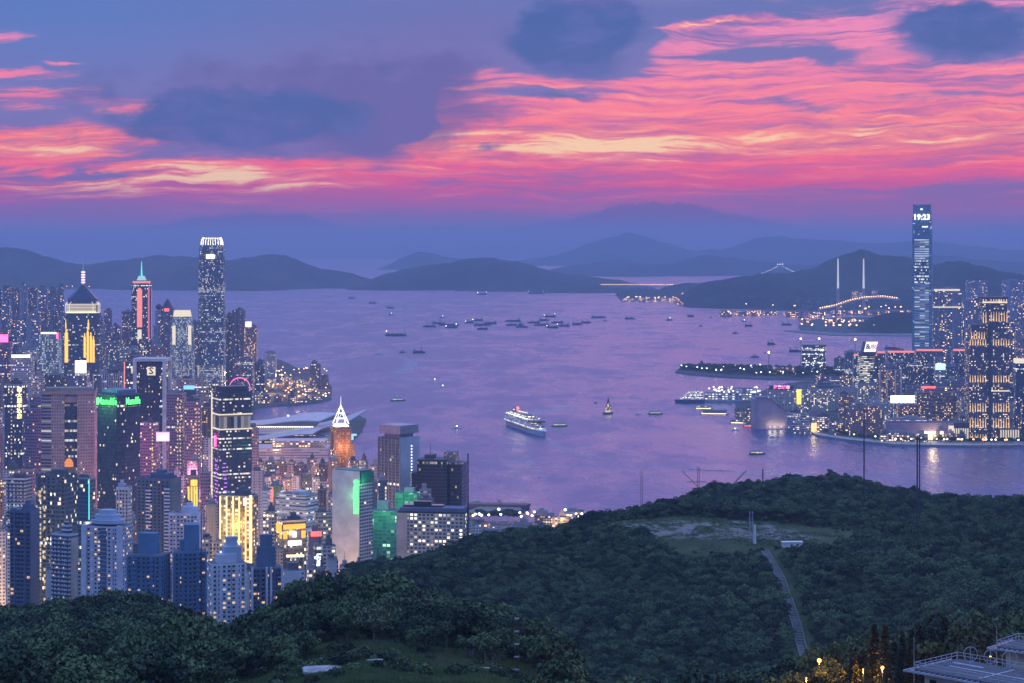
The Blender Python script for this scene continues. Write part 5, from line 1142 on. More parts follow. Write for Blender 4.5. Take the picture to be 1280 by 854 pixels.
# street lamps down in the canyons between the blocks, each with its own light
SLP = MB(); SLP.tube((0, 0, 0), (0, 0, 10), .12, .08, 5); SLP.tube((0, 0, 10), (1.4, 0, 10.3), .08, n=4); SLPM = SLP.mesh('lamp_pole', DMETAL); SLH = MB(); SLH.ball((1.4, 0, 10.2), .7, 6, 4); SLHM = SLH.mesh('lamp_head', glow('canyon_lamp', (1, .6, .28), 8))
for i, (px_, d_, c_, wt_) in enumerate(((20, 2150, 0, 3), (52, 1700, 0, 3), (2, 1650, 0, 5), (128, 1980, 0, 3), (182, 2330, 1, 4), (222, 2400, 1, 4), (252, 2150, 0, 3), (262, 2000, 0, 3), (305, 2120, 1, 3), (330, 2400, 0, 4), (352, 2620, 0, 4), (375, 2500, 0, 4), (398, 2700, 0, 5), (340, 2900, 0, 5), (370, 3250, 0, 5), (405, 3300, 0, 5), (324, 3400, 0, 5), (300, 1700, 0, 2), (400, 1830, 0, 4), (425, 2400, 0, 1), (150, 3300, 1, 5), (60, 3250, 0, 5), (230, 3500, 0, 6), (120, 2900, 1, 4))):
    x_ = X(px_, d_); t = empty('street_lamp', (x_, d_, ground(x_, d_)), i*2.1, 'street lamp lighting a narrow street between the left bank towers', 'street lamp', 'street lamps between the towers'); link('lamp_pole', SLPM, t); link('lamp_head', SLHM, t)
    point_lamp(t, (1.4, 0, 14), ((1, .55, .25), (1, .3, .6))[c_], 150000*wt_, 3)
# ================================================================== KOWLOON
# tallest tower with the clock display
d_ = 5720; cx, cy_, g, w_, dp, h, r = site(1138.5, 1167.5, 255.5, d_, 16, .8, 4.0)
t = empty('skyscraper', (cx, cy_, g), R(-16), 'tallest tower on the right shore, banded with light and showing a glowing clock readout', 'skyscraper')
fp = footprint('chamfer', w_, dp); q = footprint('chamfer', w_*.97, dp*.97)
mb = MB(); mb.prism(scalep(fp, 1.03), -6, h*.12, top=fp, cap=False); mb.prism(fp, h*.12, h*.86, top=q, cap=False); mb.prism(q, h*.86, h-1, top=scalep(fp, .88), mitop=1)
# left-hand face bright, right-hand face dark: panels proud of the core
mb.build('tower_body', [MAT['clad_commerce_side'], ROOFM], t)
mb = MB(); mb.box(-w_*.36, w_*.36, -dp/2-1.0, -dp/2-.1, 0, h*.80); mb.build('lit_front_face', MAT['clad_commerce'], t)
mb = MB(); mb.box(-w_*.36, w_*.36, -dp/2-1.3, -dp/2-1.01, h*.55, h*.68); mb.build('bright_floors', facade('clad_bright_floors', (.1,.15,.2), bay=2.2, fl=8.4, ww=.85, wh=.5, lit=.5, row=.7, st=1.3, ca=(.9,1,.9), cb=COOL), t)
sg = empty('clock_display', (0, 0, 0)); sg.parent = t
lettering('19:23', 21, LWHITE, sg, (0, -dp/2-1.2, h*.925), bold=.5)
mb = MB(); mb.box(w_*.02, w_*.3, -dp/2-1.2, -dp/2-.6, h*.868, h*.873); mb.build('lit_dash', LWHITE, sg)
mb = MB(); mb.box(-w_*.06, w_*.04, -dp/2-1.2, -dp/2-.6, h*.968, h*.975); mb.build('lit_mark', LWHITE, sg)
for sx in (-1, 1):
    mb = MB(); mb.box(sx*w_*.44-1, sx*w_*.44+1, -dp*.5-.6, -dp*.5+.6, h*.99, h+1.5); mb.build('crown_fin', METAL, t)

# stepped floodlit tower at the promenade
d_ = 3960; k_ = d_/F; g = 4.0
t = empty('skyscraper', (X(1239, d_), d_, g), R(0), 'stepped tower floodlit amber in tiers beside the right shore promenade', 'skyscraper')
LT = MAT['clad_masterpiece']
mb = MB()
mb.box(-27*k_, -2*k_, 2, 44, -6, Z(424, d_)-g, mi=0, mitop=1); mb.box(-24*k_, -6*k_, 4, 40, Z(424, d_)-g+.01, Z(406, d_)-g, mi=0, mitop=1)
mb.box(-1.9*k_, 23*k_, 0, 46, -6, Z(402, d_)-g, mi=0, mitop=1); mb.box(-10*k_, 21*k_, 6, 42, Z(402, d_)-g+.01, Z(374, d_)-g, mi=0, mitop=1)
mb.build('tower_body', [LT, ROOFM], t)
mb = MB(); mb.box(-3.5*k_, -.2*k_, -1.5, 3, -6, Z(405, d_)-g); mb.build('dark_recess_bay', DARKC, t)
mb = MB(); mb.box(-11*k_, 22*k_, 5, 43, Z(374, d_)-g+.01, Z(371.5, d_)-g); mb.build('crown_slab', DARKC, t)
mb = MB(); mb.tube((0, 20, Z(372, d_)-g), (0, 20, Z(366, d_)-g), .4, n=4); mb.build('aerial', DMETAL, t)
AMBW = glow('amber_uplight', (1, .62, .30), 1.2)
up = MB(); up.prism(rect(1.9, .9), 0, 17, top=rect(.5, .5)); upm = up.mesh('uplight_wash', AMBW)  # glowing wedges stand in for uplight fading up the walls
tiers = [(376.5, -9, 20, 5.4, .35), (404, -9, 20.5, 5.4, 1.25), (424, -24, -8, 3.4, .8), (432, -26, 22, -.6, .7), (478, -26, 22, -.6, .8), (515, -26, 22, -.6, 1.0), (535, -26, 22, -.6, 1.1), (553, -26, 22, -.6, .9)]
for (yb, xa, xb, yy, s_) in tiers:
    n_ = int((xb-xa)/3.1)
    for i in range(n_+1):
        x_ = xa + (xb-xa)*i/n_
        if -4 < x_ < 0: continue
        o = link('uplight_wash', upm, t, (x_*k_, yy - (0 if x_ > -2 or yy > 0 else -2), Z(yb, d_)-g)); o.scale = (1, 1, s_)
mb = MB(); mb.box(-10*k_, 21*k_, 5.1, 5.9, Z(379, d_)-g, Z(377, d_)-g); mb.build('lit_band', LSOFT, t)
mb = MB(); mb.box(-1.9*k_, 23*k_, -.5, -.02, Z(489.5, d_)-g, Z(488, d_)-g); mb.build('lit_band', LSOFT, t)
mb = MB(); mb.box(-50*k_, -28*k_, -6, 30, -6, Z(528, d_)-g, mitop=1); mb.build('podium_wing', [DARKC, ROOFM], t)
mb = MB(); mb.box(8*k_, 34*k_, -14, -2, -6, Z(535, d_)-g, mitop=1); mb.build('podium_front', [DARKC, ROOFM], t)
wf = MB(); wf.box(-1.2, 1.2, -.5, .5, 0, 18*k_*.72); wfm = wf.mesh('white_fin', glow('fin_light', (1, .86, .66), .8))
for i in range(7): link('white_fin', wfm, t, ((-47+i*2.8)*k_, -6.6, 3))
for i in range(8): link('white_fin', wfm, t, ((10+i*3.1)*k_, -14.6, 1))

def simple(cat, label, x0, x1, yt, d, clad, rot=0, ratio=.7, shape='rect', roof='full', name='office_block', **kw):
    return tower(cat, label, x0, x1, yt, d, clad, rot, ratio, shape, roof, name=name, z0=4.0, **kw)
t, w_, dp, h = simple('apartment tower', 'broad slab with lit roof line and belt, beside the tallest right shore tower', 1165, 1204, 363, 5900, 'clad_far_res', -6, .5, 'bay', name='apartment_tower')
panel(t, 'front', -.48, .38, h-1, h+4, LSOFT, w_, dp, 'roof_light_bar'); panel(t, 'front', -.5, .46, h*.795, h*.81, LSOFT, w_, dp, 'lit_belt')
simple('apartment tower', 'grey tower between the lit roof slab and the amber tiered tower', 1203, 1233, 376, 5700, 'clad_far_res', 6, .6, 'notch', name='apartment_tower')
simple('apartment tower', 'faint far slab left of the amber tiered tower crown', 1208, 1234, 351, 8200, 'clad_far_res', 4, .5, 'bay', name='apartment_tower')
simple('apartment tower', 'faint far slab at the right edge of the photo', 1253, 1284, 351, 8200, 'clad_far_res', -4, .5, 'bay', name='apartment_tower')
t, w_, dp, h = simple('office tower', 'pale topped dark tower cut by the right edge of the photo', 1268, 1290, 452, 4100, 'clad_office_dark', -4, .8, name='office_tower')
mb = MB(); mb.prism(rect(w_*1.02, dp*1.02), h-3, h+6); mb.build('lit_crown', LSOFT, t)
# the row with red lit roofs
for i, (a, b, y, w1) in enumerate(((1066, 1096, 444, 'first'), (1096, 1106, 441, 'second'), (1108, 1142, 440, 'third'), (1144, 1178, 438, 'fourth'), (1190, 1216, 438, 'fifth'))):
    t, w_, dp, h = simple('office block', f'dark block with a red lit roof edge, {w1} from left of its row', a, b, y, 5150, 'clad_office_dark', -4, .6, group='dark blocks with red lit roofs', roof='bare')
    panel(t, 'front', -.5, .5, h-1, h+4, LSIGNR, w_, dp, 'red_roof_light')
# unfinished terminal block with cranes
t, w_, dp, h = simple('building under construction', 'square unfinished block with work lights and a tower crane over it', 1001, 1034, 431, 6000, 'clad_office_teal', -10, .8, name='construction_block', roof='none')
mb = MB(); mb.box(-w_/2, w_/2, -dp/2, dp/2, h+.01, h+2); mb.build('formwork_deck', METAL, t)
wl_ = MB(); wl_.ball((0, 0, 0), 1.6, 6, 4); wlm_ = wl_.mesh('work_light', LWHITE); rr_ = random.Random(4)
for k in range(26): link('work_light', wlm_, t, (rr_.uniform(-.45, .45)*w_, -dp/2-.6, h*rr_.uniform(.2, .95)))
def crane(label, px_, ytop, d, arm=30, base=None, flip=1):
    t = empty('tower_crane', (X(px_, d), d, 4 if base is None else base), R(12*flip), label, 'tower crane'); hh = Z(ytop, d)-t.location.z
    mb = MB(); mb.tube((0, 0, 0), (0, 0, hh), 1.0, n=4); mb.build('mast', METAL, t)
    mb = MB(); mb.tube((-arm*.35, 0, hh), (arm, 0, hh+1), .7, .4, 4); mb.tube((0, 0, hh+7), (arm*.9, 0, hh+1), .15, n=4); mb.tube((0, 0, hh+7), (-arm*.33, 0, hh), .15, n=4); mb.tube((0, 0, hh), (0, 0, hh+7), .5, n=4); mb.build('jib', METAL, t)
    mb = MB(); mb.box(-arm*.35, -arm*.25, -1.2, 1.2, hh-4, hh); mb.build('counterweight', CONC, t)
    mb = MB(); mb.ball((0, 0, hh+1), 2.6, 7, 5); mb.build('work_light', WHL, t)
crane('tower crane over the unfinished square block, its arm to the right', 1024, 424, 5990, 28, 30)
crane('lone crane with a bright lamp left of the unfinished square block', 961, 441, 5900, 40, 4, -1)
crane('crane with a white lamp between the unfinished block and the bent lit tower', 1069, 425, 5600, 34)
crane('crane with a lamp left of the unfinished block, far end', 1001, 424, 6300, 30, 4, -1)
simple('office block', 'low dull block right of the unfinished square block', 1042, 1056, 448, 5900, 'clad_office_teal', -6, .8)
simple('office block', 'teal grey block with floodlights on its roof behind the bent lit tower', 1055, 1076, 440, 5700, 'clad_office_teal', -6, .8)
# bent lit tower with white screen crown
d_ = 4750; k_ = d_/F; t = empty('office_tower', (X(1081, d_), d_, 4), R(6), 'bent yellow lit tower leaning under a slanted white screen', 'office tower'); h1 = Z(492, d_)-4; h2 = Z(444, d_)-4
BT = facade('clad_bent_tower', (.05,.06,.08), bay=6, fl=3.9, ww=.94, wh=.5, lit=.85, row=.6, st=1.5, ca=(1,.85,.45))
def off(z): 
    u = (z-h1)/(h2-h1); return (-2.2 + 1.2*u + 3.5*u*u)*k_
mb = MB(); z_ = -6; n_ = 12; W2 = 8.3*k_
for i in range(n_):
    za = -6 + (h2+6)*i/n_; zb = -6 + (h2+6)*(i+1)/n_; oa, ob = off(max(za, h1)), off(max(zb, h1))
    mb.prism(rect(2*W2, 30, oa), za, zb, top=rect(2*W2, 30, ob), cap=(i == n_-1), mitop=1)
mb.build('tower_body', [BT, ROOFM], t)
mb = MB(); mb.prism(rect(2*W2+2, 31, off(h2)), h2+.02, Z(440, d_)-4, top=rect(2*W2+2, 31, off(h2)+1.2*k_)); mb.build('dark_neck', DARKC, t)
o0 = off(h2)+1.2*k_; z0_, z1_ = Z(439.5, d_)-4, Z(427, d_)-4
mb = MB(); mb.prism(rect(15*k_, 26, o0+.5*k_), z0_, z1_, top=rect(15*k_, 26, o0+3.6*k_)); mb.build('screen_block', DARKC, t)
mb = MB(); mb.prism([(o0-7*k_, -14), (o0+8*k_, -14), (o0+8*k_, -13.2), (o0-7*k_, -13.2)], z0_, z1_, top=[(o0-4*k_, -14), (o0+11*k_, -14), (o0+11*k_, -13.2), (o0-4*k_, -13.2)]); mb.build('white_screen', glow('screen_white', (1, 1, 1), 1.4), t)
e = lettering('&', 17, DARKC, t, (o0-2.5*k_+1, -14.3, (z0_+z1_)/2), bold=.3); 
lettering('UBS', 13, glow('screen_red', (.75,.03,.05), .8), t, (o0+4.4*k_, -14.3, (z0_+z1_)/2), bold=.2, sx=.9)
# banded apartment tower
t, w_, dp, h = simple('apartment tower', 'brown and white apartment tower with pale right flank, beside the bent lit tower', 1097, 1128, 462, 4620, 'clad_hotel_brick', -18, .7, 'bay', name='apartment_tower')
for a in (-.42, -.08, .30): mb = MB(); mb.box(a*w_-1.3, a*w_+1.3, -dp/2-1, -dp/2-.02, -6, h); mb.build('pale_pier', WHITE, t)
mb = MB(); mb.box(w_/2-.01, w_/2+.9, -dp*.3, dp*.48, -6, h+1); mb.build('pale_flank', WHITE, t)
t, w_, dp, h = simple('office block', 'small tower with a bright cyan white roof screen', 1168, 1182, 462, 4700, 'clad_office_grey', -6, .8)
panel(t, 'front', -.46, .46, h, h+14, glow('cyan_screen', (.4,.95,1), 2.2), w_, dp, 'roof_screen')
# long beige hotels of the ocean terminal
t, w_, dp, h = simple('hotel', 'long lilac hotel slab under a red illuminated roof sign near the ferry pier', 959, 1000, 487, 4660, 'clad_hotel_side', -6, .35, name='hotel', roof='bare')
panel(t, 'front', -.45, .3, h+1, h+10, DARKC, w_, dp, 'sign_board', 1.0)
for i, ch in enumerate('海港城市'): lettering(ch, 8.5, LPINK if i % 2 == 0 else glow('rose_letter', (1,.45,.6), 2.5), t, ((-.26+i*.13)*w_, -dp/2-1.5, h+5.5), bold=.3)
t, w_, dp, h = simple('hotel', 'tan block with a tall glowing yellow banner beside the lilac hotel slab', 992, 1009, 486, 4600, 'clad_hotel_beige', -6, .6, name='hotel', roof='bare')
panel(t, 'front', -.30, .05, h*.35, h-1, glow('yellow_banner', (1,.72,.12), 1.9), w_, dp, 'yellow_banner')
simple('hotel', 'long beige hotel with many small lit windows right of the yellow banner', 1008, 1044, 486, 4650, 'clad_hotel_beige', -6, .35, name='hotel')
simple('hotel', 'long grey white slab behind the bent lit tower foot', 1043, 1072, 486, 4720, 'clad_hotel_side', -6, .4, name='hotel')
simple('office block', 'flat pale terminal roof behind the lilac hotel slab', 1010, 1052, 481, 5000, 'clad_waterfront_low', -6, .5, roof='bare')
t, w_, dp, h = simple('hotel', 'small brick hotel right of the swooping white hall', 1048, 1067, 494, 4420, 'clad_hotel_brick', -6, .6, name='hotel')
# cultural centre with a swooping roof
d_ = 4230; k_ = d_/F; t = empty('concert_hall', (X(960, d_), d_, 4), R(0), 'windowless hall with a swooping dark blue ski slope roof and floodlit walls', 'concert hall')
PW = plain('rose_tiles', (.42,.32,.38), .6, scale=.05)
def zz_(y): return Z(y, d_)-4
prof = [(-15, 497), (-1, 497), (5, 500), (12, 506), (20, 512), (28, 516), (37, 518)]
mb = MB(); dpt = 42
for i in range(len(prof)-1):
    a, b = prof[i], prof[i+1]
    mb.prism([(a[0]*k_, 0), (b[0]*k_, 0), (b[0]*k_, dpt), (a[0]*k_, dpt)], -5, zz_(b[1]), cap=False)
    mb.face([(a[0]*k_, 0, zz_(b[1])), (b[0]*k_, 0, zz_(b[1])), (a[0]*k_, 0, zz_(a[1]))]); mb.face([(a[0]*k_, dpt, zz_(a[1])), (b[0]*k_, dpt, zz_(b[1])), (a[0]*k_, dpt, zz_(b[1]))])
mb.build('hall_walls', PW, t)
mb = MB()
for i in range(len(prof)-1):
    a, b = prof[i], prof[i+1]; P_ = [(a[0]*k_, -2, zz_(a[1])+.5), (b[0]*k_, -2, zz_(b[1])+.5), (b[0]*k_, dpt+2, zz_(b[1])+.5), (a[0]*k_, dpt+2, zz_(a[1])+.5)]
    mb.face(P_); mb.face([(p[0], p[1], p[2]-1.2) for p in reversed(P_)]); mb.face([(P_[0][0], P_[0][1], P_[0][2]-1.2), (P_[1][0], P_[1][1], P_[1][2]-1.2), P_[1], P_[0]])
mb.build('swooping_roof', plain('deep_blue_roof', (.05,.10,.20), .5), t)
mb = MB(); mb.box(-15*k_-6, -15*k_-.5, -4, dpt-6, -4, zz_(498)); mb.build('end_tower', PW, t)
for x_ in (2, 8, 16): 
    e = empty('floodlight', (x_*k_, -7, 1)); e.parent = t; mb = MB(); mb.box(-1, 1, -.5, .5, 0, .9); mb.build('lamp_housing', LWHITE, e); point_lamp(e, (0, -1, 3), (1, .82, .5), 9000, 2.5, 'wall_washer')
t, w_, dp, h = simple('museum', 'stepped grey museum block with a glowing yellow doorway on the waterfront', 983, 1012, 516, 4140, 'clad_office_grey', -8, .6, name='museum', roof='bare')
ledges(t, w_, dp, h, 5, WHITE, t=1.2, proud=.7, z0=4)
t, w_, dp, h = simple('museum', 'pale cubic gallery with a floodlit corner on the waterfront', 1011, 1042, 521, 4130, 'clad_waterfront_low', -12, .6, name='gallery', roof='bare')
panel(t, 'front', -.42, -.18, 1, h*.6, glow('doorway_yellow', (1,.66,.25), 1.6), w_, dp, 'lit_doorway'); point_lamp(t, (-w_*.3, -dp/2-8, 6), (1, .75, .4), 9000, 2)
t, w_, dp, h = simple('hotel', 'sloping tiled hotel wing behind the pale cubic gallery', 1010, 1033, 513, 4270, 'clad_tile_purple', -10, .5, name='gallery', roof='bare')
# dark brick waterfront hotel
t, w_, dp, h = simple('hotel', 'dark brick waterfront hotel with rounded top and scattered warm windows', 1058, 1105, 511, 4060, 'clad_hotel_brick', -10, .5, 'chamfer', name='hotel', roof='bare')
mb = MB(); mb.prism(scalep(footprint('chamfer', w_, dp), .8), h+.02, h+7); mb.build('upper_tier', [MAT['clad_hotel_brick']], t)
simple('hotel', 'old cream hotel with a lit cornice behind the dark brick waterfront hotel', 1070, 1112, 507, 4180, 'clad_hotel_beige', -8, .6, name='hotel')
t, w_, dp, h = simple('hotel', 'terraced red brown hotel stepping up to a lit roof garden', 1144, 1196, 490, 4150, 'clad_hotel_brick', -4, .6, 'chamfer', name='hotel')
ledges(t, w_, dp, h, 6.4, CONC, t=.8, proud=1.2, z0=10)
mb = MB(); mb.prism(rect(w_*.6, dp*.8, -w_*.66, 0), -6, h*.68, mitop=1); mb.build('lower_terrace', [MAT['clad_hotel_brick'], ROOFM], t)
mb = MB(); mb.prism(rect(w_*.62, dp*.55), h+.02, h+9); mb.build('roof_garden_storey', MAT['clad_waterfront_low'], t)
panel(t, 'front', -.4, -.05, h+9, h+13, LRED, w_, dp, 'red_sign')
t, w_, dp, h = simple('office block', 'low block carrying a big blank white glowing billboard', 1112, 1146, 503, 4300, 'clad_office_grey', -4, .5, roof='bare')
mb = MB(); mb.prism([(-w_/2, -dp/2-1), (w_/2, -dp/2-1), (w_/2, -dp/2), (-w_/2, -dp/2)], h+.5, h+15, top=[(-w_/2, -dp/2-1), (w_/2, -dp/2-1), (w_/2, -dp/2), (-w_/2, -dp/2)]); mb.build('white_screen', LCOOL, t)
t, w_, dp, h = simple('shopping centre', 'long low shopping centre with a wide golden lit entrance on the promenade', 1108, 1190, 527, 3980, 'clad_tile_purple', -3, .4, name='shopping_centre', roof='bare')
panel(t, 'front', .0, .34, 1, 15, LWARM, w_, dp, 'lit_entrance', 1.5); panel(t, 'front', .0, .34, 15.5, 17, LWHITE, w_, dp, 'lit_entrance_bar', 1.6)
panel(t, 'front', .42, .5, 18, 28, LSOFT, w_, dp, 'lit_square', 1.0)
mb = MB(); mb.box(-w_*.5, w_*.1, -dp*.48, dp*.2, h+.01, h+6, mitop=0); mb.build('upper_gallery', MAT['clad_gallery'], t)
point_lamp(t, (w_*.17, -dp/2-16, 14), (1, .75, .4), 60000, 4)
simple('shopping centre', 'low dark pavilion block below the terraced red brown hotel', 1106, 1140, 541, 3950, 'clad_waterfront_low', -3, .5, name='shopping_centre', roof='bare')
# lesser blocks of the right shore
def krow(phrase, d, x0, x1, yt, jit, wpx, clads, seed, skip=(), **kw): row(phrase, d, x0, x1, yt, jit, wpx, clads, seed, skip, **kw)
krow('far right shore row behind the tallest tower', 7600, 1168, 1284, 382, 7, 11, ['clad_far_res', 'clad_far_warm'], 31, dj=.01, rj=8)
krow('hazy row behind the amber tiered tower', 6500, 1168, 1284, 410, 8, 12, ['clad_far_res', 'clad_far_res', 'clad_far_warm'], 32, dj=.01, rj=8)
krow('row under the red lit roofs', 5000, 1102, 1284, 453, 7, 14, ['clad_office_dark', 'clad_office_teal', 'clad_far_res', 'clad_office_dark'], 33, dj=.01, rj=8)
krow('middle row of the right shore', 4600, 1072, 1284, 478, 7, 13, OFF+['clad_hotel_beige'], 34, skip=((1094, 1130), (1164, 1186)), dj=.01, rj=8)
krow('low row behind the terraced hotel', 4400, 1046, 1284, 500, 5, 13, ['clad_res_pale', 'clad_iron', 'clad_hotel_beige', 'clad_office_grey', 'clad_office_dark'], 35, skip=((1046, 1068), (1110, 1148)), dj=.008, rj=8)
krow('promenade row right of the shopping centre', 4080, 1188, 1284, 522, 5, 12, ['clad_office_dark', 'clad_res_dark', 'clad_hotel_brick'], 36, skip=((1210, 1266),), dj=.008, rj=6)
krow('low lit row left of the windowless hall', 4400, 921, 947, 514, 4, 7, ['clad_waterfront_low', 'clad_hotel_beige'], 43, dj=.02, rj=8, gap=.3, roof='bare')
krow('low warm row beside the cubic gallery', 4090, 1036, 1062, 527, 3, 9, ['clad_waterfront_low', 'clad_warm_grid'], 44, dj=.01, rj=8, roof='bare')
krow('lowest lit row along the right promenade', 3940, 1100, 1200, 543, 2, 12, ['clad_waterfront_low', 'clad_hotel_beige', 'clad_waterfront_low'], 45, dj=.004, rj=4, gap=.5, roof='bare')
krow('low sheds on the far right peninsula', 5900, 965, 1100, 461, 2, 12, ['clad_waterfront_low', 'clad_office_grey', 'clad_waterfront_low'], 37, skip=((998, 1036),), cat='shed', name='harbour_shed', dj=.01, rj=8, gap=.6, roof='bare')
krow('low sheds behind the long beige hotels', 5300, 1020, 1120, 470, 2, 12, ['clad_waterfront_low', 'clad_office_grey'], 38, cat='shed', name='harbour_shed', dj=.01, rj=8, gap=.5, roof='bare')
# vent building on the tip of the peninsula
t = empty('ventilation_building', (X(877, 6130), 6130, 4), 0, 'dark stepped vent building on the tip of the dark peninsula', 'vent building'); k_ = 6130/F
mb = MB(); mb.box(-8*k_, 8*k_, -10, 12, -5, 3.5*k_); mb.box(-4*k_, 5*k_, -8, 10, 3.5*k_+.01, 7.5*k_); mb.box(-1.5*k_, 1.5*k_, -5, 5, 7.5*k_+.01, 10.5*k_); mb.build('building_body', DARKC, t)
# waterfront terminals: long pier shed, ferry piers
t = empty('ocean_terminal', (X(905, 4950), 4950, 0), R(-6), 'long cruise terminal shed with rows of white lights', 'pier terminal'); k_ = 4950/F
mb = MB(); mb.box(-45*k_, 46*k_, -22, 26, -4, 5); mb.build('pier_deck', CONC, t)
mb = MB(); mb.box(-24*k_, 46*k_, -18, 22, 5.01, 22, mitop=1); mb.box(-2*k_, 44*k_, -12, 16, 22.01, 33, mitop=1); mb.build('shed', [facade('clad_terminal', (.4,.42,.5), bay=8, fl=5.4, ww=.6, wh=.45, lit=.8, st=1.8, ca=(1,.9,.75)), ROOFM], t)
wl2 = MB(); wl2.ball((0, 0, 0), 2.0, 6, 4); wlm2 = wl2.mesh('roof_light', LWHITE)
for k in range(30): link('roof_light', wlm2, t, (rr_.uniform(-22, 45)*k_, rr_.uniform(-18, 10), rr_.uniform(24, 36)))
for (lab, px_, y_, L_, hh, warm) in (('low ferry pier with a golden edge below the cruise terminal', 893, 517.5, 36, 9, True), ('short dark ferry pier nearest the water below the terminal', 880, 511, 22, 6, True), ('red lit ferry landing left of the windowless hall', 940, 533, 22, 8, False), ('lit ferry landing at the corner of the right shore', 922, 529, 18, 7, True)):
    dd_ = DW(y_); k_ = dd_/F; t = empty('ferry_pier', (X(px_, dd_), dd_, 0), R(-8), lab, 'ferry pier')
    mb = MB(); mb.box(-L_/2*k_, L_/2*k_, -12, 12, -3, 2.5); mb.build('deck', CONC, t)
    mb = MB(); mb.box(-L_*.46*k_, L_*.44*k_, -9, 9, 2.51, hh, mitop=1); mb.build('pier_shed', [MAT['clad_waterfront_low'], plain('green_roof', (.10,.18,.15), .6)], t)
    mb = MB(); mb.box(-L_*.44*k_, L_*.4*k_, -12.3, -11.9, 1, 2.3); mb.build('edge_light', LWARM if warm else LRED, t)
# ferry piers and warm buildings at the end of the left shore
for i, (px_, y_, L_, hh) in enumerate(((372, 505, 26, 12), (394, 502, 26, 14), (404, 494, 20, 13), (384, 492, 26, 16), (398, 483, 20, 14), (404, 474, 14, 14))):
    dd_ = DW(y_, 0); k_ = dd_/F; t = empty('ferry_pier', (X(px_, dd_), dd_, 0), R(6), f'lit ferry pier at the tip of the left shore, {ORD[i]} from the front', 'ferry pier', 'ferry piers at the tip of the left shore')
    mb = MB(); mb.box(-L_/2*k_, L_/2*k_, -10, 14, -3, 3); mb.build('deck', CONC, t)
    mb = MB(); mb.box(-L_*.46*k_, L_*.46*k_, -8, 12, 3.01, hh, mitop=1); mb.build('pier_shed', [MAT['clad_waterfront_low'], MAT['green_roof']], t)
    mb = MB(); mb.box(-L_*.4*k_, L_*.4*k_, -10.3, -9.9, 1.6, 2.6); mb.build('edge_light', LSOFT, t)
row('low terminal row behind the left ferry piers', 5300, 318, 408, 473, 3, 12, ['clad_waterfront_low', 'clad_hotel_beige', 'clad_office_grey', 'clad_hotel_brick'], 41, cat='terminal', name='terminal_block', dj=.01, rj=10, gap=.5, roof='bare')
t, w_, dp, h = tower('apartment block', 'pale mid-rise block standing behind the ferry piers', 331, 345, 441, 5450, 'clad_res_pale', 0, .8, name='apartment_block', z0=4)
t, w_, dp, h = tower('office block', 'small dark tower at the outer end of the left ferry piers', 388, 401, 455, 5250, 'clad_office_dark', 0, .8, name='office_block', z0=4)
row('low warm row beside the wheel', 4880, 314, 372, 495, 2, 11, ['clad_waterfront_low', 'clad_hotel_beige', 'clad_warm_grid'], 42, cat='terminal', name='terminal_block', dj=.01, rj=12, gap=.8, roof='bare')
# boat basin and warm low buildings before the hill
t = empty('ferry_hulk', (X(630, 2990), 2990, 0), R(-4), 'long brown moored hulk by the breakwater', 'barge'); k_ = 2990/F
mb = MB(); mb.prism([(-45*k_, -8), (28*k_, -9), (31*k_, 0), (28*k_, 9), (-45*k_, 8)], -2, 6, top=[(-45*k_, -10), (30*k_, -11), (34*k_, 0), (30*k_, 11), (-45*k_, 10)]); mb.build('hull', plain('rust_hull', (.20,.14,.13), .8, scale=.1), t)
mb = MB(); mb.box(-40*k_, -30*k_, -5, 5, 6, 10); mb.box(-8*k_, -4*k_, -3, 3, 6, 12); mb.build('deckhouse', CONC, t)
for i, (a, b, y, d_, c) in enumerate(((590, 612, 654, 2650, 'clad_waterfront_low'), (612, 640, 657, 2620, 'clad_res_pale'), (640, 668, 655, 2640, 'clad_waterfront_low'), (668, 694, 643, 2780, 'clad_warm_grid'), (690, 712, 647, 2720, 'clad_hotel_beige'), (700, 731, 639, 2850, 'clad_res_white'), (600, 628, 664, 2450, 'clad_res_pale'), (630, 660, 665, 2440, 'clad_iron'), (655, 690, 660, 2500, 'clad_waterfront_low'))):
    t, w_, dp, h = tower('shed', f'low lit waterfront building beyond the hill crest, {ORD[i]} from left', a, b, y, d_, c, -8, .6, roof='full', name='waterfront_building', group='low buildings by the boat basin')
point_lamp(t, (10, -30, 16), (1, .6, .25), 60000, 3)
point_lamp([o for o in bpy.data.objects if str(o.get('label', '')).startswith('low lit waterfront building beyond the hill crest, fifth')][0], (0, -30, 14), (1, .55, .2), 120000, 3)

# ================================================================== BRIDGES AND CONTAINER PORT
PYL = glow('pylon_light', (.85,.85,1), .9)
for i, px_ in enumerate((1047.5, 1079.5)):
    d_ = 10900; k_ = d_/F; t = empty('bridge_pylon', (X(px_, d_), d_, 4), 0, ('left' if i == 0 else 'right')+' one of two tall white lit bridge pylons', 'bridge pylon')
    zt = Z(323.5, d_)-4; mb = MB(); mb.tube((0, 0, 0), (0, 0, zt*.45), 11, 7, 10); mb.build('pylon_shaft', CONC, t)
    mb = MB(); mb.tube((0, 0, zt*.45), (0, 0, zt), 5.5, 3.2, 8); mb.build('lit_upper_shaft', PYL, t)
    mb = MB()
    for s_ in (-1, 1):
        for j in range(8): mb.tube((0, 0, zt*(.55+.05*j)), (s_*(60+j*22), 0, 70), .35, n=3)
    mb.build('stay_cables', METAL, t)
t = empty('road_bridge', (X(1063, 10900), 10900, 4), 0, 'lit bridge deck climbing past the two white pylons', 'bridge'); k_ = 10900/F
mb = MB(); pts = [(-40, 14), (-20, 30), (0, 58), (16, 72), (40, 78), (62, 66)]
for a, b in zip(pts, pts[1:]): mb.tube((a[0]*k_, 0, a[1]), (b[0]*k_, 0, b[1]), 6, n=4)
mb.build('deck', CONC, t)
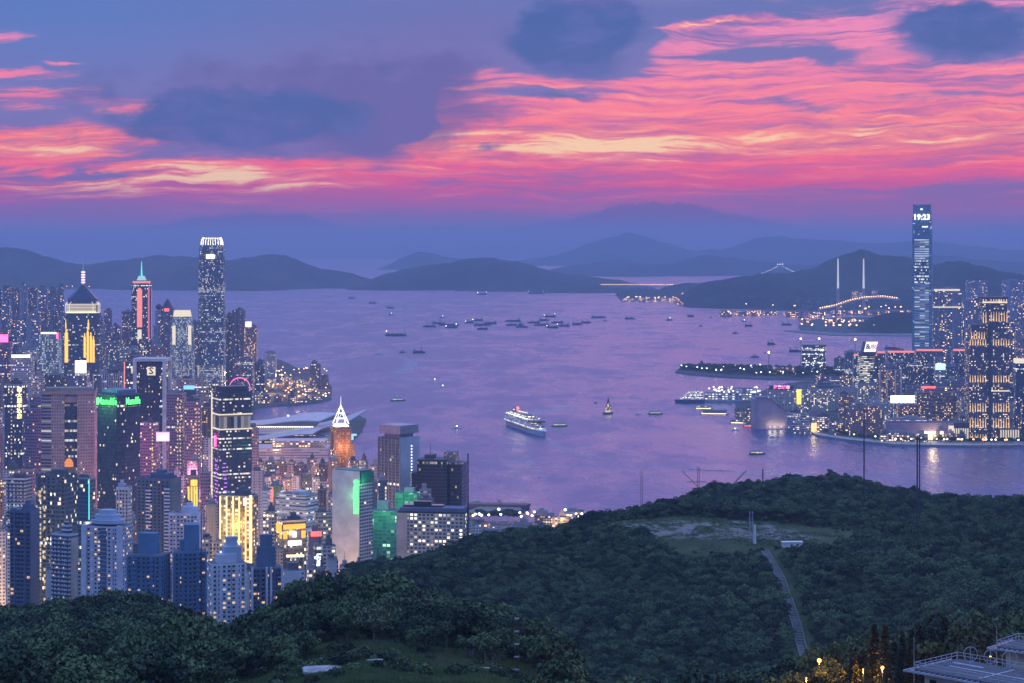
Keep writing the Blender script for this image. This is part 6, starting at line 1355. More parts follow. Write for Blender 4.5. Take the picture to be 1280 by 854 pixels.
dl = MB(); dl.ball((0, 0, 0), 2.6, 5, 3); dlm = dl.mesh('deck_lamp', AMB)
for j in range(34):
    x_ = -38+j*2.9; z_ = np.interp(x_, [p[0] for p in pts], [p[1] for p in pts]); link('deck_lamp', dlm, t, (x_*k_, -8, z_+10))
# distant suspension bridge: tower head, necklace of lights on the cable
d_ = 19500; k_ = d_/F; t = empty('suspension_bridge', (X(975, d_), d_, 0), 0, 'distant suspension bridge drawn by strings of cable lights behind the dark hill', 'bridge')
mb = MB(); [mb.box(a*k_-4, a*k_+4, -5, 5, 0, Z(331, d_)) for a in (-2.5, 2.5)]; mb.box(-2.5*k_, 2.5*k_, -4, 4, Z(334, d_), Z(332.5, d_)); mb.build('bridge_tower', CONC, t)
cb_ = MB(); cb_.ball((0, 0, 0), 3.0, 5, 3); cbm = cb_.mesh('cable_light', glow('cable_lamp', (.9,.9,1), 4))
for j in range(1, 15):
    for s_ in (-1, 1): link('cable_light', cbm, t, (s_*j*2.0*k_, 0, Z(331.5 + j*1.05 - j*j*.012, d_)))
for a in (-3, 0, 3): link('tower_light', cbm, t, (a*k_, -6, Z(330.5, d_))).scale = (1.6, 1.6, 1.6)
# causeway with a string of amber lights
d_ = 15900; k_ = d_/F; t = empty('causeway_bridge', (X(805, d_), d_, 0), 0, 'low distant bridge with an even string of amber lights', 'bridge')
mb = MB(); mb.box(-55*k_, 38*k_, -10, 10, 24, 30); [mb.box(a*k_-4, a*k_+4, -4, 4, -3, 24) for a in range(-50, 38, 8)]; mb.build('deck', CONC, t)
cb2 = MB(); cb2.ball((0, 0, 0), 3.0, 5, 3); cbm2 = cb2.mesh('bridge_lamp', AMB)
for j in range(30): link('bridge_lamp', cbm2, t, ((-53+j*3.05)*k_, -10, 44))
# container cranes and stacks
def gantry(label, px_, y_, s=1.0):
    d = DW(y_, 4); t = empty('container_crane', (X(px_, d), d, 4), R(20), label, 'container crane', 'container cranes on the far port')
    mb = MB(); [mb.tube((a*s, b*s, 0), (a*s, b*s, 42*s), 1.4*s, n=4) for a in (-9, 9) for b in (-9, 9)]; mb.box(-10*s, 10*s, -10*s, 10*s, 40*s, 44*s); mb.build('portal_frame', METAL, t)
    mb = MB(); mb.tube((0, 12*s, 42*s), (0, -48*s, 62*s), 2*s, 1.4*s, 4); mb.tube((0, 0, 66*s), (0, 0, 42*s), 1.2*s, n=4); mb.tube((0, 0, 66*s), (0, -40*s, 60*s), .5*s, n=4); mb.build('boom', METAL, t)
rg_ = random.Random(12)
for i in range(14): gantry(f'grey dockside container crane, {ORD[i]} from left on the far port', 884+i*14+rg_.uniform(-3, 3), 381.5+i*.6, 1.0)
for i, px_ in enumerate((999, 1003, 1008)): gantry(f'dark heavy lift crane at the tip of the port, {ORD[i]} from left', px_, 402.5, 1.2)
row('lit sheds of the near edge of the port', 10600, 900, 1140, 388, 2.0, 16, ['clad_port'], 51, cat='warehouse', name='port_warehouse', dj=.02, rj=5, gap=.4, roof='none')
row('port sheds along the far shore', 12400, 846, 1000, 377.5, 1.0, 12, ['clad_port'], 52, cat='warehouse', name='port_warehouse', dj=.01, rj=5, gap=.5, roof='none')
row('white flats behind the port pylons', 11800, 1040, 1138, 368, 6, 8, ['clad_far_warm', 'clad_far_res'], 53, cat='apartment block', dj=.02, rj=5, gap=.8, roof='none')
row('lit sheds on the port island', 9600, 1000, 1078, 400, 2.5, 10, ['clad_port'], 54, cat='warehouse', name='port_warehouse', dj=.02, rj=5, gap=.5, roof='none')
row('moored lit craft sheds on the far spit', 13000, 778, 850, 372.5, .8, 7, ['clad_port'], 55, cat='warehouse', name='port_warehouse', dj=.005, rj=5, gap=.6, roof='none')

# ================================================================== LAMPS
def lamp_kind(name, hgt, r_, mat, lamp=(1, .6, .25)):
    a = MB(); a.tube((0, 0, 0), (0, 0, hgt), .25, .15, 5); a.tube((0, 0, hgt), (1.6, 0, hgt+.4), .12, n=4); b = MB(); b.ball((1.6, 0, hgt+.2), r_, 6, 4, sz=.8)
    return a.mesh('lamp_pole', DMETAL), b.mesh('lamp_head', mat)
LK = {'port': lamp_kind('port', 22, 3.4, glow('port_amber', (1,.48,.16), 7)), 'portw': lamp_kind('portw', 22, 3.0, glow('port_white', (1,.8,.62), 6)),
      'warm': lamp_kind('warm', 11, 1.8, glow('street_amber', (1,.5,.17), 5)), 'white': lamp_kind('white', 11, 1.7, glow('street_white', (1,.9,.75), 6)), 'cool': lamp_kind('cool', 14, 2.0, glow('street_cool', (.85,.95,1), 6))}
def lamps(n_, kinds, boxf, seed, label, group, name='street_lamp'):
    r = random.Random(seed)
    for k in range(n_):
        px_, y_ = boxf(r); d = DW(y_, 4); kd = r.choice(kinds)
        t = empty(name, (X(px_, d), d, 4), r.uniform(0, 6.28), label, 'street lamp', group); p, hd = LK[kd]; link('lamp_pole', p, t); link('lamp_head', hd, t)
def tri(r, a, b): return a + (b-a)*r.random()
lamps(84, ['port', 'port', 'port', 'portw'], lambda r: (lambda x: (x, np.interp(x, [846, 900, 945, 1010, 1138], [375.5, 379.5, 387, 387.5, 394]) - r.random()**2*13))(tri(r, 850, 1138)), 61, 'amber dock lamp among the cranes and sheds of the far port', 'dock lamps of the far port')
lamps(40, ['port', 'port', 'portw'], lambda r: (tri(r, 1000, 1136), 413.5-abs(r.gauss(0, 5))), 62, 'amber lamp on the port island before the dark round hill', 'lamps on the port island')
lamps(14, ['port', 'portw'], lambda r: (tri(r, 780, 850), 376.8-r.random()*1.5), 63, 'amber lamp on the far spit left of the port', 'lamps on the far spit')
lamps(54, ['white', 'cool', 'warm'], lambda r: (lambda x: (x, np.interp(x, [850, 900, 985, 1060, 1100], [462.5, 469, 473, 474, 472]) - r.random()*np.interp(x, [850, 900, 1100], [2, 9, 14])))(tri(r, 850, 1100)), 64, 'street lamp on the dark tree covered peninsula of the right shore', 'street lamps on the dark peninsula')
lamps(92, ['warm', 'warm', 'warm', 'white'], lambda r: (tri(r, 316, 408), tri(r, 462, 503)), 65, 'amber street lamp between the wheel and the left ferry piers', 'street lamps by the ferry piers')
lamps(34, ['white', 'warm'], lambda r: (lambda x: (x, np.interp(x, [985, 1012, 1060, 1120, 1280], [535, 539, 549.5, 556, 557.5])))(tri(r, 985, 1280)), 66, 'lamp on the promenade railings along the right shore', 'promenade lamps of the right shore')
lamps(20, ['port', 'portw'], lambda r: (r.choice((tri(r, 2, 112), tri(r, 190, 256))), 361.3+r.random()*.5), 68, 'faint amber lamp along the foot of the far left hills', 'shore lamps of the far left hills')
lamps(22, ['white', 'cool', 'warm'], lambda r: (tri(r, 590, 728), tri(r, 649, 658)), 67, 'lamp by the boat basin beyond the hill crest', 'lamps by the boat basin')
for (x0_, x1_, y0_, y1_, lab) in ((1012, 1284, 549, 557.5, 'promenade walkway'),): pass

# ================================================================== BOATS
HULLD = plain('dark_hull', (.05,.06,.08), .6); HULLB = plain('blue_hull', (.08,.13,.22), .6); SHIPW = plain('ship_white', (.72,.72,.74), .45); RUST = plain('rust_red', (.20,.07,.05), .8); GRN = plain('ferry_green', (.08,.25,.15), .5)
def hull(L_, B_, D_, bow=.18, z0=-.6, sheer=.0):
    mb = MB(); n_ = 8; a = []; b = []
    prof = [(-.5, .38), (-.46, .46), (.5-bow, .5), (.5-bow*.5, .36), (.5-bow*.15, .14), (.5, .02)]
    top = [(x*L_, -w*B_) for x, w in prof] + [(x*L_, w*B_) for x, w in reversed(prof)]
    bot = [(x*.95-.01*L_, y*.8) for x, y in top]
    mb.prism(bot, z0, D_, top=top); return mb
def link_m(name, mb, mat, t): return mb.build(name, mat, t)
LMP = {}
def deck_lights(t, pts, mat, r_=.7):
    key = (mat.name, r_)
    if key not in LMP: q = MB(); q.ball((0, 0, 0), r_, 5, 3); LMP[key] = q.mesh('deck_light', mat)
    for p in pts: link('deck_light', LMP[key], t, p)
def boat(kind, label, x0, x1, yw, heading=None, group=None, lit=False):
    """x0..x1 photo columns it spans, yw its waterline row"""
    d = DW(yw, 0); Lp = (x1-x0)*d/F; hd = heading if heading is not None else 0.0; c = max(.25, abs(math.cos(R(hd)))); L_ = Lp/c
    nm = {'barge': 'barge', 'cargo': 'cargo_ship', 'ferry': 'ferry', 'tug': 'tugboat', 'launch': 'motor_launch'}[kind]
    ct = {'barge': 'barge', 'cargo': 'cargo ship', 'ferry': 'ferry', 'tug': 'tugboat', 'launch': 'motor boat'}[kind]
    t = empty(nm, (X((x0+x1)/2, d), d, 0), R(hd), label, ct, group)
    if kind == 'barge':
        B_ = L_*.26; link_m('hull', hull(L_, B_, 5.5, .1), HULLD, t)
        mb = MB(); mb.box(-L_*.42, L_*.3, -B_*.36, B_*.36, 5.51, 8); link_m('hatch_coaming', mb, RUST if lit else HULLB, t)
        mb = MB(); mb.box(-L_*.46, -L_*.30, -B_*.3, B_*.3, 8.01, 16); link_m('deckhouse', mb, PALEB, t)
        mb = MB(); mb.tube((L_*.18, 0, 8), (L_*.18, 0, 24), .8, .5, 5); mb.tube((L_*.18, 0, 12), (-L_*.12, 0, 21), .5, n=4); link_m('derrick', mb, DMETAL, t)
        if lit: deck_lights(t, [(-L_*.4, -B_*.3, 17), (L_*.4, 0, 9)], WHL, 1.6)
    elif kind == 'cargo':
        B_ = L_*.17; link_m('hull', hull(L_, B_, 7, .14), HULLD, t)
        mb = MB(); mb.box(-L_*.46, -L_*.36, -B_*.42, B_*.42, 7.01, 22); mb.box(-L_*.44, -L_*.40, -B_*.2, B_*.2, 22.01, 28); link_m('bridge_house', mb, SHIPW, t)
        for k in range(4): mb = MB(); mb.box(L_*(-.32+k*.19), L_*(-.17+k*.19), -B_*.36, B_*.36, 7.01, 10); link_m('cargo_hatch', mb, HULLB, t)
        mb = MB(); mb.tube((L_*.42, 0, 7), (L_*.42, 0, 20), .5, n=4); link_m('foremast', mb, DMETAL, t)
        deck_lights(t, [(-L_*.42, -B_*.4, 17), (-L_*.38, -B_*.4, 12), (L_*.42, 0, 20)], WHL, 1.8 if lit else .8)
    elif kind == 'ferry':
        B_ = L_*.24; link_m('hull', hull(L_, B_, 2.4, .25), GRN, t)
        mb = MB(); mb.box(-L_*.42, L_*.36, -B_*.42, B_*.42, 2.41, 5); link_m('lower_deck', mb, MAT['clad_waterfront_low'], t)
        mb = MB(); mb.box(-L_*.38, L_*.30, -B_*.38, B_*.38, 5.01, 7.6); link_m('upper_deck', mb, SHIPW, t)
        mb = MB(); mb.box(-L_*.40, L_*.32, -B_*.42, B_*.42, 7.61, 7.9); link_m('canopy_roof', mb, GRN, t)
        mb = MB(); mb.box(-L_*.38, L_*.32, -B_*.43-.1, -B_*.43+.01, 3.1, 4.1); link_m('lit_windows_strip', mb, LSOFT, t)
        mb = MB(); mb.tube((-L_*.1, 0, 7.9), (-L_*.1, 0, 10.5), 1.0, n=8); link_m('funnel', mb, SHIPW, t)
    elif kind == 'tug':
        B_ = L_*.32; link_m('hull', hull(L_, B_, L_*.12, .25), HULLD, t)
        mb = MB(); mb.box(-L_*.1, L_*.22, -B_*.3, B_*.3, L_*.12+.01, L_*.24); mb.box(0, L_*.16, -B_*.22, B_*.22, L_*.24+.01, L_*.34); link_m('wheelhouse', mb, PALEB, t)
        mb = MB(); mb.tube((-L_*.16, 0, L_*.12), (-L_*.16, 0, L_*.36), L_*.04, n=6); mb.tube((L_*.05, 0, L_*.34), (L_*.05, 0, L_*.55), .2, n=4); link_m('funnel', mb, DMETAL, t)
        if lit: deck_lights(t, [(L_*.1, -B_*.2, L_*.36)], WHL, 1.6)
    else:
        B_ = L_*.28; link_m('hull', hull(L_, B_, L_*.09, .35), SHIPW, t)
        mb = MB(); mb.box(-L_*.25, L_*.12, -B_*.32, B_*.32, L_*.09+.01, L_*.18); link_m('cabin', mb, SHIPW, t)
        mb = MB(); mb.box(-L_*.22, L_*.1, -B_*.33-.05, -B_*.33, L_*.11, L_*.15); link_m('cabin_windows_strip', mb, GLASSD, t)
        if lit: deck_lights(t, [(0, 0, L_*.22)], WHL, 1.2)
    return t
bk = [('front', (528,545,409,0),(556,572,410,1),(596,610,412,0),(645,660,409.5,0),(682,698,410,1),(698,712,408,0),(715,728,406,0)),
      ('middle', (548,573,407,0),(592,614,407,0),(632,653,407,0),(667,686,407,0),(604,621,405,0),(689,704,404,0),(726,739,404,0)),
      ('rear', (540,556,405,0),(581,592,404,1),(592,604,401,0),(631,651,402,0),(659,675,404,0),(674,687,401,0),(679,695,396.5,1),(739,758,397.5,0),(781,794,399,0))]
for nm, *lst in bk:
    lst.sort()
    for i, (a, b, y, l_) in enumerate(lst): boat('barge', f'dark anchored barge, {ORD[i]} from left in the {nm} line of the mid-harbour cluster', a, b, y, rnd.uniform(-14, 14)+(180 if rnd.random() < .5 else 0), 'barges anchored in mid harbour', bool(l_))
for (k, lab, a, b, y, hd, l_) in (
 ('cargo', 'long low cargo ship with white lamps at both ends, left of the barge cluster', 481, 508, 420, 180, 1),
 ('cargo', 'far cargo ship lit at its left end below the middle hills', 596, 609, 368.5, 0, 1),
 ('cargo', 'far brightly lit ship below the right end of the middle hill', 659, 681, 367.5, 180, 1),
 ('barge', 'far grey barge left of the middle hill foot', 483, 493, 385.5, 0, 0),
 ('barge', 'faint far barge right of the tallest left tower, farther one', 436, 444, 373.5, 0, 0),
 ('barge', 'faint far barge right of the tallest left tower, nearer one', 461, 471, 379.5, 0, 0),
 ('ferry', 'small bright white lit ferry far out on the left', 451, 459, 406, 0, 1),
 ('tug', 'tiny bright lit boat above the two-lamped cargo ship', 485, 492, 394, 0, 1),
 ('launch', 'faint small craft left of the barge cluster', 502, 509, 401, 0, 0),
 ('tug', 'small lit boat at the left end above the barge cluster', 549, 556, 397.5, 0, 1),
 ('tug', 'small tug beside the two isolated barges', 753, 759, 401.5, 0, 0),
 ('launch', 'white launch trailing a long wake on the left', 468, 478, 443, 190, 0),
 ('tug', 'dark tug between the wake launch and a flat lighter', 499, 507, 441, 10, 0),
 ('barge', 'flat dark lighter right of the small dark tug', 516, 532, 441.5, 0, 0),
 ('launch', 'tiny boat at the foot of the curved wake', 551, 556, 484, 60, 1),
 ('launch', 'tiny lit boat left above the curved wake foot', 541, 546, 475, 0, 1),
 ('ferry', 'ferry with green hull near the left harbour middle', 488, 507, 501, 4, 1),
 ('ferry', 'ferry crossing just right of the cruise ship', 689, 710, 533, 4, 1),
 ('ferry', 'ferry near the end of the right cruise pier', 810, 829, 518, 4, 1),
 ('launch', 'small blue white launch left of the pier ferry', 793, 802, 518.5, 10, 0),
 ('ferry', 'ferry below the windowless hall with a bright lamp', 936, 957, 568, 2, 1),
 ('launch', 'small pale boat under the red lit landing', 914, 924, 538, 10, 1),
 ('launch', 'speeding launch with a white wake left of the hill summit', 985, 1003, 594, 180, 0),
 ('launch', 'small boat with a red cabin above the hill summit', 1038, 1048, 595, 0, 1),
 ('launch', 'tiny pair-like boat in open pink water', 672, 678, 597, 0, 0),
 ('launch', 'tiny dark sampan below and right of the cruise ship', 736, 740, 543, 0, 0),
 ('launch', 'pale launch right of the dark office block top', 565, 577, 535.5, 15, 1),
 ('tug', 'dark sailing silhouette left of the lit sail boat', 742, 747, 504, 0, 0),
 ('tug', 'dark tug in the right middle of the harbour', 938, 949, 447, 0, 0),
 ('barge', 'dark barge moored left of the unfinished square block', 986, 1001, 440, 0, 0),
 ('barge', 'small grey barge off the right peninsula', 959, 969, 431, 0, 0),
 ('barge', 'barge lying off the port island tip', 977, 990, 406.5, 0, 0),
 ('tug', 'dark tug below the port spit, leftmost', 873, 879, 408, 0, 0),
 ('tug', 'tug with a lamp below the port spit', 832, 841, 400.5, 0, 1),
 ('barge', 'short barge right of the lamp carrying tug', 859, 868, 396, 0, 0),
 ('tug', 'tiny tug under the far port shore', 886, 890, 397.5, 0, 0),
 ('tug', 'upper one of two dark craft left of the port island', 927, 933, 402, 0, 1),
 ('barge', 'lower one of two dark craft left of the port island', 931, 941, 408, 0, 0),
 ('tug', 'dark tug off the peninsula, above the vent building', 915, 923, 417, 0, 0),
 ('barge', 'barge passing behind the red lit roofs', 1106, 1124, 436.5, 0, 0),
): boat(k, lab, a, b, y, hd, None, bool(l_))

# cruise ship
dst, dbw = DW(531, 0), DW(546.5, 0); ps, pb = Vector((X(638, dst), dst, 0)), Vector((X(682, dbw), dbw, 0)); L_ = (pb-ps).length; mid = (ps+pb)/2
t = empty('cruise_ship', mid, math.atan2(pb.y-ps.y, pb.x-ps.x), 'big white cruise ship with blazing upper decks steaming in mid harbour', 'cruise ship')
B_ = 30.0
prof = [(-.5, .40), (-.47, .48), (.25, .5), (.36, .40), (.44, .24), (.49, .08), (.5, .01)]
top = [(x*L_, -w_*B_) for x, w_ in prof] + [(x*L_, w_*B_) for x, w_ in reversed(prof)]; bot = [(x*.94-3, y*.8) for x, y in top]
mb = MB(); mb.prism(bot, -1, 11, top=top); mb.build('hull', plain('ship_hull_blue_white', (.62,.66,.78), .4), t)
mb = MB(); mb.prism(scalep(bot, 1.004, 1.01), -.9, 1.6, top=scalep(bot, 1.012, 1.05)); mb.build('boot_topping', HULLB, t)
WS = facade('ship_cabins', (.7,.72,.78), bay=3.2, fl=2.9, ww=.6, wh=.5, lit=.45, st=1.8, ca=(1,.85,.6))
WS2 = facade('ship_cabins_bright', (.7,.72,.78), bay=3.2, fl=2.9, ww=.85, wh=.7, lit=.97, row=.9, st=2.6, ca=(1,.8,.5))
zt = 11.01
for k, (a, b, wf_, m_) in enumerate(((-.49, .36, .94, WS2), (-.48, .34, .94, WS), (-.47, .32, .94, WS), (-.46, .29, .9, WS), (-.46, .25, .9, WS), (-.42, .20, .8, WS2), (-.40, .10, .7, WS2))):
    P_ = [(a*L_, -B_*.5*wf_), ((b-.05)*L_, -B_*.5*wf_), (b*L_, -B_*.3*wf_), (b*L_, B_*.3*wf_), ((b-.05)*L_, B_*.5*wf_), (a*L_, B_*.5*wf_)]
    mb = MB(); mb.prism(P_, zt, zt+2.7, mitop=1); mb.prism(scalep(P_, 1.006, 1.03), zt+2.71, zt+2.95); mb.build('deck_level', [m_, SHIPW], t); zt += 2.96
mb = MB(); mb.box(.22*L_, .30*L_, -B_*.5, B_*.5, zt-8.5, zt-5.6); mb.build('bridge_wing', DARKC, t)
mb = MB(); mb.prism(rect(14, 9, -.28*L_), zt, zt+11, top=rect(10, 7, -.30*L_)); mb.build('funnel', plain('funnel_red', (.30,.06,.09), .5), t)
mb = MB(); mb.tube((.02*L_, 0, zt), (.0*L_, 0, zt+10), .8, .3, 6); mb.tube((-.02*L_, -4, zt+6), (-.02*L_, 4, zt+6), .3, n=4); mb.build('radar_mast', SHIPW, t)
deck_lights(t, [(L_*(-.44+.026*k), s_*B_*.44, zt-5.5+(k % 3)) for k in range(24) for s_ in (-1, 1)] + [(L_*(-.4+.03*k), 0, zt+2+abs(k-3)*.2) for k in range(14)], LWHITE, .9)
lb = MB(); lb.box(-4, 4, -1.2, 1.2, 0, 2.4); lbm = lb.mesh('lifeboat', plain('lifeboat_orange', (.6,.25,.08), .5))
for k in range(10): link('lifeboat', lbm, t, (L_*(-.36+k*.06), -B_*.5-1.3, 8.4))
point_lamp(t, (-.25*L_, 0, zt+18), (1, .8, .5), 60000, 3)
# lit junk
dj_ = DW(517.5, 0); k_ = dj_/F; t = empty('sailing_junk', (X(760, dj_), dj_, 0), R(10), 'lit sailing boat with bright rigging lights on dark water', 'sailing boat')
hull(13*k_, 4*k_, 2.0*k_, .2).build('hull', HULLD, t)
mb = MB(); mb.tube((0, 0, 2*k_), (0, 0, 22*k_), .7, .3, 6); mb.build('mast', DMETAL, t)
mb = MB(); mb.face([(-4*k_, 0, 3*k_), (5*k_, 0, 3*k_), (.2*k_, 0, 21*k_)]); mb.face([(.2*k_, .5, 21*k_), (5*k_, .5, 3*k_), (-4*k_, .5, 3*k_)]); mb.build('sail', plain('dark_sail', (.08,.06,.09), .9), t)
mb = MB(); mb.box(-3.5*k_, 3*k_, -1.3*k_, 1.3*k_, 2*k_+.01, 4.5*k_); mb.build('lit_cabin', glow('cabin_dim', (1,.8,.5), .7), t)
rj = random.Random(8)
deck_lights(t, [((rj.uniform(-1, 1)*(4.2-.22*q_))*k_, -1.5, (4+q_*.65)*k_) for q_ in range(14)], glow('rigging_light', (1,.85,.6), 3), .7)
point_lamp(t, (0, -12, 12), (1, .85, .6), 6000, 2)
# big white moored liner at the right pier
t = empty('moored_cruise_ship', (X(862, 4915), 4915, 0), R(177), 'tiered white cruise ship moored at the pier end, brightly lit', 'cruise ship'); k_ = 4915/F
hull(38*k_, 22, 8, .2).build('hull', HULLB, t)
for k in range(6): mb = MB(); mb.box((-17)*k_, (13-k*2.2)*k_, -9+k*.4, 9-k*.4, 8.01+k*3.3, 10.9+k*3.3, mitop=1); mb.build('deck_level', [WS2 if k % 2 else WS, SHIPW], t)
mb = MB(); mb.tube((-9*k_, 0, 27), (-9*k_, 0, 36), 3, 2.4, 8); mb.build('funnel', SHIPW, t)
# wakes
m_, n = newmat('wake_foam'); tc = n.node('ShaderNodeTexCoord'); kf = n.noise(tc.outputs['Object'], .08, 6, .7)
p1 = n.node('ShaderNodeBsdfPrincipled'); p1.inputs['Base Color'].default_value = (.34,.38,.48,1); p1.inputs['Roughness'].default_value = .45
tr = n.node('ShaderNodeBsdfTransparent'); ms = n.node('ShaderNodeMixShader'); n.put(ms.inputs[0], n.ss(kf, .36, .58, 0, .9)); n.t.links.new(tr.outputs[0], ms.inputs[1]); n.t.links.new(p1.outputs[0], ms.inputs[2]); o_ = n.node('ShaderNodeOutputMaterial'); n.t.links.new(ms.outputs[0], o_.inputs[0])
def wake(pts, w0, w1, z=.05):
    P_ = [(X(x, DW(y)), DW(y)) for x, y in pts]; Q = []
    for i in range(len(P_)-1):
        for s_ in range(8): u = s_/8; Q.append((P_[i][0]*(1-u)+P_[i+1][0]*u, P_[i][1]*(1-u)+P_[i+1][1]*u))
    Q.append(P_[-1]); mb = MB(); n_ = len(Q)-1
    def e(i):
        a_, b_ = Q[max(i-1, 0)], Q[min(i+1, n_)]; dx_, dy_ = b_[0]-a_[0], b_[1]-a_[1]; l = math.hypot(dx_, dy_) or 1; w_ = w0+(w1-w0)*i/n_
        return (Q[i][0]-dy_/l*w_, Q[i][1]+dx_/l*w_), (Q[i][0]+dy_/l*w_, Q[i][1]-dx_/l*w_)
    for i in range(n_):
        a_, b_ = e(i); c_, d2 = e(i+1); mb.face([(*b_, z), (*d2, z), (*c_, z), (*a_, z)])
    return tag(mb.build('boat_wake', MAT['wake_foam']), kind='structure')
wake([(478, 443), (500, 446), (515, 452), (512, 459), (495, 466)], 6, 26); wake([(550, 484), (535, 481), (515, 476), (490, 470)], 3, 14)
wake([(1038, 594), (1010, 592), (960, 590), (880, 588), (800, 583), (720, 580), (600, 576)], 3, 9); wake([(987, 594), (940, 592), (900, 589), (860, 587)], 9, 14); wake([(683, 546), (700, 560), (760, 575)], 4, 8); wake([(640, 531), (640, 524), (665, 516), (720, 509)], 18, 30)

for i, (px_, y_) in enumerate(((335, 492), (352, 480), (372, 494), (390, 478))):
    d = DW(y_, 4); t = empty('added_light_mast', (X(px_, d), d, 4), 0, f'added amber light mast by the left ferry piers, {ORD[i]} from left', 'added light mast')
    mb = MB(); mb.tube((0, 0, 0), (0, 0, 24), .4, .25, 5); mb.build('mast', DMETAL, t); mb = MB(); mb.box(-2, 2, -.6, .6, 24, 26); mb.build('added_lamp_bank', MAT['street_amber'], t); point_lamp(t, (0, -2, 23), (1, .52, .2), 500000, 3)  # amber lights on masts, added to warm the ground round the piers
# ================================================================== VEGETATION
def leaf_mat(name, c, c2):
    m_, n = newmat(name); oi = n.node('ShaderNodeObjectInfo').outputs['Random']; tc = n.node('ShaderNodeTexCoord')
    k = n.noise(tc.outputs['Object'], .45, 3, .6); g = n.node('ShaderNodeNewGeometry').outputs['Random Per Island']
    f = n.add(n.mul(oi, .7), n.add(n.mul(k, .3), n.mul(g, .2)))
    p = n.node('ShaderNodeBsdfPrincipled'); n.put(p.inputs['Base Color'], n.mix(n.ss(f, .25, 1.05), (*c, 1), (*c2, 1))); p.inputs['Roughness'].default_value = .6; p.inputs['Specular IOR Level'].default_value = .25
    o = n.node('ShaderNodeOutputMaterial'); n.t.links.new(p.outputs[0], o.inputs[0]); return m_
LEAF = leaf_mat('broad_leaves', (.014, .036, .018), (.12, .185, .075)); LEAFP = leaf_mat('pale_leaves', (.07, .10, .05), (.13, .17, .09)); NEED = leaf_mat('needles', (.014, .026, .014), (.03, .05, .025))
BARK = plain('bark', (.12, .10, .085), .95, scale=1.5)
def quads(name, C, Nn, S, mat, rs, jit=.9):
    """many small leaf-clump faces: centres C, outward normals Nn, sizes S"""
    n_ = len(C); nv = Nn + rs.normal(0, jit, (n_, 3))*.6; nv /= np.linalg.norm(nv, axis=1)[:, None]
    a = np.cross(nv, rs.normal(0, 1, (n_, 3))); a /= np.linalg.norm(a, axis=1)[:, None]; b = np.cross(nv, a); S = S[:, None]
    fold = nv*S*.25
    V_ = np.stack([C-a*S*.6, C-b*S*.42+fold, C+a*S*.6, C+b*S*.42+fold], 1).reshape(-1, 3)
    me = bpy.data.meshes.new(name); me.vertices.add(len(V_)); me.vertices.foreach_set('co', V_.astype(np.float32).ravel())
    me.loops.add(4*n_); me.loops.foreach_set('vertex_index', np.arange(4*n_, dtype=np.int32)); me.polygons.add(n_); me.polygons.foreach_set('loop_start', np.arange(0, 4*n_, 4, dtype=np.int32))
    me.update(calc_edges=True); me.materials.append(mat); return me
def crown(name, seed, r_, h_, z0, lobes=9, per=85, leaf=.55, mat=None, flat=1.0):
    rs = np.random.RandomState(seed); C, Nn, S = [], [], []
    for k in range(lobes):
        a = rs.uniform(0, 6.28); rr = r_*rs.uniform(.15, .68)*(k > 0); lr = r_*rs.uniform(.34, .55)
        c = np.array([rr*math.cos(a), rr*math.sin(a), z0 + h_*(.42+.32*rs.rand()*(1-.4*rr/r_)) + (h_*.12 if k == 0 else 0)])
        d = rs.normal(0, 1, (per, 3)); d[:, 2] = np.abs(d[:, 2])*1.0 - .35; d /= np.linalg.norm(d, axis=1)[:, None]
        q = lr*rs.uniform(.72, 1.06, (per, 1)); C.append(c + d*q*[1, 1, .72*flat]); Nn.append(d); S.append(leaf*rs.uniform(.6, 1.4, per))
    return quads(name, np.concatenate(C), np.concatenate(Nn), np.concatenate(S), mat or LEAF, rs)
def trunk_mesh(seed, h_, r0, spread=2.4, forks=5, low=.45):
    rs = random.Random(seed); mb = MB(); mb.tube((0, 0, -.8), (.1, 0, h_*low), r0, r0*.75, 7)
    for k in range(forks):
        a = 6.28*k/forks + rs.uniform(-.4, .4); q = spread*rs.uniform(.5, 1); m1 = (q*.45*math.cos(a), q*.45*math.sin(a), h_*(low+.22)); m2 = (q*math.cos(a), q*math.sin(a), h_*rs.uniform(.78, .95))
        mb.tube((.1, 0, h_*low*.95), m1, r0*.5, r0*.34, 5); mb.tube(m1, m2, r0*.34, r0*.1, 5)
    return mb.mesh('trunk', BARK)
CR = [crown('crown', s, 3.5, 6.2, 1.2, lobes=l, per=80) for s, l in ((1, 9), (2, 8), (3, 11), (4, 7), (5, 10))]
BU = [crown('bush', s, 2.2, 2.8, -.4, lobes=5, per=60, leaf=.42) for s in (11, 12)]
def conifer(seed, h_, r_):
    rs = np.random.RandomState(seed); C, Nn, S = [], [], []
    z = h_*.16
    while z < h_*.99:
        u = (z-h_*.16)/(h_*.84); R_ = r_*(1-u)**.75*rs.uniform(.7, 1.1) + .12; nb = 7
        for k in range(nb):
            a = 6.28*(k+rs.rand()*.6)/nb; t_ = rs.rand(12)**.7; L = R_*rs.uniform(.6, 1.1)
            P = np.stack([np.cos(a)*L*t_, np.sin(a)*L*t_, z - L*t_*.22 + rs.normal(0, .08, 12)], 1); C.append(P + rs.normal(0, .12, P.shape)); Nn.append(np.tile([0, 0, 1.0], (12, 1))); S.append(np.full(12, .5)*rs.uniform(.6, 1.2, 12))
        z += h_*.034
    return quads('crown', np.concatenate(C), np.concatenate(Nn), np.concatenate(S), NEED, rs)
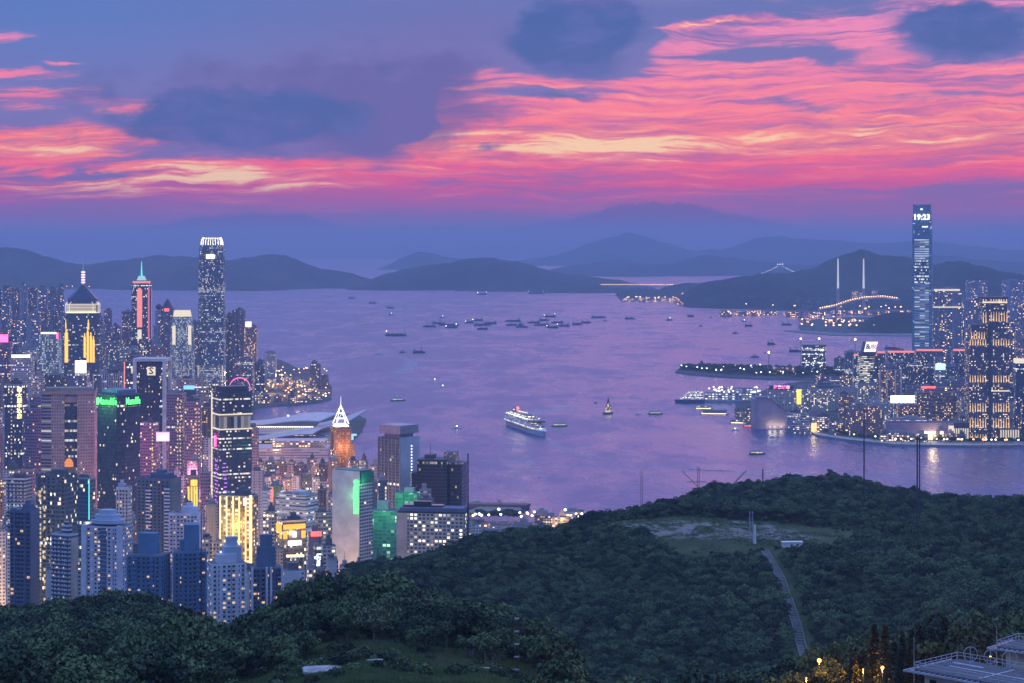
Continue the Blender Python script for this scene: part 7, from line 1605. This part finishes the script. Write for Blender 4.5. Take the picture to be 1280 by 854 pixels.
# clearings, paths and open ground the forest keeps off
STP = [(955, 1334), (962, 1300), (972, 1255), (980, 1215), (986, 1180), (994, 1130), (1003, 1075), (1010, 1020), (1013, 980)]
SX = np.array([X(a, b) for a, b in STP]); SY = np.array([b for a, b in STP], float)
def keep_off(x, y):
    px = CX + x/y*F; q = clear_mask(x, y); off_ = (q < 1.0) | ((np.abs(x - 185) < 22) & (y > 1312) & (y < 1350))
    sxx = np.interp(y, SY[::-1], SX[::-1]); off_ |= (np.abs(x-sxx) < 6.0) & (y > 985) & (y < 1345)
    off_ |= (px < 670 + 25*np.sin(y/9.)) & (y < 478 + 12*np.sin(px/31.) + 10*np.sin(px/13.+2) + 22*(np.abs(px-480) < 90)) & (px - 225 > (y-420)*1.6)            # meadow at the bottom left
    off_ |= (px > 1040) & (y < 478 - (px-1040)*.10) | ((px > 950) & (y < 440))        # lamps, road and buildings
    off_ |= ((px > 600) & (px < 700) & (y < 470))
    off_ |= ((x-266)/34.)**2 + ((y-1716)/22.)**2 < 1
    return off_
rs = np.random.RandomState(42); pts = []
y = 345.0
while y < 1930:
    sp = 5.0 if y < 900 else 5.6; xs = np.arange(X(-150, y), X(1440, y), sp); xs = xs + rs.uniform(-.5, .5, len(xs))*sp*.95; ys = y + rs.uniform(-.5, .5, len(xs))*sp*.95
    pts.append(np.stack([xs, ys], 1)); y += sp*.92
pts = np.concatenate(pts); px = CX + pts[:, 0]/pts[:, 1]*F
z = TH(pts[:, 0], pts[:, 1]); rowv = HY + F*(H - z)/pts[:, 1]
ok = ~keep_off(pts[:, 0], pts[:, 1]) & (z > 12) & (rowv < 985)
pts, px, z, rowv = pts[ok], px[ok], z[ok], rowv[ok]
q = clear_mask(pts[:, 0], pts[:, 1]); size = .45 + .85*vnoise(pts[:, 0]/38., pts[:, 1]/38.) ; size *= rs.uniform(.6, 1.55, len(pts)); size = np.where(q < 1.35, size*.5, size)
inview = (px > -20) & (px < 1300) & (rowv < 872) & (pts[:, 1] > 380)
order = np.argsort(pts[:, 1] - 1e6*inview); near = np.zeros(len(pts), bool); near[order[:286]] = True
# the 286 nearest in view stand as trees of their own
TR = [trunk_mesh(s, 6.2, .22) for s in (1, 2, 3)]
for i in np.where(near)[0]:
    x_, y_, p_ = pts[i, 0], pts[i, 1], px[i]
    zone = ('left ridge below the towers' if p_ < 340 else 'edge of the meadow, bottom centre left' if p_ < 700 else 'slope below the hilltop clearing' if p_ < 1000 else 'lamp lit slope, lower right')
    t = empty('broadleaf_tree', (x_, y_, float(z[i])-.2), rs.uniform(0, 6.28), 'dark leafy tree in the near forest, '+zone if 'edge' not in zone else 'dark leafy tree in the near forest, '+zone, 'tree', 'near forest trees, '+zone.split(',')[0])
    s_ = float(size[i])*1.12; t.scale = (s_, s_, s_*rs.uniform(.9, 1.3)); link('trunk', TR[i % 3], t); link('crown', CR[i % 5], t)
far = ~near
def scatter(name, P, Zs, S, srcs, label, seed, zoff=-.4):
    """a wood that reads as one mass: points carrying instances"""
    me = bpy.data.meshes.new(name); co = np.stack([P[:, 0], P[:, 1], Zs+zoff], 1).astype(np.float32); me.vertices.add(len(co)); me.vertices.foreach_set('co', co.ravel())
    at = me.attributes.new('size', 'FLOAT', 'POINT'); at.data.foreach_set('value', S.astype(np.float32)); r = np.random.RandomState(seed)
    at = me.attributes.new('pick', 'INT', 'POINT'); at.data.foreach_set('value', r.randint(0, len(srcs), len(co)).astype(np.int32))
    at = me.attributes.new('turn', 'FLOAT', 'POINT'); at.data.foreach_set('value', r.uniform(0, 6.28, len(co)).astype(np.float32))
    o = link(name, me); ng = bpy.data.node_groups.new(name, 'GeometryNodeTree')
    ng.interface.new_socket('Geometry', in_out='INPUT', socket_type='NodeSocketGeometry'); ng.interface.new_socket('Geometry', in_out='OUTPUT', socket_type='NodeSocketGeometry')
    gi, go = ng.nodes.new('NodeGroupInput'), ng.nodes.new('NodeGroupOutput'); J = ng.nodes.new('GeometryNodeJoinGeometry')
    def attr(nm, ty): a = ng.nodes.new('GeometryNodeInputNamedAttribute'); a.data_type = ty; a.inputs[0].default_value = nm; return a.outputs[0]
    sz, pk, tn = attr('size', 'FLOAT'), attr('pick', 'INT'), attr('turn', 'FLOAT')
    cx_ = ng.nodes.new('ShaderNodeCombineXYZ'); ng.links.new(tn, cx_.inputs[2]); er = ng.nodes.new('FunctionNodeEulerToRotation'); ng.links.new(cx_.outputs[0], er.inputs[0])
    for k, m0 in enumerate(srcs):
        so = bpy.data.objects.new(name+'_source', m0); oi = ng.nodes.new('GeometryNodeObjectInfo'); oi.inputs['Object'].default_value = so
        cp = ng.nodes.new('FunctionNodeCompare'); cp.data_type = 'INT'; cp.operation = 'EQUAL'; ng.links.new(pk, cp.inputs[2]); cp.inputs[3].default_value = k
        ip = ng.nodes.new('GeometryNodeInstanceOnPoints'); ng.links.new(gi.outputs[0], ip.inputs['Points']); ng.links.new(cp.outputs[0], ip.inputs['Selection']); ng.links.new(oi.outputs['Geometry'], ip.inputs['Instance'])
        ng.links.new(er.outputs[0], ip.inputs['Rotation']); ng.links.new(sz, ip.inputs['Scale']); ng.links.new(ip.outputs[0], J.inputs[0])
    ng.links.new(J.outputs[0], go.inputs[0]); md = o.modifiers.new('scatter', 'NODES'); md.node_group = ng
    return tag(o, label, kind='stuff')
scatter('forest', pts[far], z[far], size[far], CR, 'dense dark forest covering the hillside', 5)
# undergrowth of bushes between the crowns and round the clearing
ub = rs.rand(len(pts)) < .45; P2 = pts[ub] + rs.uniform(-2.4, 2.4, (ub.sum(), 2)); k2 = ~keep_off(P2[:, 0], P2[:, 1]); P2 = P2[k2]
ring = rs.uniform(-1.3, 1.3, (900, 2))*[CLA, CLB] + [CLX, CLY]; qq = clear_mask(ring[:, 0], ring[:, 1]); ring = ring[(qq > .93) & (qq < 1.25)]
mb_ = rs.uniform(0, 1, (260, 2)); my = 395 + mb_[:, 1]*105; P5 = np.stack([X(225 + mb_[:, 0]*470, my), my], 1); P5 = P5[vnoise(P5[:, 0]/7.+9, P5[:, 1]/7.) > .52]
P2 = np.concatenate([P2, ring, P5]); scatter('undergrowth', P2, TH(P2[:, 0], P2[:, 1]), rs.uniform(.5, 1.3, len(P2)), BU, 'low bushes between the trees and round the clearing', 6)
# tall grass of the meadow and on the clearing
def tuft(seed):
    r = np.random.RandomState(seed); n_ = 34; mb = MB()
    for k in range(n_):
        a = r.uniform(0, 6.28); x0, y0 = r.uniform(-.9, .9, 2); hh = r.uniform(.4, 1.0); lx, ly = r.uniform(-.3, .3, 2); wx, wy = .07*math.cos(a), .07*math.sin(a)
        mb.face([(x0-wx, y0-wy, 0), (x0+wx, y0+wy, 0), (x0+lx, y0+ly, hh)])
    return mb.mesh('tuft', GR)
GR = leaf_mat('grass_blades', (.06, .10, .035), (.15, .20, .075)); TU = [tuft(1), tuft(2)]
g_ = rs.uniform(0, 1, (21000, 2)); gy = 372 + g_[:, 1]*132; gx = X(215 + g_[:, 0]*490, gy); P3 = np.stack([gx, gy], 1)
slabs = [(404, 437, 8.4, 7.0, .18), (330, 417, 5.6, 2.4, .05), (497, 432, 3.4, 1.4, .3), (605, 440, 3.0, 1.0, -.1), (470, 448, 4.0, 1.4, .2)]
bad = np.zeros(len(P3), bool)
for (a, b, w_, d_, r_) in slabs: bad |= ((P3[:, 0]-X(a, b))/(w_*.62))**2 + ((P3[:, 1]-b)/(d_*.85))**2 < 1
P3 = P3[~bad]; ring = rs.uniform(-1, 1, (5200, 2))*[CLA, CLB] + [CLX, CLY]; ring = ring[clear_mask(ring[:, 0], ring[:, 1]) < 1]; ring = ring[vnoise(ring[:, 0]/14., ring[:, 1]/14.) > .48]
P3 = np.concatenate([P3, ring]); scatter('tall_grass', P3, TH(P3[:, 0], P3[:, 1]), rs.uniform(.45, 1.1, len(P3))*(.6+.8*vnoise(P3[:, 0]/4., P3[:, 1]/4.)), TU, 'tall grass on the meadow and the cleared hilltop', 7, -.1)
# broken concrete slabs in the meadow
SLAB = plain('weathered_slab', (.36, .35, .35), .9, var=.45, scale=.5)
for i, (a, b, w_, d_, r_) in enumerate(slabs):
    lab = ['largest cracked concrete slab in the meadow', 'concrete slab at the bottom edge, left of the largest one', 'small pale slab right of the largest one', 'thin slab near the lattice pole', 'narrow slab just behind the small pale one'][i]
    rr = random.Random(i); n_ = 14; P_ = [(w_/2*math.cos(6.28*k/n_)*rr.uniform(.85, 1.1)*1.25, d_/2*math.sin(6.28*k/n_)*rr.uniform(.85, 1.1)*1.25) for k in range(n_)]
    P_ = [(max(-w_/2, min(w_/2, x)), max(-d_/2, min(d_/2, y))) for x, y in P_]
    t = empty('concrete_slab', (X(a, b), b, th(X(a, b), b)), r_, lab, 'concrete slab'); mb = MB(); mb.prism(P_, -1.6, .75); mb.build('slab', SLAB, t)
# the forked tree standing out at the meadow edge, and two bare ones
def solo(name, lab, px_, d, h_, sp, crownm, seed, low=.3, sc_=1.0, cat='tree'):
    t = empty(name, (X(px_, d), d, th(X(px_, d), d)-.1), seed, lab, cat); link('trunk', trunk_mesh(seed, h_, .24*sc_, sp, 6, low), t)
    if crownm: link('crown', crownm, t)
    return t
BIG = crown('crown', 77, 5.2, 8.6, 2.2, lobes=14, per=120, leaf=.6, mat=LEAF); BIG2 = crown('crown', 78, 4.6, 8.0, 1.8, lobes=12, per=120, leaf=.55, mat=LEAFP)
solo('broadleaf_tree', 'pale barked forked tree standing out at the meadow edge', 467, 505, 9.0, 4.4, BIG2, 5)
for i, (a, d) in enumerate(((395, 526), (425, 520), (510, 530), (540, 522), (572, 528), (605, 522), (630, 512), (362, 532))):
    solo('broadleaf_tree', f'large dark tree of the grove behind the meadow, {ORD[sorted([395,425,510,540,572,605,630,362]).index(a)]} from left', a, d, 9.5, 4.2, BIG, 20+i)
solo('broadleaf_tree', 'large pale leaved tree on the slope low in the middle', 895, 560, 9, 4.4, BIG2, 41); solo('broadleaf_tree', 'rounded grey leaved tree on the slope right of the meadow', 760, 590, 9, 4.2, BIG2, 42)
solo('broadleaf_tree', 'broad rounded tree lit from behind by orange light at the lower right', 1229, 415, 5.5, 3.2, CR[2], 43); solo('broadleaf_tree', 'small round tree between the two railed roofs', 1262, 372, 4.6, 2.6, CR[3], 44).scale = (.8, .8, .8)
for i, (a, d, h_) in enumerate(((560, 428, 4.2), (590, 424, 5.0), (616, 430, 4.4), (668, 428, 4.0), (548, 433, 3.4))):
    t = empty('bare_shrub', (X(a, d), d, th(X(a, d), d)-.1), i, f'leafless shrub at the bottom edge, {ORD[sorted([560,590,616,668,548]).index(a)]} from left', 'shrub'); mb = MB(); r = random.Random(i+50)
    def br(p, d_, L, rad, k):
        q = p + d_*L; mb.tube(p, q, rad, rad*.6, 4, caps=False)
        if k: 
            for _ in range(3): br(q, (d_ + Vector((r.uniform(-.7, .7), r.uniform(-.7, .7), r.uniform(-.1, .5)))).normalized(), L*.68, rad*.6, k-1)
    for _ in range(3): br(Vector((0, 0, 0)), Vector((r.uniform(-.5, .5), r.uniform(-.4, .4), 1)).normalized(), h_*.4, .055, 3)
    mb.build('branches', BARK, t)
CONS = [conifer(1, 13, 2.5), conifer(2, 12, 2.1), conifer(3, 11, 2.6)]
cons = [(1093, 452, 1.0), (1106, 446, 1.12), (1118, 470, .8), (1128, 462, .85), (1140, 455, 1.0), (1151, 468, 1.1), (1166, 470, .9), (1181, 476, 1.15), (1067, 448, .72), (1047, 450, .62), (1024, 452, .42)]
for i, (a, d, s_) in enumerate(cons):
    t = empty('conifer', (X(a, d), d, th(X(a, d), d)-.2), i*1.3, f'dark conifer beside the lamp lit lane, {ORD[sorted([c[0] for c in cons]).index(a)]} from left', 'conifer tree', 'conifers along the lane')
    t.scale = (s_*1.2, s_*1.2, s_*1.15); mb = MB(); mb.tube((0, 0, -.6), (0, 0, 12), .17, .04, 6); mb.build('trunk', BARK, t); link('crown', CONS[i % 3], t)

# ================================================================== HILLTOP: stairs, hut, masts
t = empty('hillside_stairs', (0, 0, 0), 0, 'long concrete stairway running down from the hilltop clearing', 'stairway')
STC = plain('stair_concrete', (.15, .16, .165), .9, scale=.4); mb = MB(); gl = MB()
SS = np.arange(SY[-1], SY[0], 1.0); sxs = np.interp(SS, SY[::-1], SX[::-1]); szs = np.array([th(a, b) for a, b in zip(sxs, SS)]); szs = np.convolve(np.pad(szs, 4, 'edge'), np.ones(9)/9, 'valid') + .25
for i in range(len(SS)-1):
    for s_ in (-2.3, 2.3):
        gl.face([(sxs[i]+s_-.35, SS[i], szs[i]+.55), (sxs[i]+s_+.35, SS[i], szs[i]+.55), (sxs[i+1]+s_+.35, SS[i+1], szs[i+1]+.55), (sxs[i+1]+s_-.35, SS[i+1], szs[i+1]+.55)])
        gl.face([(sxs[i]+s_-.35, SS[i], szs[i]-1), (sxs[i]+s_+.35, SS[i], szs[i]-1), (sxs[i]+s_+.35, SS[i], szs[i]+.55), (sxs[i]+s_-.35, SS[i], szs[i]+.55)])
gl.build('side_channel', STC, t); st = MB(); st.box(-1.9, 1.9, -1.2, 1.2, -1.2, .12); stm = st.mesh('landing', STC)
for i in range(2, len(SS)-2, 4): link('landing', stm, t, (sxs[i], SS[i], szs[i]))
gs = MB()
for i in range(len(SS)-1): gs.face([(sxs[i]-1.9, SS[i], szs[i]-.25), (sxs[i]+1.9, SS[i], szs[i]-.25), (sxs[i+1]+1.9, SS[i+1], szs[i+1]-.25), (sxs[i+1]-1.9, SS[i+1], szs[i+1]-.25)])
gs.build('flight', plain('dark_step', (.06, .065, .07), .9), t)
d_ = 1342; t = empty('hut', (X(990, d_), d_, th(X(990, d_), d_)), R(4), 'small white flat-roofed hut on the hilltop clearing', 'hut')
mb = MB(); mb.box(-6.4, 6.4, -2, 2.4, -1, 3.2); mb.build('wall', WHITE, t); mb = MB(); mb.box(-6.9, 6.9, -2.5, 2.9, 3.21, 3.6); mb.build('roof', plain('hut_roof', (.75, .74, .74), .7), t)
mb = MB(); mb.box(-1, 0, -2.12, -2.01, 0, 2.2); mb.build('door', DKB, t); mb = MB(); mb.box(2.5, 4, -2.1, -2.01, 1.2, 2.2); mb.build('window', GLASSD, t)
def mast(lab, px_, ytop, d, r_=.35, mat=None, lattice=False, guys=0, name='radio_mast', cat='radio mast', ybase=None, extra=None):
    x_ = X(px_, d); g = th(x_, d); hh = Z(ytop, d)-g; r_ = r_*1.5 if d > 700 and not lattice else r_; t = empty(name, (x_, d, g), 0, lab, cat); mat = mat or DMETAL; mb = MB()
    if lattice:
        w_ = r_*2
        for (a, b) in ((-w_, -w_), (w_, -w_), (w_, w_), (-w_, w_)): mb.tube((a, b, -1), (a, b, hh), r_*.28, n=4)
        k = 0; z_ = 0
        while z_ < hh-1.5*w_: s_ = 1 if k % 2 else -1; mb.tube((-s_*w_, -w_, z_), (s_*w_, -w_, z_+2*w_), r_*.18, n=3); mb.tube((w_, -s_*w_, z_), (w_, s_*w_, z_+2*w_), r_*.18, n=3); z_ += 2*w_; k += 1
    else: mb.tube((0, 0, -1), (0, 0, hh), r_, r_*.7, 6)
    mb.build('mast', mat, t)
    if guys:
        mb = MB()
        for a in range(guys):
            for f_ in (.55, .96): an = 6.28*a/guys+.4; mb.tube((0, 0, hh*f_), (guys*0+hh*.45*math.cos(an), hh*.45*math.sin(an), 1), .05, n=3)
        mb.build('guy_wires', DMETAL, t)
    return t, hh
mast('tall dark pole beside the unlit black office block, rising from the forest', 585, 567, 1290, .42, guys=3)
mast('thin mast on the hill crest left of the antenna array', 802, 589, 1480, .3, lattice=True)
t, hh = mast('antenna mast with a cross boom, left of the two on the clearing', 873, 583, 1500, .35, lattice=True); mb = MB(); mb.tube((-8, 0, hh*.63), (6, 0, hh*.63), .18, n=4); [mb.tube((-8+k*2.2, 0, hh*.63-1), (-8+k*2.2, 0, hh*.63+1), .1, n=3) for k in range(7)]; mb.build('cross_boom', DMETAL, t)
t, hh = mast('antenna mast with long crossed booms on the clearing', 893, 600, 1415, .35, lattice=True)
mb = MB(); [mb.tube((-22, -s_, 36), (4, -s_, 10), .16, n=4) for s_ in (0, 3)]; [mb.tube((22, s_, 36), (-4, s_, 10), .16, n=4) for s_ in (0, 3)]; mb.build('crossed_booms', DMETAL, t)
mb = MB(); mb.tube((-3, 0, hh*.93), (3, 0, hh*.93), .2, n=4); mb.tube((-2.4, 0, hh*.88), (2.4, 0, hh*.88), .2, n=4); mb.build('dipole_bars', DMETAL, t)
mast('short dark mast on the crest left of the summit', 953.5, 586, 1640, .45); mast('tiny mast on the crest between the array and the summit', 977, 599, 1660, .25)
mast('tall thin mast right of the summit, standing alone', 1080, 512, 1560, .4, guys=3); mast('left one of the close pair of tall masts on the right slope', 1146.5, 545, 1360, .42, guys=3); mast('right one of the close pair of tall masts on the right slope', 1149.5, 543, 1400, .36)
mast('pale lattice mast beside the white cylinder on the clearing', 939, 639, 1362, .5, plain('galvanised', (.45, .5, .55), .4, .5), lattice=True); mast('short white cylinder mast on the clearing', 943.5, 656, 1358, .75, WHITE)
mast('tall dark pole in front of the deep blue block', 251.5, 640, 640, .2, guys=0); t, hh = mast('near lattice pole with small fittings at the bottom centre', 646, 772, 424, .16, lattice=True)
for k in range(5): mb = MB(); mb.box(-.5, .5, -.5, -.3, hh-.3-k*2.6, hh-k*2.6); mb.build('fitting', plain('galvanised', (.45, .5, .55), .4, .5), t)
for i, (a, yy_, d) in enumerate(((866, 655, 1420), (922, 668, 1390), (972, 662, 1400), (957, 672, 1380))): mast(f'short post on the hilltop clearing, {ORD[sorted([866,922,972,957]).index(a)]} from left', a, yy_-6, d, .18, name='post', cat='post')

# ================================================================== BOTTOM RIGHT: railed roofs, loop antennas, lane and lamps
def deck(lab, ox, oy, zr, rot, L1, L2, wall_h=5.0, tilez=True):
    """flat roof: local x along L1, y along L2, corner at the origin"""
    t = empty('railed_roof_building', (ox, oy, zr-wall_h), rot, lab, 'building'); RL = plain('pale_blue_steel', (.40, .44, .52), .45, .2)
    mb = MB(); mb.box(1.2, L1-.5, 1.2, L2-.5, -14, wall_h-.4); mb.build('wall', plain('cream_wall', (.52, .47, .38), .85), t)
    mb = MB(); mb.box(0, L1, 0, L2, wall_h-.38, wall_h); mb.build('roof', plain('roof_pavers', (.10, .11, .13), .9, var=.35, scale=.8), t)
    mb = MB(); [mb.box(-.9, L1, a, a+.12, wall_h-.5, wall_h-.3) for a in (-1.2, -.6)]; k = 0
    while k*1.05 < L1: mb.box(k*1.05, k*1.05+.28, -1.3, 0, wall_h-.42, wall_h-.2); k += 1
    k = 0
    while k*1.05 < L2: mb.box(-1.3, 0, k*1.05, k*1.05+.28, wall_h-.42, wall_h-.2); k += 1
    mb.box(-1.4, -1.2, -1.3, L2, wall_h-.5, wall_h-.2); mb.build('louvred_eave', RL, t)
    for nm, horiz in (('x', True), ('y', False)):
        for fixed in ((0.1, L2-.1) if horiz else (0.1, L1-.1)):
            mb = MB(); L_ = L1 if horiz else L2; k = 0
            while k*1.5 <= L_:
                a = min(k*1.5, L_-.05); (mb.box(a-.05, a+.05, fixed-.05, fixed+.05, wall_h, wall_h+1.1) if horiz else mb.box(fixed-.05, fixed+.05, a-.05, a+.05, wall_h, wall_h+1.1)); k += 1
            for z_ in (.55, 1.08): (mb.box(0, L_, fixed-.04, fixed+.04, wall_h+z_, wall_h+z_+.09) if horiz else mb.box(fixed-.04, fixed+.04, 0, L_, wall_h+z_, wall_h+z_+.09))
            mb.build('railing', RL, t)
    return t, wall_h
zr = Z(836, 349); t, wh_ = deck('near flat roof with pale blue railings and loop antennas, bottom right corner', X(1143, 349), 349, zr, R(-47), 34, 12.5)
mb = MB(); mb.box(3, 30, 5.6, 6.0, wh_+.01, wh_+.12); mb.box(12, 12.3, 1, 11, wh_+.01, wh_+.1); mb.box(2, 8, 8, 8.5, wh_+.01, wh_+.25); mb.build('roof_duct', MAT['pale_blue_steel'], t)
mb = MB(); mb.box(2.3, 3.6, 1.08, 1.19, wh_-3, wh_-1.6); mb.build('window', GLASSD, t); mb = MB(); mb.box(7.3, 8.6, 1.08, 1.19, wh_-3, wh_-1.6); mb.build('window', GLASSD, t)
for i, (px_, yb, r_, lab) in enumerate(((1213, 838, 1.25, 'left'), (1238, 838, 1.15, 'middle'), (1262, 841, 1.35, 'right'))):
    d = 349 + (1-i)*2; e = empty('loop_antenna', (X(px_, d), d, zr+.02), R(8), f'{lab} loop antenna on a post on the near railed roof', 'antenna', 'loop antennas on the near roof')
    mb = MB(); mb.tube((0, 0, 0), (0, 0, 3.3), .07, n=6); mb.build('post', MAT['pale_blue_steel'], e); mb = MB()
    for k in range(20): a0, a1 = 6.283*k/20, 6.283*(k+1)/20; mb.tube((r_*math.cos(a0), 0, 2.0+r_*math.sin(a0)), (r_*math.cos(a1), 0, 2.0+r_*math.sin(a1)), .06, n=5, caps=False)
    mb.build('loop', MAT['pale_blue_steel'], e)
deck('second railed roof higher at the right edge', X(1246, 384), 384, Z(808, 384), R(-40), 20, 9)
mast('slim pale pole at the corner of the second railed roof', 1246, 786, 386, .07, MAT['galvanised'], name='pole', cat='pole'); mast('slim dark pole left of the near railed roof', 1142.5, 797, 356, .07, MAT['galvanised'], name='pole', cat='pole')
def lane_lamp(lab, px_, yh_, d, col_, watts, r_=.28):
    x_ = X(px_, d); g = th(x_, d); hh = max(3.5, Z(yh_, d)-g); t = empty('street_lamp', (x_, d, Z(yh_, d)-hh), 0, lab, 'street lamp')
    mb = MB(); mb.tube((0, 0, -2), (0, 0, hh), .09, .06, 6); mb.build('pole', DMETAL, t); mb = MB(); mb.ball((0, 0, hh+.2), r_, 8, 6); mb.build('lamp_head', glow('lane_lamp_'+('orange' if col_[2] < .4 else 'white'), col_, 12), t)
    point_lamp(t, (0, -.2, hh-.3), col_, watts, .3)
lane_lamp('bright orange street lamp at the bottom, left of the conifers', 1024, 827, 440, (1, .34, .06), 12000, .42); lane_lamp('whiter street lamp between the conifers and the roof', 1103, 836, 420, (1, .62, .36), 7000, .32)
lane_lamp('orange street lamp hidden beyond the broad rounded tree', 1238, 822, 402, (1, .42, .14), 60000, .16); lane_lamp('orange lamp glowing behind the conifer trunks', 1079, 838, 446, (1, .34, .05), 16000, .12); lane_lamp('orange lamp below the fence at the bottom edge', 1008, 849, 418, (1, .36, .06), 16000, .12)
lb_ = [(1000, 425), (1040, 424), (1085, 425), (1120, 418), (1160, 408), (1215, 425), (1300, 430)]; mb = MB()
for (a, b), (c, d) in zip(lb_, lb_[1:]):
    for s_ in range(10):
        u, v = s_/10, (s_+1)/10; P_ = []
        for q_, wd in ((u, -2.4), (u, 2.4), (v, 2.4), (v, -2.4)):
            yy_ = b+(d-b)*q_+wd; xx_ = X(a+(c-a)*q_, b+(d-b)*q_); P_.append((xx_, yy_, th(xx_, yy_)+.45))
        mb.face([P_[0], P_[3], P_[2], P_[1]])
tag(mb.build('lane', plain('lane_concrete', (.30, .28, .26), .9, scale=.5)), kind='structure')
t = empty('fence', (0, 0, 0), 0, 'pale diagonal fence climbing beside the orange lamp', 'fence'); mb = MB(); pr_ = None
for k in range(12):
    px_, d = 985+k*3.2, 432+k*1.3; x_ = X(px_, d); z_ = th(x_, d)+k*.12; mb.tube((x_, d, z_-.5), (x_, d, z_+2.0), .06, n=4)
    if pr_: [mb.tube((pr_[0], pr_[1], pr_[2]+q_), (x_, d, z_+q_), .04, n=4) for q_ in (.4, 1.2, 2.0)]
    pr_ = (x_, d, z_)
mb.build('fence_frame', MAT['galvanised'], t)
# tree covered park on the dark peninsula and on the port island
def grove(name, n_, fn, lab, seed, s0=1.5):
    r = np.random.RandomState(seed); P = np.array([fn(r) for _ in range(n_)]); scatter(name, P, np.full(len(P), 4.0), r.uniform(.8, 1.6, len(P))*s0, CR[:3], lab, seed)
def fpen(r): x_ = r.uniform(852, 1100); d = DW(np.interp(x_, [850, 900, 985, 1060, 1100], [462.2, 467, 471, 473, 472]) - r.rand()*np.interp(x_, [850, 900, 1100], [1.5, 7, 11]), 4); return (X(x_, d), d)
grove('peninsula_woods', 1300, fpen, 'dark trees covering the peninsula of the right shore', 90)
def fprom(r): x_ = r.uniform(1010, 1284); d = DW(np.interp(x_, [1010, 1060, 1120, 1284], [537, 547, 553, 555])-r.rand()*2, 4); return (X(x_, d), d)
grove('promenade_trees', 220, fprom, 'line of dark trees along the right shore promenade', 91, 1.0)
def fbas(r): x_ = r.uniform(598, 652); d = DW(649 - r.rand()*4, 4); return (X(x_, d), d)
grove('shelter_trees', 90, fbas, 'dark trees beside the boat basin', 92, 1.0)
